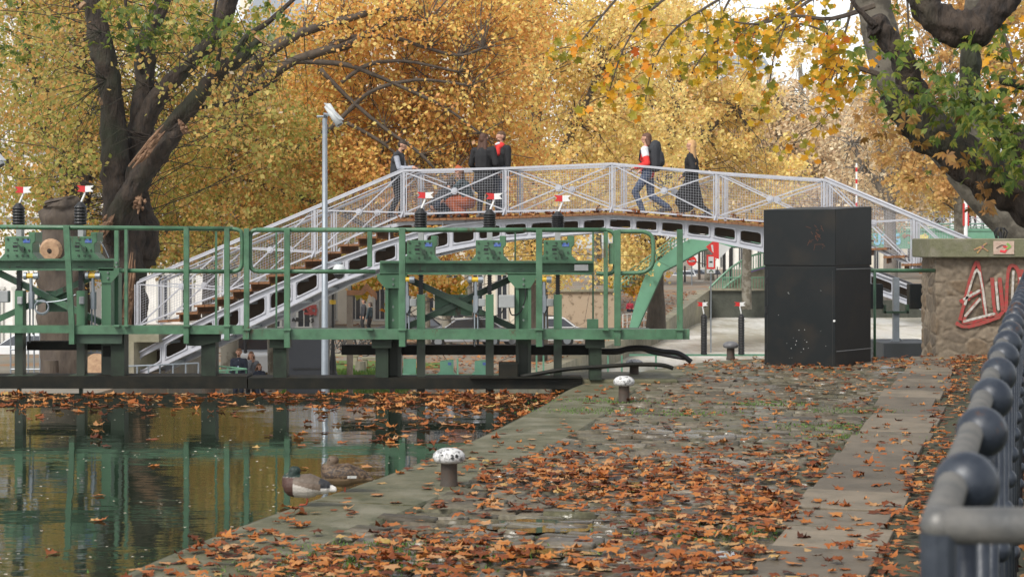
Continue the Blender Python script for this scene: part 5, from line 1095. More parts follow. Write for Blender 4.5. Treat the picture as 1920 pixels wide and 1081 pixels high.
scatter_leaves('crown', np.array(pos), .15, L_plane, [.15, .35, .6, .9], parent=r4, normals=nr)
for (x, y, dd_) in random.sample(tips, 60): m = MB(); q = P(x + random.gauss(0, 6), y + 16, dd_); m.ball(q, .016, 6, 4); m.tube([q, P(x, y, dd_)], .002, 3); m.build('seed_ball', M_bark, r4)

c = []
for _ in range(9000):
    d = random.uniform(60, 150); x = Lx(d) - abs(random.gauss(0, 9)) - .6
    c.append((x, d, (LZ if d < 119 else LZ + (d - 119) / 33 * 1.2) + .05))
v = kites(np.array(c), .2); v[:, 2] = (v[:, 2] - np.repeat(np.array(c)[:, 2], 4)) * .25 + np.repeat(np.array(c)[:, 2], 4)
tag(np_mesh('fallen_leaves', v, np.arange(len(v)).reshape(-1, 4), M_dead), 'drifts of brown leaves on the towpath beyond the lock', 'leaves', kind='stuff')
# ================================================================ far side: buildings, street, second and third bridges
M_cream = mat('cream_plaster', (.78, .72, .60), .8, 0, (.62, .56, .46), 1.2, .6)
M_wht = mat('pale_render', (.80, .78, .74), .8, 0, (.55, .53, .50), 1, .6)
M_gryw = mat('grey_shutter', (.36, .36, .36), .6, 0, (.26, .26, .26), 2, .7)
M_slate = mat('zinc_roof', (.22, .25, .29), .5, 0, (.16, .18, .2), 2, .6)
M_glass = mat('dark_window_glass', (.03, .035, .045), .08, spec=.8)
M_frame = mat('window_frame_paint', (.55, .54, .50), .5)
def building(label, px0, px1, d, zt, wallm, bays, floors, z0=LZ, depth=10, fh=3.1, base_h=4.0, hide=None, name='apartment_building', yaw=0):
    a, b = P(px0, 0, d), P(px1, 0, d); r = empty(name, ((a.x + b.x) / 2, d, z0), label, 'building'); wd = b.x - a.x
    m = MB(); m.box(((a.x + b.x) / 2, d + depth / 2, (z0 + zt) / 2 - .2), (wd, depth, zt - z0 + .4)); m.build('wall', wallm, r)
    m = MB(); m.box(((a.x + b.x) / 2, d + depth / 2, zt + .12), (wd + .5, depth + .5, .24)); m.build('cornice', M_frame, r)
    m = MB(); e = .3; q = [(a.x, d, zt + .24), (b.x, d, zt + .24), (b.x, d + depth, zt + .24), (a.x, d + depth, zt + .24)]; t = [(a.x + 1.2, d + 1.6, zt + 2.8), (b.x - 1.2, d + 1.6, zt + 2.8), (b.x - 1.2, d + depth - 1.6, zt + 2.8), (a.x + 1.2, d + depth - 1.6, zt + 2.8)]
    m.add(q + t, [(0, 1, 2, 3), (4, 7, 6, 5), (0, 4, 5, 1), (1, 5, 6, 2), (2, 6, 7, 3), (3, 7, 4, 0)]); rf = m.build('roof', M_slate, r)
    for k in (.2, .7): m = MB(); m.box((a.x + wd * k, d + 3, zt + 3.1), (1.6, .6, 1.8)); [m.tube([(a.x + wd * k + o, d + 3, zt + 4), (a.x + wd * k + o, d + 3, zt + 4.5)], .13, 6) for o in (-.5, 0, .5)]; m.build('chimney', M_cream, rf)
    for f in range(floors):
        zc = z0 + base_h + f * fh + .3 if f else z0 + 1.7
        for k in range(bays):
            x = a.x + wd * (k + .5) / bays; ww = min(1.25, wd / bays * .45); hh = 1.9 if f else 2.9
            m = MB()
            for sx in (-1, 1): m.box((x + sx * ww / 2, d - .03, zc), (.12, .12, hh + .12))
            for sz in (-1, 1): m.box((x, d - .032, zc + sz * hh / 2), (ww + .24, .13, .12))
            m.box((x, d - .02, zc), (.06, .08, hh)); fr_ = m.build('window', M_frame, r); m = MB(); m.box((x, d - .005, zc), (ww - .08, .05, hh - .08)); m.build('pane', M_glass, fr_)
            if f: m = MB(); m.box((x, d - .12, zc - hh / 2 - .1), (ww + .5, .3, .08)); m.build('sill', M_frame, fr_)
    return r
building('white apartment house showing between leaves at the far left edge', -190, 98, 84, 24, M_wht, 7, 6)
building('cream apartment house with tall ground floor bays behind the camera mast', 598, 1010, 118, 17, M_cream, 9, 5)
b2 = building('grey shuttered shop front with red graffiti behind the stair girder', 430, 598, 108, 13, M_gryw, 3, 4, name='shop_building')
building('tall slate roofed block glimpsed through the gap in the golden trees', 1310, 1450, 262, 25, M_wht, 8, 8, z0=-2.4)
building('low pale houses behind the bare trees on the right bank', 1590, 1780, 250, 13, M_cream, 9, 4, z0=-2.4)
building('pale block behind the far left trunks and the stump', 100, 420, 118, 15, M_wht, 7, 4)
m = MB()
red = [[(569, 582), (574, 574), (580, 584), (586, 574)], [(584, 586), (592, 586), (592, 576), (584, 578), (584, 586)], [(570, 587), (592, 589)], [(572, 576), (592, 573)]]
for s in red: stroke(m, s, .12, lambda a, b: (P(a, b, 107.9), Vector((0, -1, 0))), .02)
m.build('graffiti', M_redsp, b2); m = MB()
for s in [[(548, 602), (550, 596), (554, 602)], [(549, 600), (553, 600)], [(556, 602), (556, 596), (560, 598), (556, 600), (561, 602)], [(568, 596), (563, 599), (568, 603)], [(580, 597), (575, 600), (580, 603), (580, 600)], [(588, 597), (584, 599), (588, 601), (584, 604)], [(577, 590), (581, 593), (588, 590)]]: stroke(m, s, .07, lambda a, b: (P(a, b, 107.9), Vector((0, -1, 0))), .02)
m.build('graffiti', M_ink, b2)
# rough concrete hut by the towpath
M_pit = mat('pitted_concrete', (.42, .33, .24), .9, 0, (.20, .15, .10), 2.8, .9, .02, 6, lo=.55, hi=.62)
a, b = P(1000, 0, 109), P(1163, 0, 109); m = MB(); m.box(((a.x + b.x) / 2, 110, -2.45), (b.x - a.x, 2.2, 2.3)); r = m.build('concrete_hut', M_pit, origin=((a.x + b.x) / 2, 110, LZ), bevel=.03); tag(r, 'pitted beige concrete box beside the towpath under orange foliage', 'hut')
m = MB(); m.box(((a.x + b.x) / 2, 110, -1.25), (b.x - a.x + .3, 2.5, .12)); m.build('roof_slab', M_stone, r)
# big green footbridge arch
dA = 101.0
M_gb = mat('bridge_green_enamel', (.13, .31, .20), .4, 0, (.08, .20, .13), .8, .6, col3=(.16, .35, .24), scale3=.6)
r = empty('footbridge', (P(1190, 612, dA).x, dA, ZG), 'green steel arched footbridge curving up behind the white bridge', 'bridge')
out = [(1176, 632), (1183, 600), (1192, 566), (1204, 530), (1216, 503), (1240, 483), (1267, 462), (1292, 449), (1330, 438), (1400, 430), (1500, 440)]
inn = [(1500, 474), (1400, 464), (1360, 464), (1330, 467), (1313, 472), (1275, 494), (1244, 510), (1228, 545), (1212, 580), (1198, 612), (1190, 632)]
for o_ in (0, 2.2):
    m = MB(); q = [P(x, y, dA + o_) for x, y in out + inn]; n = len(out)
    for k in range(n - 1): m.prism([q[k], q[k + 1], q[2 * n - 2 - k], q[2 * n - 1 - k]], (0, .06, 0))
    m.build('arch_girder', M_gb, r)
m = MB()
for k in range(n - 1):
    a, b = P(*inn[n - 1 - k], dA), P(*inn[n - 2 - k], dA); m.add([a, b, b + Vector((0, 2.2, 0)), a + Vector((0, 2.2, 0)), a + Vector((0, 0, .05)), b + Vector((0, 0, .05)), b + Vector((0, 2.2, .05)), a + Vector((0, 2.2, .05))], [(0, 1, 2, 3), (4, 7, 6, 5), (0, 4, 5, 1), (1, 5, 6, 2), (2, 6, 7, 3), (3, 7, 4, 0)])
    m.beam(a + Vector((0, -.05, 0)), b + Vector((0, -.05, 0)), .12, .05)
m.build('soffit_plate', M_greend, r)
for o_ in (.1, 2.1):
    m = MB(); L0 = [(1150, 528), (1182, 505), (1225, 474), (1262, 446), (1300, 425)]
    for dy in (0, 7, 14): m.tube([P(x, y + dy, dA + o_) for x, y in L0], .03, 5)
    for k in range(22): x = 1152 + k * 6.6; y = interp(L0, x); m.tube([P(x, y, dA + o_), P(x, y + 26, dA + o_)], .02 if k % 4 else .035, 4)
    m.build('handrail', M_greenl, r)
m = MB()
for k in range(14): a = P(1150 + k * 10, 552 - k * 7.2, dA + .06); m.box((a.x + .15, dA + 1.15, a.z), (.34, 2.1, .06))
m.build('stair_treads', M_stoned, r)
# green balustrade climbing beside the far stair, purple tag on its wall
dB = 153.5
r = empty('stair_balustrade', (P(1400, 545, dB).x, dB, -2.4), 'pale green curved balustrade above the far lock head wall', 'railing'); m = MB()
T1 = [(1330, 540), (1350, 520), (1370, 502), (1400, 482), (1434, 472), (1470, 470), (1560, 470)]
m.tube([P(x, y, dB) for x, y in T1], .09, 6); m.tube([P(x, y + 27, dB) for x, y in T1], .07, 6)
for k in range(50): x = 1332 + k * 4.5; y = interp(T1, x); m.tube([P(x, y, dB), P(x, y + 27, dB)], .035, 4)
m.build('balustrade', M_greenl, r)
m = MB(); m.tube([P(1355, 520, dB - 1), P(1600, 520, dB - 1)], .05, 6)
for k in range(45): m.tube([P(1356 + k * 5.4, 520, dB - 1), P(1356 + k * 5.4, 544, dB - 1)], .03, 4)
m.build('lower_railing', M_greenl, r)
m = MB(); q = [P(x, y + 27, dB + .3) for x, y in T1]; lo = [Vector((p.x, p.y, -2.5)) for p in q]
for k in range(len(q) - 1): m.prism([q[k], q[k + 1], lo[k + 1], lo[k]], (0, 1.5, 0))
wl = m.build('ramp_wall', M_stone, r); m = MB(); stroke(m, [(1398, 514), (1414, 506), (1430, 502), (1445, 500)], .2, lambda a, b: (P(a, b, dB + .26), Vector((0, -1, 0))), .03); m.build('graffiti', mat('violet_spray_paint', (.25, .16, .42), .7), wl)
# far bridge with white cross braced railing and painted girder
dC = 195.0
r = empty('footbridge', (P(1750, 447, dC).x, dC, -2.4), 'distant green footbridge with white cross railing and bubble letter graffiti', 'bridge')
m = MB(); m.rect(1480, 433, 1905, 466, dC, .3); g_ = m.build('girder', M_gb, r); m = MB(); m.rect(1480, 428, 1905, 433, dC - .1, 3.2); m.build('deck', M_gb, r)
for y in (419, 424.5): m = MB(); m.rect(1480, y, 1905, y + 1.6, dC - .12, .06); m.build('rail', M_greenl, r)
for q_, m_, nm in ((dC + 3, M_white, 'railing'), (dC - .05, M_white, 'railing')):
    m = MB(); m.rect(1600, 396, 1870, 398, q_, .06); m.rect(1600, 408, 1870, 409.5, q_, .05); m.rect(1600, 418, 1870, 419.5, q_, .06)
    for x in range(1600, 1880, 30): m.rect(x, 396, x + 2.4, 428, q_, .06)
    for x in range(1600, 1850, 30): m.beam(P(x, 397, q_), P(x + 30, 419, q_), .06, .06); m.beam(P(x, 419, q_), P(x + 30, 397, q_), .06, .06)
    m.build(nm, m_, r)
cy = mat('sky_blue_spray_paint', (.22, .50, .68), .7); yl = mat('yellow_spray_paint', (.72, .62, .18), .7)
def gplace(a, b): return P(a, b, dC - .02), Vector((0, -1, 0))
m = MB()
for s in [[(1640, 438), (1641, 455), (1648, 456), (1649, 438)], [(1663, 441), (1656, 441), (1655, 455), (1663, 455)], [(1667, 455), (1667, 440), (1673, 442), (1668, 447), (1674, 455)], [(1686, 440), (1679, 441), (1680, 447), (1686, 449), (1685, 456), (1678, 456)]]: stroke(m, s, .26, gplace, .04)
m.build('graffiti', cy, g_); m = MB()
for s in [[(1728, 440), (1728, 458)], [(1732, 440), (1738, 444), (1733, 448), (1739, 452), (1732, 457)]]: stroke(m, s, .34, gplace, .04)
m.build('graffiti', yl, g_); m = MB()
for s in [[(1700, 440), (1712, 444), (1708, 447)], [(1694, 446), (1700, 442)]]: stroke(m, s, .1, gplace, .04)
m.build('graffiti', M_redsp, g_)
m = MB()
for x in (1500, 1880): m.rect(x, 466, x + 30, 520, dC, 3)
m.build('abutment', M_stone, r)
# ---------------------------------------------------------------- signs
dS = 88.0; pS = P(1333, 0, dS); zS = LZ + .0
r = empty('canal_sign', (pS.x, dS, ZG), 'red and white canal arrow sign above a white panel on a grey pole', 'sign'); m = MB(); m.tube([(pS.x, dS + .05, ZG), (pS.x, dS + .05, P(0, 455, dS).z)], .035, 8); m.build('pole', M_greyst, r)
m = MB(); m.prism([P(x, y, dS) for x, y in [(1323.5, 462.5), (1336, 453), (1348, 453.5), (1348, 485.5), (1340, 483), (1336, 474.7)]], (0, .03, 0)); m.build('red_arrow_plate', mat('sign_red', (.72, .03, .025), .4), r)
m = MB(); m.prism([P(x, y, dS) for x, y in [(1348, 456), (1371, 463), (1348, 485.5)]], (0, .03, 0)); m.prism([P(x, y, dS - .01) for x, y in [(1333, 459), (1337, 459), (1338, 474), (1335, 470)]], (0, .01, 0)); m.build('white_plate', mat('sign_white', (.66, .67, .68), .45), r)
m = MB(); m.prism([P(x, y, dS - .02) for x, y in [(1325, 477.5), (1341, 477.5), (1341, 504), (1325, 504)]], (0, .03, 0)); pn = m.build('red_panel', MATS['sign_red'], r); m = MB(); m.prism([P(x, y, dS - .03) for x, y in [(1328.3, 481), (1338, 481), (1338, 500.5), (1328.3, 500.5)]], (0, .01, 0)); m.build('white_field', MATS['sign_white'], pn)
m = MB(); m.prism([P(x, y, dS - .04) for x, y in [(1330.3, 489.5), (1336, 489.5), (1336, 492.5), (1330.3, 492.5)]], (0, .01, 0)); m.build('dash_mark', M_ink, pn)
m = MB(); m.prism([P(x, y, dS - .02) for x, y in [(1325, 504.5), (1341, 504.5), (1341, 512), (1325, 512)]], (0, .02, 0)); p2 = m.build('white_plate', MATS['sign_white'], r); m = MB(); stroke(m, [(1330, 510), (1333, 506), (1337, 510)], .05, lambda a, b: (P(a, b, dS - .03), Vector((0, -1, 0))), .01); m.build('green_mark', M_green, p2)
m = MB(); p = P(1297, 0, 170); m.tube([(p.x, 170, -3), (p.x, 170, P(0, 490, 170).z)], .06, 6); r = m.build('road_sign', M_greyst, origin=(p.x, 170, -3)); tag(r, 'round red and white no entry style road sign beyond the green arch', 'sign'); m = MB(); q = P(1297, 489, 169.9); m.tube([q, q + Vector((0, .05, 0))], .45, 16); m.build('disc', MATS['sign_red'], r); m = MB(); m.box(q + Vector((0, -.02, 0)), (.55, .03, .16)); m.build('bar', MATS['sign_white'], r)
def post(name, x, yt, yb, w_, m_, label, cat='post', grp=None, z=LZ, seg=8, prof=None):
    d = (EYE - z) * F / (yb - HZ); p = P(x, yb, d); q = P(x, yt, d); mm_ = MB(); rr = pxm(w_ / 2, d)
    if prof: mm_.lathe([(rr * a, (q.z - z) * b) for a, b in prof], (p.x, d, z), 12)
    else: mm_.tube([(p.x, d, z - .02), (p.x, d, q.z)], [rr * 1.1, rr * .9], seg)
    return tag(mm_.build(name, m_, origin=(p.x, d, z)), label, cat, grp)
post('street_post', 1358, 470, 548, 6, M_black, 'left of two tall dark posts beside the far canal path'); post('street_post', 1370, 462, 551, 7, M_black, 'right of two tall dark posts beside the far canal path')
post('street_post', 1284, 498, 552, 4, M_black, 'thin dark post standing left of the grey bollards'); post('street_post', 1311, 470, 545, 5, M_bark2, 'brown post behind the green litter bin'); post('street_post', 1345, 500, 548, 2, M_black, 'thin leaning black pole right of the canal sign')
post('street_post', 1397, 492, 545, 3, M_black, 'short dark post carrying nothing near the pale green stairs')
for x, lb in ((1299, 'left grey concrete bollard beyond the green arch'), (1319, 'right grey concrete bollard beyond the green arch')): post('concrete_bollard', x, 539, 556, 10, M_stone, lb, 'bollard', 'grey concrete bollards')
post('concrete_bollard', 676, 677, 697, 21, M_stone, 'squat pale concrete cylinder on the lawn behind the gate', 'bollard', 'grey concrete bollards'); post('concrete_bollard', 1237, 562, 590, 9, M_stone, 'grey concrete bollard close to the green arch leg', 'bollard', 'grey concrete bollards')
lp = [(1.6, 0), (1.6, .03), (1.2, .06), (.9, .14), (.55, .2), (.42, .3), (.34, 1)]
for x, yt, yb, w_, lb in ((460, 400, 716, 11, 'dark cast iron lamp post behind the man and woman'), (624, 420, 712, 12, 'dark lamp post with yellow band right of the camera mast')):
    o = post('lamp_post', x, yt, yb, w_, M_black, lb, 'lamp post', 'cast iron lamp posts', prof=lp); d = (EYE - LZ) * F / (yb - HZ); q = P(x, yt, d); mm_ = MB(); mm_.lathe([(.05, 0), (.22, .1), (.26, .55), (.12, .75), (.02, .85)], q, 8); mm_.build('lantern', M_glass, o)
    if x > 500: mm_ = MB(); mm_.tube([P(x, 570, d), P(x, 562, d)], .12, 10); mm_.build('yellow_band', M_yellow, o)
dW = 47.0; r = empty('timber_post', (P(655, 0, dW).x, dW, LZ), 'grey timber post with a brown bracket arm behind the gate gap', 'post'); m = MB(); m.rect(650, 548, 661, 740, dW, .15); m.build('post', mat('weathered_oak', (.13, .105, .08), .85, 0, (.07, .055, .045), 6, .8), r); m = MB(); m.prism([P(x, y, dW - .02) for x, y in [(650, 544), (676, 544), (686, 531), (706, 550), (706, 562), (688, 545), (680, 553), (650, 553)]], (0, .16, 0)); m.build('bracket_arm', M_wood, r)
# black utility cabinet
a, b = P(537, 0, 45.5), P(611, 0, 45.5); zt = P(0, 632, 45.5).z; m = MB(); m.box(((a.x + b.x) / 2, 46, (zt + LZ) / 2), (b.x - a.x, 1.0, zt - LZ)); M_navy = mat('navy_black_paint', (.025, .028, .036), .5, 0, (.035, .038, .045), 3, .6); r = m.build('utility_cabinet', M_navy, origin=((a.x + b.x) / 2, 46, LZ), bevel=.01); tag(r, 'wide dark blue black cabinet behind the pole under the stair girder', 'cabinet')
m = MB(); m.box(((a.x + b.x) / 2 + .05, 45.49, P(0, 691, 45.5).z), (.75, .02, .03)); m.build('vent_slot', M_black, r)
# bins
def bin_(x, yt, yb, w_, label, z=LZ, trolley=True):
    d = (EYE - z) * F / (yb - HZ); c = P(x, yb, d); wd = pxm(w_, d); h = P(0, yt, d).z - z; r = empty('waste_bin', (c.x, d, z), label, 'bin', 'green waste bins'); m = MB(); a = wd / 2
    lo = [Vector((c.x + sx * a * .86, d + sy * a * .6, z + .14 * h)) for sx, sy in ((-1, -1), (1, -1), (1, 1), (-1, 1))]; hi = [Vector((c.x + sx * a, d + sy * a * .72, z + h * .88)) for sx, sy in ((-1, -1), (1, -1), (1, 1), (-1, 1))]
    m.add(lo + hi, [(3, 2, 1, 0), (4, 5, 6, 7), (0, 1, 5, 4), (1, 2, 6, 5), (2, 3, 7, 6), (3, 0, 4, 7)]); m.build('tub', mat('bin_green', (.02, .23, .08), .4, 0, (.015, .15, .06), 4, .5), r, bevel=.02)
    m = MB(); m.box((c.x, d, z + h * .93), (wd * 1.06, wd * .8, h * .1)); m.build('lid', mat('bin_lid_grey', (.5, .54, .5), .5), r, bevel=.02)
    for sx in (-1, 1):
        m = MB(); m.tube([(c.x + sx * a * .8 - .04, d - a * .5, z + .08), (c.x + sx * a * .8 + .04, d - a * .5, z + .08)], .08, 10); m.build('wheel', M_black, r)
bin_(1264, 541, 567, 33, 'big green wheeled bin on the towpath right of the arch'); bin_(1312, 526, 549, 15, 'green litter bin behind the bollards near the parked cars'); bin_(812, 598, 640, 26, 'green bin among the trunks behind the leftmost gate screw')
# vehicles
def car(x, yb, length, yaw, col, label, van=False, z=LZ, cat='car'):
    d = (EYE - z) * F / (yb - HZ); c = P(x, yb, d); r = empty('parked_van' if van else 'parked_car', (c.x, d, z), label, 'van' if van else 'car', 'vehicles parked along the towpath road'); L_ = length; W_ = 1.8; H_ = 2.0 if van else 1.45
    Mx = Matrix.Translation((c.x, d, z)) @ Matrix.Rotation(yaw, 4, 'Z')
    if van: lowp = [(-.5, .18), (.5, .18), (.5, .5), (.47, .55), (.38, .62), (.31, 1), (-.5, 1)]; gl = [(.455, .60), (.372, .66), (.315, .93), (.2, .93), (.2, .6)]
    else: lowp = [(-.5, .2), (.5, .2), (.5, .48), (.46, .58), (.27, .66), (.12, .98), (-.28, 1), (-.42, .68), (-.5, .62)]; gl = [(.25, .68), (.11, .95), (-.27, .96), (-.39, .69)]
    m = MB(); n = len(lowp); vs = []
    for sy in (-1, 1):
        for a_, b_ in lowp: tl = 1 - .16 * max(0, b_ - .6) / .4; vs.append(Mx @ Vector((a_ * L_, sy * W_ / 2 * tl, b_ * H_)))
    m.add(vs, [tuple(range(n)), tuple(range(2 * n - 1, n - 1, -1))] + [(i, i + n, (i + 1) % n + n, (i + 1) % n) for i in range(n)]); m.build('body', mat('car_paint_%s' % col[1], col[0], .25, .1, spec=.6), r, bevel=.03)
    m = MB()
    for sy in (-1, 1):
        m.prism([Mx @ Vector((a_ * L_, sy * (W_ / 2 * (1 - .16 * max(0, b_ - .6) / .4) + .012), b_ * H_)) for a_, b_ in gl], (Mx.to_3x3() @ Vector((0, -sy * .02, 0))))
    m.build('side_window', M_glass, r)
    for e, (a0, b0, a1, b1) in (('windscreen', (.26, .69, .13, .94) if not van else (.465, .60, .385, .90)), ('rear_window', (-.405, .72, -.30, .95) if not van else (-.503, .62, -.503, .9))):
        m = MB(); o = .012 * (1 if a0 > 0 else -1); m.prism([Mx @ Vector((a_ * L_ + o, sy * W_ * .40, b_ * H_ + .01)) for a_, b_, sy in ((a0, b0, -1), (a0, b0, 1), (a1, b1, 1), (a1, b1, -1))], Mx.to_3x3() @ Vector((o, 0, .01))); m.build(e, M_glass, r)
    for sx in (-.31, .33):
        for sy in (-1, 1):
            m = MB(); q = Mx @ Vector((sx * L_, sy * (W_ / 2 - .1), .32)); ax = Mx.to_3x3() @ Vector((0, .11, 0)); m.tube([q - ax, q + ax], .32, 16); wl_ = m.build('wheel', M_black, r); m = MB(); m.tube([q - ax * 1.05, q + ax * 1.05], .19, 12); m.build('rim', M_greyst, wl_)
    for sy in (-1, 1):
        m = MB(); m.box(Mx @ Vector((.5 * L_, sy * W_ * .36, .53 * H_ * (.72 if van else .9))), (.1, .35, .14), yaw); m.build('headlight', M_whitep, r)
        m = MB(); m.box(Mx @ Vector((-.5 * L_, sy * W_ * .38, .5 * H_)), (.08, .2, .2), yaw); m.build('tail_light', M_red, r)
C_w = ((.72, .73, .74), 'white'); C_s = ((.35, .37, .40), 'silver'); C_k = ((.03, .03, .035), 'black'); C_b = ((.05, .09, .2), 'blue')
car(478, 708, 4.6, R(-80), C_w, 'white van parked behind the woman and the lamp post', True)
car(870, 650, 4.3, R(190), C_s, 'silver car parked behind the cross brace of the right gate'); car(1010, 648, 4.3, R(185), C_w, 'white car parked behind the grey control box'); car(770, 645, 4.2, R(170), C_k, 'dark car parked left of the silver car')
car(1308, 527, 4.3, R(-75), C_s, 'silver car facing us on the road beyond the bins', z=-3.3); car(1285, 531, 4.3, R(-75), C_w, 'white car at the head of the far parked row', z=-3.3); car(1334, 528, 4.3, R(-80), C_k, 'black car right of the far silver car', z=-3.3)
car(60, 690, 4.4, R(175), C_w, 'white car half hidden behind the stump'); car(205, 684, 4.4, R(182), C_s, 'grey car behind the log round and the chestnut')
# bicycles
def bike(x, yb, yaw, label, k=1.0):
    d = (EYE - LZ) * F / (yb - HZ); c = P(x, yb, d); r = empty('bicycle', (c.x, d, LZ), label, 'bicycle', 'bicycles parked on the towpath'); Mx = Matrix.Translation((c.x, d, LZ)) @ Matrix.Rotation(yaw, 4, 'Z')
    def T(x_, z_, y_=0): return Mx @ Vector((x_, y_, z_))
    for sx in (-.52, .52):
        m = MB(); m.tube([T(sx + .33 * math.cos(a), .34 + .33 * math.sin(a)) for a in np.linspace(0, 6.283, 22)], .022, 5, False)
        w_ = m.build('wheel', M_black, r); m = MB()
        for k in range(8): a = k * .785; m.tube([T(sx, .34), T(sx + .32 * math.cos(a), .34 + .32 * math.sin(a))], .005, 3)
        m.build('spokes', M_greyst, w_)
    m = MB()
    for a, b in (((-.52, .34), (-.1, .32)), ((-.1, .32), (-.22, .82)), ((-.22, .78), (.38, .82)), ((-.1, .32), (.4, .72)), ((.52, .34), (.36, .95)), ((-.52, .34), (-.22, .78))): m.tube([T(*a), T(*b)], .022, 6)
    m.build('frame', M_black, r); m = MB(); m.beam(T(-.36, .86), T(-.1, .88), .14, .05); m.build('saddle', M_black, r); m = MB(); m.tube([T(.3, 1.0, -.28), T(.37, .98, 0), T(.3, 1.0, .28)], .02, 5); m.build('handlebar', M_greyst, r)
for i, (x, y, yw) in enumerate([(672, 664, 10), (690, 660, -20), (650, 662, 30), (705, 668, 5), (636, 666, -10)]): bike(x, y, R(yw), ['black bicycle with its wheel showing right of the timber post', 'bicycle behind the foremost one near the gate column', 'bicycle left of the timber post bracket', 'bicycle half hidden by the gate column', 'bicycle parked by the lamp post with yellow band'][i])
# white barrier and other railings
def railing(name, pts, h, m_, label, n, r_=.03, rails=(1, .55, .1), cat='railing'):
    m = MB(); pts = [Vector(p) for p in pts]
    for k in rails: m.tube([p + Vector((0, 0, h * k)) for p in pts], r_, 6)
    for a, b in zip(pts[:-1], pts[1:]):
        for k in range(n + 1): q = a.lerp(b, k / n); m.tube([q, q + Vector((0, 0, h))], r_, 5)
    return tag(m.build(name, m_, origin=pts[0]), label, cat)
railing('steel_barrier', [G(1168, 622, LZ), G(1215, 616, LZ), G(1243, 606, LZ)], 1.0, M_whitep, 'white steel barrier around the foot of the green arch', 6)
railing('quay_railing', [P(236, 722, 41), P(300, 720, 40.5), P(372, 716, 41)], .42, M_greyst, 'low grey railing under the foot of the white stairs', 3, .02, (1,))
railing('quay_railing', [P(405, 716, 41), P(462, 712, 42), P(410, 706, 43.5)], .25, M_greenl, 'low pale green railing in front of the man in a dark suit', 3, .02, (1, .4))
railing('steel_barrier', [G(20, 700, LT), G(75, 700, LT)], 1.0, M_greyst, 'grey barrier behind the far left gate post', 5, .02); railing('steel_barrier', [G(160, 702, LT), G(215, 702, LT)], .9, M_greyst, 'grey barrier behind the sawn log', 5, .02)
# concrete benches
for x, y, lb in ((712, 690, 'concrete bench at the right end of the lawn'), (640, 684, 'concrete block bench behind the lamp post')):
    g_ = G(x, y, LZ); m = MB(); m.box(g_ + Vector((0, 0, .42)), (1.5, .5, .1)); r = m.build('concrete_bench', M_stone, origin=g_, bevel=.01); tag(r, lb, 'bench')
    for s in (-.6, .6): m = MB(); m.box(g_ + Vector((s, 0, .18)), (.16, .45, .38)); m.build('leg', M_stone, r)
# striped masts
for x, yt, yb, w_, d, lb in ((1606, 306, 400, 3.5, 62, 'thin red and white mast behind the right stairs'), (1811, 343, 470, 10, 42, 'white channel post with red sides behind the stone pier')):
    p = P(x, yb, d); q = P(x, yt, d); r = empty('marker_mast', (p.x, d, LWZ), lb, 'mast'); rr = pxm(w_ / 2, d); m = MB(); m.tube([(p.x, d, LWZ), (p.x, d, q.z)], rr * (.75 if x > 1700 else 1), 10); m.build('pole', M_whitep, r)
    m = MB()
    if x > 1700:
        for s in (-1, 1): m.box((p.x + s * rr * .85, d, P(0, 402, d).z), (rr * .35, .1, pxm(42, d)))
    else:
        for k in range(4): m.tube([P(x, yt + 8 + k * 22, d), P(x, yt + 16 + k * 22, d)], rr * 1.1, 10)
    m.build('red_band', M_red, r)
# ================================================================ people and ducks
M_skin = mat('skin', (.50, .28, .19), .55, 0, (.45, .22, .15), 12, .5)
def cl(name, c, r=.85): return mat('cloth_' + name, c, r, 0, tuple(x * .6 for x in c), 14, .6, .004, 40)
def bake(bm_, name, m_, parent, vox, smooth_it=4):
    me = bpy.data.meshes.new('t'); me.from_pydata(bm_.v, [], bm_.f); me.update(); b = bmesh.new(); b.from_mesh(me); bmesh.ops.recalc_face_normals(b, faces=b.faces); b.to_mesh(me); b.free()
    o = bpy.data.objects.new('t', me); COL.objects.link(o); md = o.modifiers.new('r', 'REMESH'); md.mode = 'VOXEL'; md.voxel_size = vox
    s = o.modifiers.new('s', 'SMOOTH'); s.iterations = smooth_it; s.factor = .5
    bpy.context.view_layer.update(); dg = bpy.context.evaluated_depsgraph_get(); me2 = bpy.data.meshes.new_from_object(o.evaluated_get(dg)); me2.name = name
    bpy.data.objects.remove(o); bpy.data.meshes.remove(me); me2.materials.clear()
    return link_mesh(name, me2, m_, parent, None, True)
def cap(m, a, b, ra, rb, seg=10):
    a, b = Vector(a), Vector(b); t = (b - a); L_ = t.length
    if L_ < 1e-4: t = Vector((0, 0, 1)); L_ = 1e-4; b = a + t * L_
    t = t.normalized(); pts = []; rs = []
    for k in (-90, -60, -30): pts.append(a + t * ra * math.sin(R(k))); rs.append(max(ra * math.cos(R(k)), ra * .08))
    pts.append(a); rs.append(ra); pts.append(b); rs.append(rb)
    for k in (30, 60, 90): pts.append(b + t * rb * math.sin(R(k))); rs.append(max(rb * math.cos(R(k)), rb * .08))
    m.tube(pts, rs, seg)
def ik(a, b, l1, l2, pole):
    a, b = Vector(a), Vector(b); d = b - a; L_ = min(d.length, (l1 + l2) * .999); t = d.normalized(); b = a + t * L_
    x = (l1 * l1 - l2 * l2 + L_ * L_) / (2 * L_); h = math.sqrt(max(l1 * l1 - x * x, 0)); p = Vector(pole); p = (p - t * p.dot(t)).normalized(); return a + t * x + p * h, b
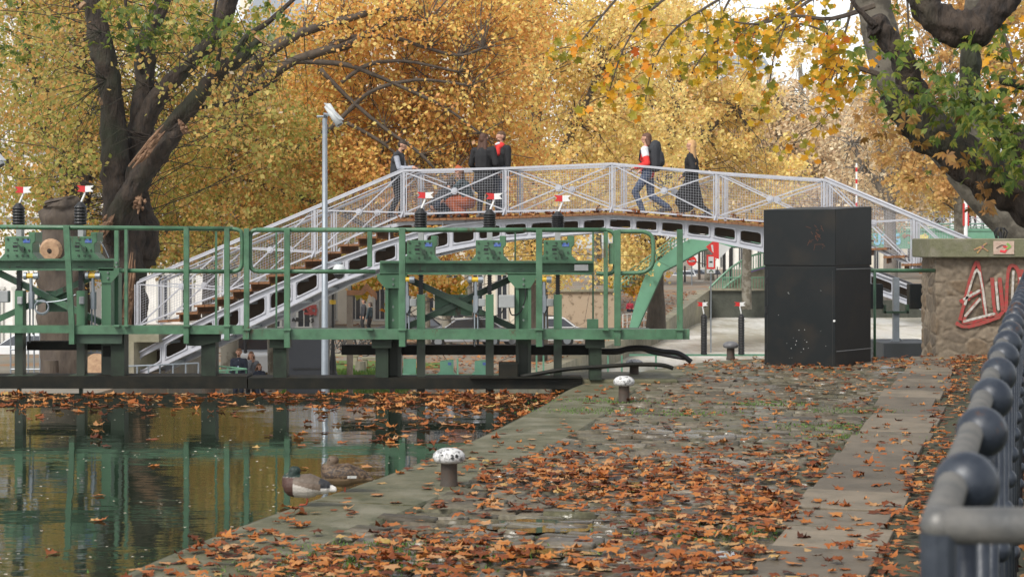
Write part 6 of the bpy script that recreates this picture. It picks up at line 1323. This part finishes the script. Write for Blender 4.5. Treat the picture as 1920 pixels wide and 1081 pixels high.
def person(label, loc, yaw, H=1.75, pelvis=(0, 0, None), lean=0.0, feet=((.0, .1, .08), (.0, -.1, .08)), hands=((.1, .25, .8), (.1, -.25, .8)), head=(0, 0), top=None, topname='jacket', trousers=None, shoes=(.05, .04, .04), hair=(.05, .03, .02), hairlen=.0, long_coat=0.0, skirt=False, group=None, extra=None, vox=.011, beard=False, elbow=(-1, 0, -.5), knee=(1, 0, 0), thick=1.0, torso_len=None):
    k = H / 1.75; Mw = Matrix.Translation(loc) @ Matrix.Rotation(yaw, 4, 'Z'); r = empty('person', loc, label, 'person', group)
    pz = pelvis[2] if pelvis[2] is not None else .93 * k; pel = Vector((pelvis[0], pelvis[1], pz)); ld_ = Vector((math.sin(lean), 0, math.cos(lean)))
    chest = pel + ld_ * .36 * k; neck = pel + ld_ * .52 * k; hd_dir = Vector((math.sin(lean * .5 + head[0]), 0, math.cos(lean * .5 + head[0]))); hc = neck + hd_dir * .17 * k
    sh = [neck + Vector((0, s * .185 * k * thick, -.06 * k)) for s in (1, -1)]; hp = [pel + Vector((0, s * .09 * k, -.02)) for s in (1, -1)]
    kn = []; an = []; el_ = []; wr = []
    for i, s in enumerate((1, -1)):
        a, b = ik(hp[i], feet[i], .43 * k, .42 * k, knee); kn.append(a); an.append(b); a, b = ik(sh[i], hands[i], .29 * k, .26 * k, (elbow[0], elbow[1] + s * .4, elbow[2])); el_.append(a); wr.append(b)
    def T(p): return Mw @ Vector(p)
    body = MB()
    def C(m, a, b, ra, rb): cap(m, T(a), T(b), ra * k, rb * k)
    C(body, pel - ld_ * .02, chest, .115, .12); C(body, chest, neck - ld_ * .06, .12, .075); C(body, sh[0], sh[1], .06, .06); C(body, neck - ld_ * .05, hc, .052, .05); C(body, hp[0], hp[1], .09, .09)
    fx = Matrix.Rotation(head[1], 3, 'Z') @ Vector((math.cos(head[0] + lean * .5), 0, -math.sin(head[0] + lean * .5))); fy = hd_dir.cross(fx).normalized()
    # head: skull, jaw, nose, ears
    C(body, hc + hd_dir * .035 - fx * .015, hc + hd_dir * .035 + fx * .01, .088, .085); C(body, hc - hd_dir * .04 + fx * .025, hc - hd_dir * .045 + fx * .04, .062, .05); C(body, hc + fx * .09 + hd_dir * .025, hc + fx * .108 - hd_dir * .008, .012, .016)
    for s in (1, -1): C(body, hc + fy * s * .084, hc + fy * s * .09 + hd_dir * .03, .014, .016)
    for i in (0, 1):
        C(body, hp[i], kn[i], .085, .058); C(body, kn[i], an[i], .056, .038); f = an[i]; C(body, f + Vector((-.04, 0, -.035)), f + Vector((.15, 0, -.05)), .038, .03)
        C(body, sh[i], el_[i], .05, .04); C(body, el_[i], wr[i], .039, .027)
        hdv = (wr[i] - el_[i]).normalized(); sd_ = hdv.cross(Vector((0, 0, 1))); sd_ = sd_.normalized() if sd_.length > .1 else Vector((0, 1, 0)); up_ = sd_.cross(hdv)
        C(body, wr[i], wr[i] + hdv * .075, .028, .034)
        for j, (o_, l_) in enumerate(((-.03, .072), (-.01, .08), (.01, .076), (.03, .06))):
            b0 = wr[i] + hdv * .09 + sd_ * o_; b1 = b0 + hdv * l_ * .5 - up_ * .012 + sd_ * o_ * .2; b2 = b1 + hdv * l_ * .35 - up_ * .03; C(body, b0, b1, .0095, .009); C(body, b1, b2, .009, .008)
        b0 = wr[i] + hdv * .03 + sd_ * -.034; b1 = b0 + hdv * .035 - sd_ * .03; C(body, b0, b1, .012, .0105); C(body, b1, b1 + hdv * .035 - up_ * .01, .0105, .009)
    bake(body, 'body', M_skin, r, .0085)
    if trousers is not None:
        m = MB(); C(m, hp[0] + ld_ * .05, hp[1] + ld_ * .05, .115, .115); C(m, pel, pel + ld_ * .12, .125, .12)
        for i in (0, 1): C(m, hp[i], kn[i], .1, .074); C(m, kn[i], an[i] + Vector((0, 0, .02)), .072, .058)
        bake(m, 'trousers', trousers, r, vox)
    m = MB()
    for i in (0, 1): f = an[i]; C(m, f + Vector((-.05, 0, -.035)), f + Vector((.17, 0, -.05)), .047, .038); C(m, f, f + Vector((0, 0, -.03)), .05, .048)
    bake(m, 'shoes', cl('shoe%d' % int(shoes[0] * 1000), shoes, .5), r, vox)
    if top is not None:
        m = MB(); C(m, pel + ld_ * .02, chest, .145 * thick, .155 * thick); C(m, chest, neck - ld_ * .08, .155 * thick, .09); C(m, sh[0] + Vector((0, -.01, .0)), sh[1] + Vector((0, .01, 0)), .078, .078); C(m, chest + Vector((.0, .07, 0)), chest + Vector((0, -.07, 0)), .13, .13); C(m, neck - ld_ * .08, neck, .075, .068)
        if long_coat: C(m, pel + Vector((0, .05, 0)), pel + Vector((-.03, .07, -long_coat)), .15, .17); C(m, pel - Vector((0, .05, 0)), pel + Vector((-.03, -.07, -long_coat)), .15, .17)
        if skirt:
            C(m, pel, (kn[0] + kn[1]) / 2 + Vector((0, 0, -.12)), .15, .2); [C(m, hp[i], kn[i] + (an[i] - kn[i]) * .35, .12, .11) for i in (0, 1)]
        if topname != 'waistcoat':
            for i in (0, 1): C(m, sh[i], el_[i], .076, .066); C(m, el_[i], wr[i] - (wr[i] - el_[i]) * .04, .064, .048)
        bake(m, topname, top, r, vox)
    hm = MB(); hcu = hc + hd_dir * .055 - fx * .022; C(hm, hcu, hcu + fx * .03, .09, .082); C(hm, hcu - fx * .02 - hd_dir * .05, hcu, .078, .08)
    if hairlen > 0:
        for s in (-1, 0, 1): C(hm, hc - fx * .03 + fy * s * .055, hc - fx * .07 + fy * s * .08 - Vector((0, 0, hairlen)), .052, .045 if hairlen < .3 else .062)
    if beard: C(hm, hc - hd_dir * .062 + fx * .06, hc - hd_dir * .08 + fx * .04, .04, .04)
    bake(hm, 'hair', cl('hair%d' % int(hair[0] * 1000 + hair[1] * 50), hair, .7), r, .0095)
    for s in (1, -1):
        m = MB(); m.ball(T(hc + fx * .082 + fy * s * .032 + hd_dir * .028), .010, 8, 6); m.build('eye', M_ink, r, smooth=True)
    m = MB(); m.box(T(hc + fx * .09 - hd_dir * .04), (.018, .035, .008), yaw + head[1]); m.build('mouth', mat('lips', (.3, .08, .06), .5), r)
    info = dict(T=T, pel=pel, chest=chest, neck=neck, hc=hc, sh=sh, el=el_, wr=wr, kn=kn, an=an, hp=hp, k=k, fx=fx, fy=fy, up=hd_dir, ld=ld_, C=C, r=r)
    if extra: extra(info)
    return r
def deckpt(px, w):
    y = interp(DK, px); p = B(px, y, w); return Vector((p.x, p.y, EYE - (y - HZ) / F * bd(px) + .0))
VY = math.atan2(V.y, V.x)       # yaw facing to the right along the bridge
k_black = cl('black', (.012, .012, .014)); k_char = cl('charcoal', (.03, .032, .038)); k_navy = cl('navy', (.02, .028, .05)); k_jean = cl('denim', (.06, .085, .15)); k_lgrey = cl('light_grey', (.38, .40, .46)); k_red = cl('red', (.62, .03, .025)); k_rust = cl('rust', (.38, .09, .03)); k_white = cl('white', (.66, .66, .68)); k_blkg = cl('teal_dark', (.03, .05, .06))
GB_ = 'people on the white footbridge'
# 1 man leaning over the rail with a phone, on the top step
def ex1(i):
    m = MB(); C = i['C']
    for j in (0, 1): C(m, i['sh'][j], i['el'][j], .066, .056); C(m, i['el'][j], i['wr'][j], .054, .04)
    bake(m, 'sleeves', k_lgrey, i['r'], .011)
    m = MB(); w_ = i['T']((i['wr'][0] + i['wr'][1]) / 2 + Vector((.13, 0, .04))); m.box(w_, (.12, .07, .012), VY); m.build('phone', M_black, i['r'])
p = deckpt(736, .30); p.z += .04
person('man in dark waistcoat and grey sleeves looking down at a phone', p, VY, 1.78, lean=.12, pelvis=(-.02, 0, .92), feet=((.05, .10, .08), (-.12, -.10, .08)), hands=((.36, .05, 1.12), (.36, -.09, 1.10)), head=(.45, 0), top=k_char, topname='waistcoat', trousers=k_black, hair=(.03, .018, .01), beard=True, extra=ex1, group=GB_)
# 2 crouching person with an orange beanie and rust coat
def ex2(i):
    m = MB(); C = i['C']; C(m, i['hc'] + i['up'] * .07 - i['fx'] * .03, i['hc'] + i['up'] * .09, .102, .09); C(m, i['hc'] + i['up'] * .15, i['hc'] + i['up'] * .17 - i['fx'] * .03, .05, .035); bake(m, 'beanie', k_rust, i['r'], .011)
    m = MB(); C(m, i['pel'], (i['kn'][0] + i['kn'][1]) / 2, .17, .16); C(m, (i['kn'][0] + i['kn'][1]) / 2, (i['an'][0] + i['an'][1]) / 2 + Vector((0, 0, .02)), .15, .14); bake(m, 'skirt', k_rust, i['r'], .011)
p = deckpt(852, .7)
person('crouching person in an orange beanie, dark jacket and rust coloured skirt', p, VY + math.pi, 1.70, pelvis=(-.12, 0, .36), lean=.30, feet=((.1, .14, .08), (.0, -.14, .08)), hands=((.42, .08, .42), (.40, -.1, .40)), head=(.25, 0), top=k_blkg, trousers=k_rust, hair=(.12, .05, .02), hairlen=.12, extra=ex2, group=GB_)
# 3 second crouching figure in dark clothes
p = deckpt(800, .75)
person('person in dark clothes squatting low with back turned beside the beanie wearer', p, VY + .9, 1.68, pelvis=(-.05, 0, .30), lean=.75, feet=((.1, .14, .08), (.05, -.14, .08)), hands=((.35, .12, .2), (.35, -.12, .2)), head=(.3, 0), top=k_char, trousers=k_navy, hair=(.03, .02, .015), hairlen=.08, group=GB_)
# 4 person with long brown hair and wide black coat, back to us
p = deckpt(896, .45)
person('person with long brown hair and loose black coat seen from behind', p, R(75) + VY, 1.86, feet=((.02, .13, .08), (-.03, -.13, .08)), hands=((.2, .30, 1.0), (.2, -.30, 1.0)), head=(.02, 0), top=k_black, topname='coat', trousers=k_black, long_coat=.28, thick=1.22, hair=(.075, .032, .018), hairlen=.24, shoes=(.3, .3, .3), group=GB_)
# 5 bearded man facing left, red scarf
def ex5(i):
    m = MB(); C = i['C']; C(m, i['neck'] + Vector((.03, .05, .0)), i['neck'] + Vector((.03, -.05, .01)), .075, .075); C(m, i['neck'] + Vector((.11, .03, -.03)), i['chest'] + Vector((.15, .04, -.0)), .05, .06); bake(m, 'scarf', k_red, i['r'], .011)
    m = MB(); C(m, i['neck'] + Vector((.09, .02, .05)), i['neck'] + Vector((.1, -.04, .03)), .035, .03); bake(m, 'headphones', k_white, i['r'], .011)
p = deckpt(919, .85)
person('bearded man with a red scarf facing us behind the long haired person', p, R(-115) + VY, 1.92, feet=((.03, .11, .08), (-.05, -.11, .08)), hands=((.10, .28, .78), (.10, -.28, .80)), head=(0, -.3), top=k_black, topname='jacket', trousers=k_navy, hair=(.10, .05, .025), beard=True, extra=ex5, group=GB_)
# 6 walker with red and white jacket and backpack
def ex6(i):
    m = MB(); C = i['C']; b_ = i['chest'] - Vector((.21, 0, .02)); C(m, b_ + Vector((.03, .07, .18)), b_ + Vector((.03, .07, -.2)), .12, .13); C(m, b_ + Vector((.03, -.07, .18)), b_ + Vector((.03, -.07, -.2)), .12, .13); C(m, b_ + Vector((-.06, 0, -.12)), b_ + Vector((-.06, 0, .02)), .12, .1); C(m, b_ + Vector((.02, .04, .24)), b_ + Vector((.02, -.04, .24)), .11, .11); bake(m, 'backpack', k_char, i['r'], .013)
    m = MB()
    for j in (0, 1): s = i['sh'][j]; m.tube([i['T'](s + Vector((-.12, 0, -.02))), i['T'](s + Vector((-.02, -.02 * (1 - 2 * j), .085))), i['T'](s + Vector((.10, -.04 * (1 - 2 * j), .0))), i['T'](s + Vector((.13, -.04 * (1 - 2 * j), -.2))), i['T'](s + Vector((.0, 0, -.36)))], .018, 6)
    m.build('strap', k_black, i['r'])
    m = MB(); C(m, i['sh'][0] + Vector((0, .0, .012)), i['sh'][1] + Vector((0, 0, .012)), .082, .082)
    for j in (0, 1): C(m, i['sh'][j], i['sh'][j].lerp(i['el'][j], .42), .081, .077)
    bake(m, 'white_yoke', k_white, i['r'], .011)
p = deckpt(1206, .62)
person('long haired walker in red and white jacket with black backpack', p, VY + math.pi, 1.88, pelvis=(.02, 0, .90), lean=.06, feet=((.12, .08, .08), (-.40, -.08, .16)), hands=((.24, .22, 1.02), (.20, -.24, .98)), head=(-.02, 0), top=k_red, trousers=k_jean, hair=(.11, .05, .03), hairlen=.12, extra=ex6, group=GB_)
# 7 blonde woman in black
p = deckpt(1288, .6)
person('blonde woman with very long hair walking in a black dress coat', p, VY + math.pi, 1.76, pelvis=(.0, 0, .86), lean=.02, feet=((.20, .07, .08), (-.34, -.07, .12)), hands=((.14, .22, .92), (.02, -.24, .80)), head=(.0, 0), top=k_black, topname='coat', trousers=k_black, skirt=True, hair=(.52, .30, .13), hairlen=.38, group=GB_)
# people below
def gpt(x, y): return G(x, y, LZ)
def standing(label, x, ytop, H, yaw, d, **kw):
    z = EYE - (ytop - HZ) / F * d - H; c = P(x, 0, d); return person(label, Vector((c.x, d, z)), yaw, H, **kw)
GT_ = 'people on the towpath behind the lock gate'
standing('bearded man in dark suit jacket and pale blue shirt looking at us', 448, 653, 1.78, R(-92), 57, top=k_navy, trousers=k_navy, hair=(.16, .08, .04), beard=True, head=(0, 0), group=GT_, extra=lambda i: bake((lambda m: (i['C'](m, i['neck'] + Vector((.07, 0, -.08)), i['chest'] + Vector((.125, 0, -.1)), .045, .04), m)[1])(MB()), 'shirt', cl('pale_blue', (.45, .52, .68)), i['r'], .011))
standing('smiling woman in grey coat with hand raised to her chin', 471, 659, 1.68, R(-85), 57.6, top=cl('grey', (.13, .14, .16)), trousers=k_black, hair=(.13, .06, .03), hairlen=.1, hands=((.2, .05, 1.36), (.12, -.22, .82)), group=GT_)
standing('small brown haired person in navy wearing a dark mask', 486, 682, 1.25, R(-60), 56, top=k_navy, trousers=k_navy, hair=(.12, .05, .025), hairlen=.1, group=GT_)
for x, yt, d, yw, tp, lb in ((682, 560, 95, 200, k_char, 'person in grey beside the parked bicycles'), (694, 566, 97, 160, k_blkg, 'person in dark blue right of the one in grey'), (893, 602, 92, 250, k_black, 'dark haired person behind the middle gate screw'), (860, 600, 100, 260, k_char, 'person in charcoal near the silver car')):
    standing(lb, x, yt if x < 700 else HZ + (EYE - LZ - 1.7) / d * F, 1.7, R(yw), d, top=tp, trousers=k_black, hair=(.05, .03, .02), hairlen=.06, group=GT_, vox=.02)
g_ = G(1321, 576, LZ); person('person in black sitting on the far embankment edge', g_ + Vector((0, 0, .0)), R(200), 1.7, pelvis=(0, 0, .13), lean=.3, feet=((.45, .1, .06), (.5, -.1, .06)), hands=((.35, .1, .35), (.35, -.1, .35)), top=k_black, trousers=k_black, hair=(.03, .02, .02), knee=(0.3, 0, 1), vox=.02, head=(.2, 0))
g_ = G(1180, 594, LZ); person('seated person in a red top left of the green arch leg', g_, R(-70), 1.7, pelvis=(0, 0, .45), lean=.25, feet=((.4, .1, .06), (.42, -.1, .06)), hands=((.3, .15, .6), (.3, -.15, .6)), top=cl('pinkred', (.62, .05, .09)), trousers=k_navy, hair=(.2, .1, .06), knee=(0.3, 0, 1), vox=.02)
for x, d, tp, tn, lb in ((1764, 196.5, k_white, k_black, 'person in a long white coat on the distant footbridge'), (1828, 196.5, k_red, k_navy, 'person in red on the distant footbridge'), (1842, 197, k_navy, k_black, 'person in dark blue on the distant footbridge right of the red one'), (1818, 197.4, k_char, k_black, 'dark dressed person at the left of the group on the distant footbridge')):
    c = P(x, 428, d); person(lb, Vector((c.x, d, P(0, 428, dC).z)), R(180 if x < 1800 else 0), 1.7, feet=((.15, .1, .08), (-.2, -.1, .1)), top=tp, trousers=tn, long_coat=.4 if x < 1800 else 0, hair=(.1, .05, .03), vox=.03, group='people on the distant footbridge')
# ---------------------------------------------------------------- ducks
def colmat(name):
    m, nt, b = newmat(name); a = nt.nodes.new("ShaderNodeAttribute"); a.attribute_name = 'Col'; nt.links.new(a.outputs[0], b.inputs['Base Color']); b.inputs['Roughness'].default_value = .6
    n = nt.nodes.new("ShaderNodeTexNoise"); n.inputs['Scale'].default_value = 90; g = nt.nodes.new("ShaderNodeNewGeometry"); nt.links.new(g.outputs['Position'], n.inputs[0]); bp = nt.nodes.new("ShaderNodeBump"); bp.inputs['Distance'].default_value = .003; nt.links.new(n.outputs[0], bp.inputs['Height']); nt.links.new(bp.outputs[0], b.inputs['Normal']); return m
M_feather = colmat('feathers')
def duck(label, loc, yaw, male, s=1.0):
    "sleeping mallard standing on one leg, head sunk on the shoulders; +X is forward"
    r = empty('duck', loc, label, 'duck', 'mallard ducks at the water edge'); Mw = Matrix.Translation(loc) @ Matrix.Rotation(yaw, 4, 'Z') @ Matrix.Scale(s, 4)
    m = MB(); C = lambda a, b, ra, rb: cap(m, Mw @ Vector(a), Mw @ Vector(b), ra * s, rb * s, 16)
    C((.085, 0, .148), (-.03, 0, .152), .085, .094); C((-.03, 0, .16), (-.15, 0, .145), .088, .055); C((-.12, 0, .15), (-.23, 0, .125), .05, .018); C((.12, 0, .165), (.13, 0, .20), .06, .05); C((.10, 0, .22), (.085, 0, .25), .045, .043); C((.085, 0, .262), (.07, 0, .265), .042, .036)
    C((0, .04, .18), (-.14, .03, .165), .05, .03); C((0, -.04, .18), (-.14, -.03, .165), .05, .03)
    if male: C((-.19, 0, .15), (-.235, 0, .14), .022, .01)
    b_ = bake(m, 'body', M_feather, r, .0055, 3); me = b_.data; off = OFF[b_.name]; Mi = Mw.inverted(); att = me.color_attributes.new('Col', 'FLOAT_COLOR', 'POINT'); cols = []
    for v in me.vertices:
        p = Mi @ (v.co + off); x, y, z = p; n_ = mnoise.noise(Vector((x * 55, y * 55, z * 90))); n2 = mnoise.noise(Vector((x * 14, y * 14, z * 40)))
        if male:
            if z > .222 and x > .03: c = (.004, .018, .013)
            elif z > .217 and x > .07: c = (.22, .21, .19)
            elif x > .075 and z < .225: c = (.055, .022, .014)
            elif z > .185 - (-.02 - x) * .12 and x < .075: c = (.10, .075, .055) if x > -.12 else (.02, .02, .022)
            elif x < -.135: c = (.55, .53, .5) if z < .14 or x < -.2 else (.015, .016, .02)
            elif z > .155 + x * .25 and abs(y) > .05: c = (.13, .095, .07)
            else: c = (.40, .37, .33)
            f = 1 + n_ * .18
        else:
            c = (.095, .058, .03) if n_ > .0 else (.028, .016, .010)
            if z > .235: c = (.09, .058, .034)
            if z < .13: c = (.15, .10, .055)
            if -.13 < x < -.06 and .135 < z < .155 and abs(y) > .045: c = (.5, .5, .48)
            f = 1 + n2 * .35
        cols += [max(0, c[0] * f), max(0, c[1] * f), max(0, c[2] * f), 1]
    att.data.foreach_set('color', cols)
    M_bill = mat('duck_bill', (.05, .06, .03) if male else (.22, .13, .05), .5); M_leg = mat('duck_leg', (.55, .10, .04), .5)
    m = MB(); cap(m, Mw @ Vector((.105, .01, .252)), Mw @ Vector((.138, .022, .236)), .016 * s, .009 * s); m.build('bill', M_bill, r, smooth=True)
    for sy in (1, -1): m = MB(); m.ball(Mw @ Vector((.10, sy * .036, .272)), .0055 * s, 8, 6); m.build('eye', M_ink, r)
    m = MB(); lx = -.005; m.tube([Mw @ Vector((lx, -.02, .085)), Mw @ Vector((lx - .008, -.02, .04)), Mw @ Vector((lx, -.02, .006))], [.009 * s, .006 * s, .0065 * s], 8); lg = m.build('leg', M_leg, r, smooth=True)
    m = MB()
    for a in (-28, 0, 28): t = Matrix.Rotation(R(a), 3, 'Z') @ Vector((.055, 0, 0)); m.tube([Mw @ Vector((lx, -.02, .008)), Mw @ (Vector((lx, -.02, .006)) + t)], [.005 * s, .004 * s], 6)
    e = [Matrix.Rotation(R(a), 3, 'Z') @ Vector((.05, 0, 0)) + Vector((lx, -.02, .002)) for a in (-28, 0, 28)]; m.prism([Mw @ Vector((lx, -.02, .002)), Mw @ e[0], Mw @ e[1], Mw @ e[2]], (0, 0, .003)); m.build('foot', M_leg, lg)
g_ = G(572, 950); duck('drake mallard with dark green head sleeping on one leg', Vector((g_.x, g_.y, .008)), R(172), True, .84)
g_ = G(643, 924); duck('brown speckled female mallard resting just behind the drake', Vector((g_.x, g_.y, -.008)), R(168), False, .86)


# ================================================================ thin autumn haze over the whole place
hm = MB(); hm.box((60, 430, 30), (1040, 1060, 76)); hmt = bpy.data.materials.new('thin_haze'); hmt.use_nodes = True; ht = hmt.node_tree; ht.nodes.remove(ht.nodes['Principled BSDF'])
hz = hm.build('haze', hmt, None)
pv = ht.nodes.new('ShaderNodeVolumePrincipled'); pv.inputs['Density'].default_value = .00016; pv.inputs['Color'].default_value = (.9, .9, .9, 1)
ht.links.new(pv.outputs[0], ht.nodes['Material Output'].inputs['Volume']); tag(hz, kind='stuff')
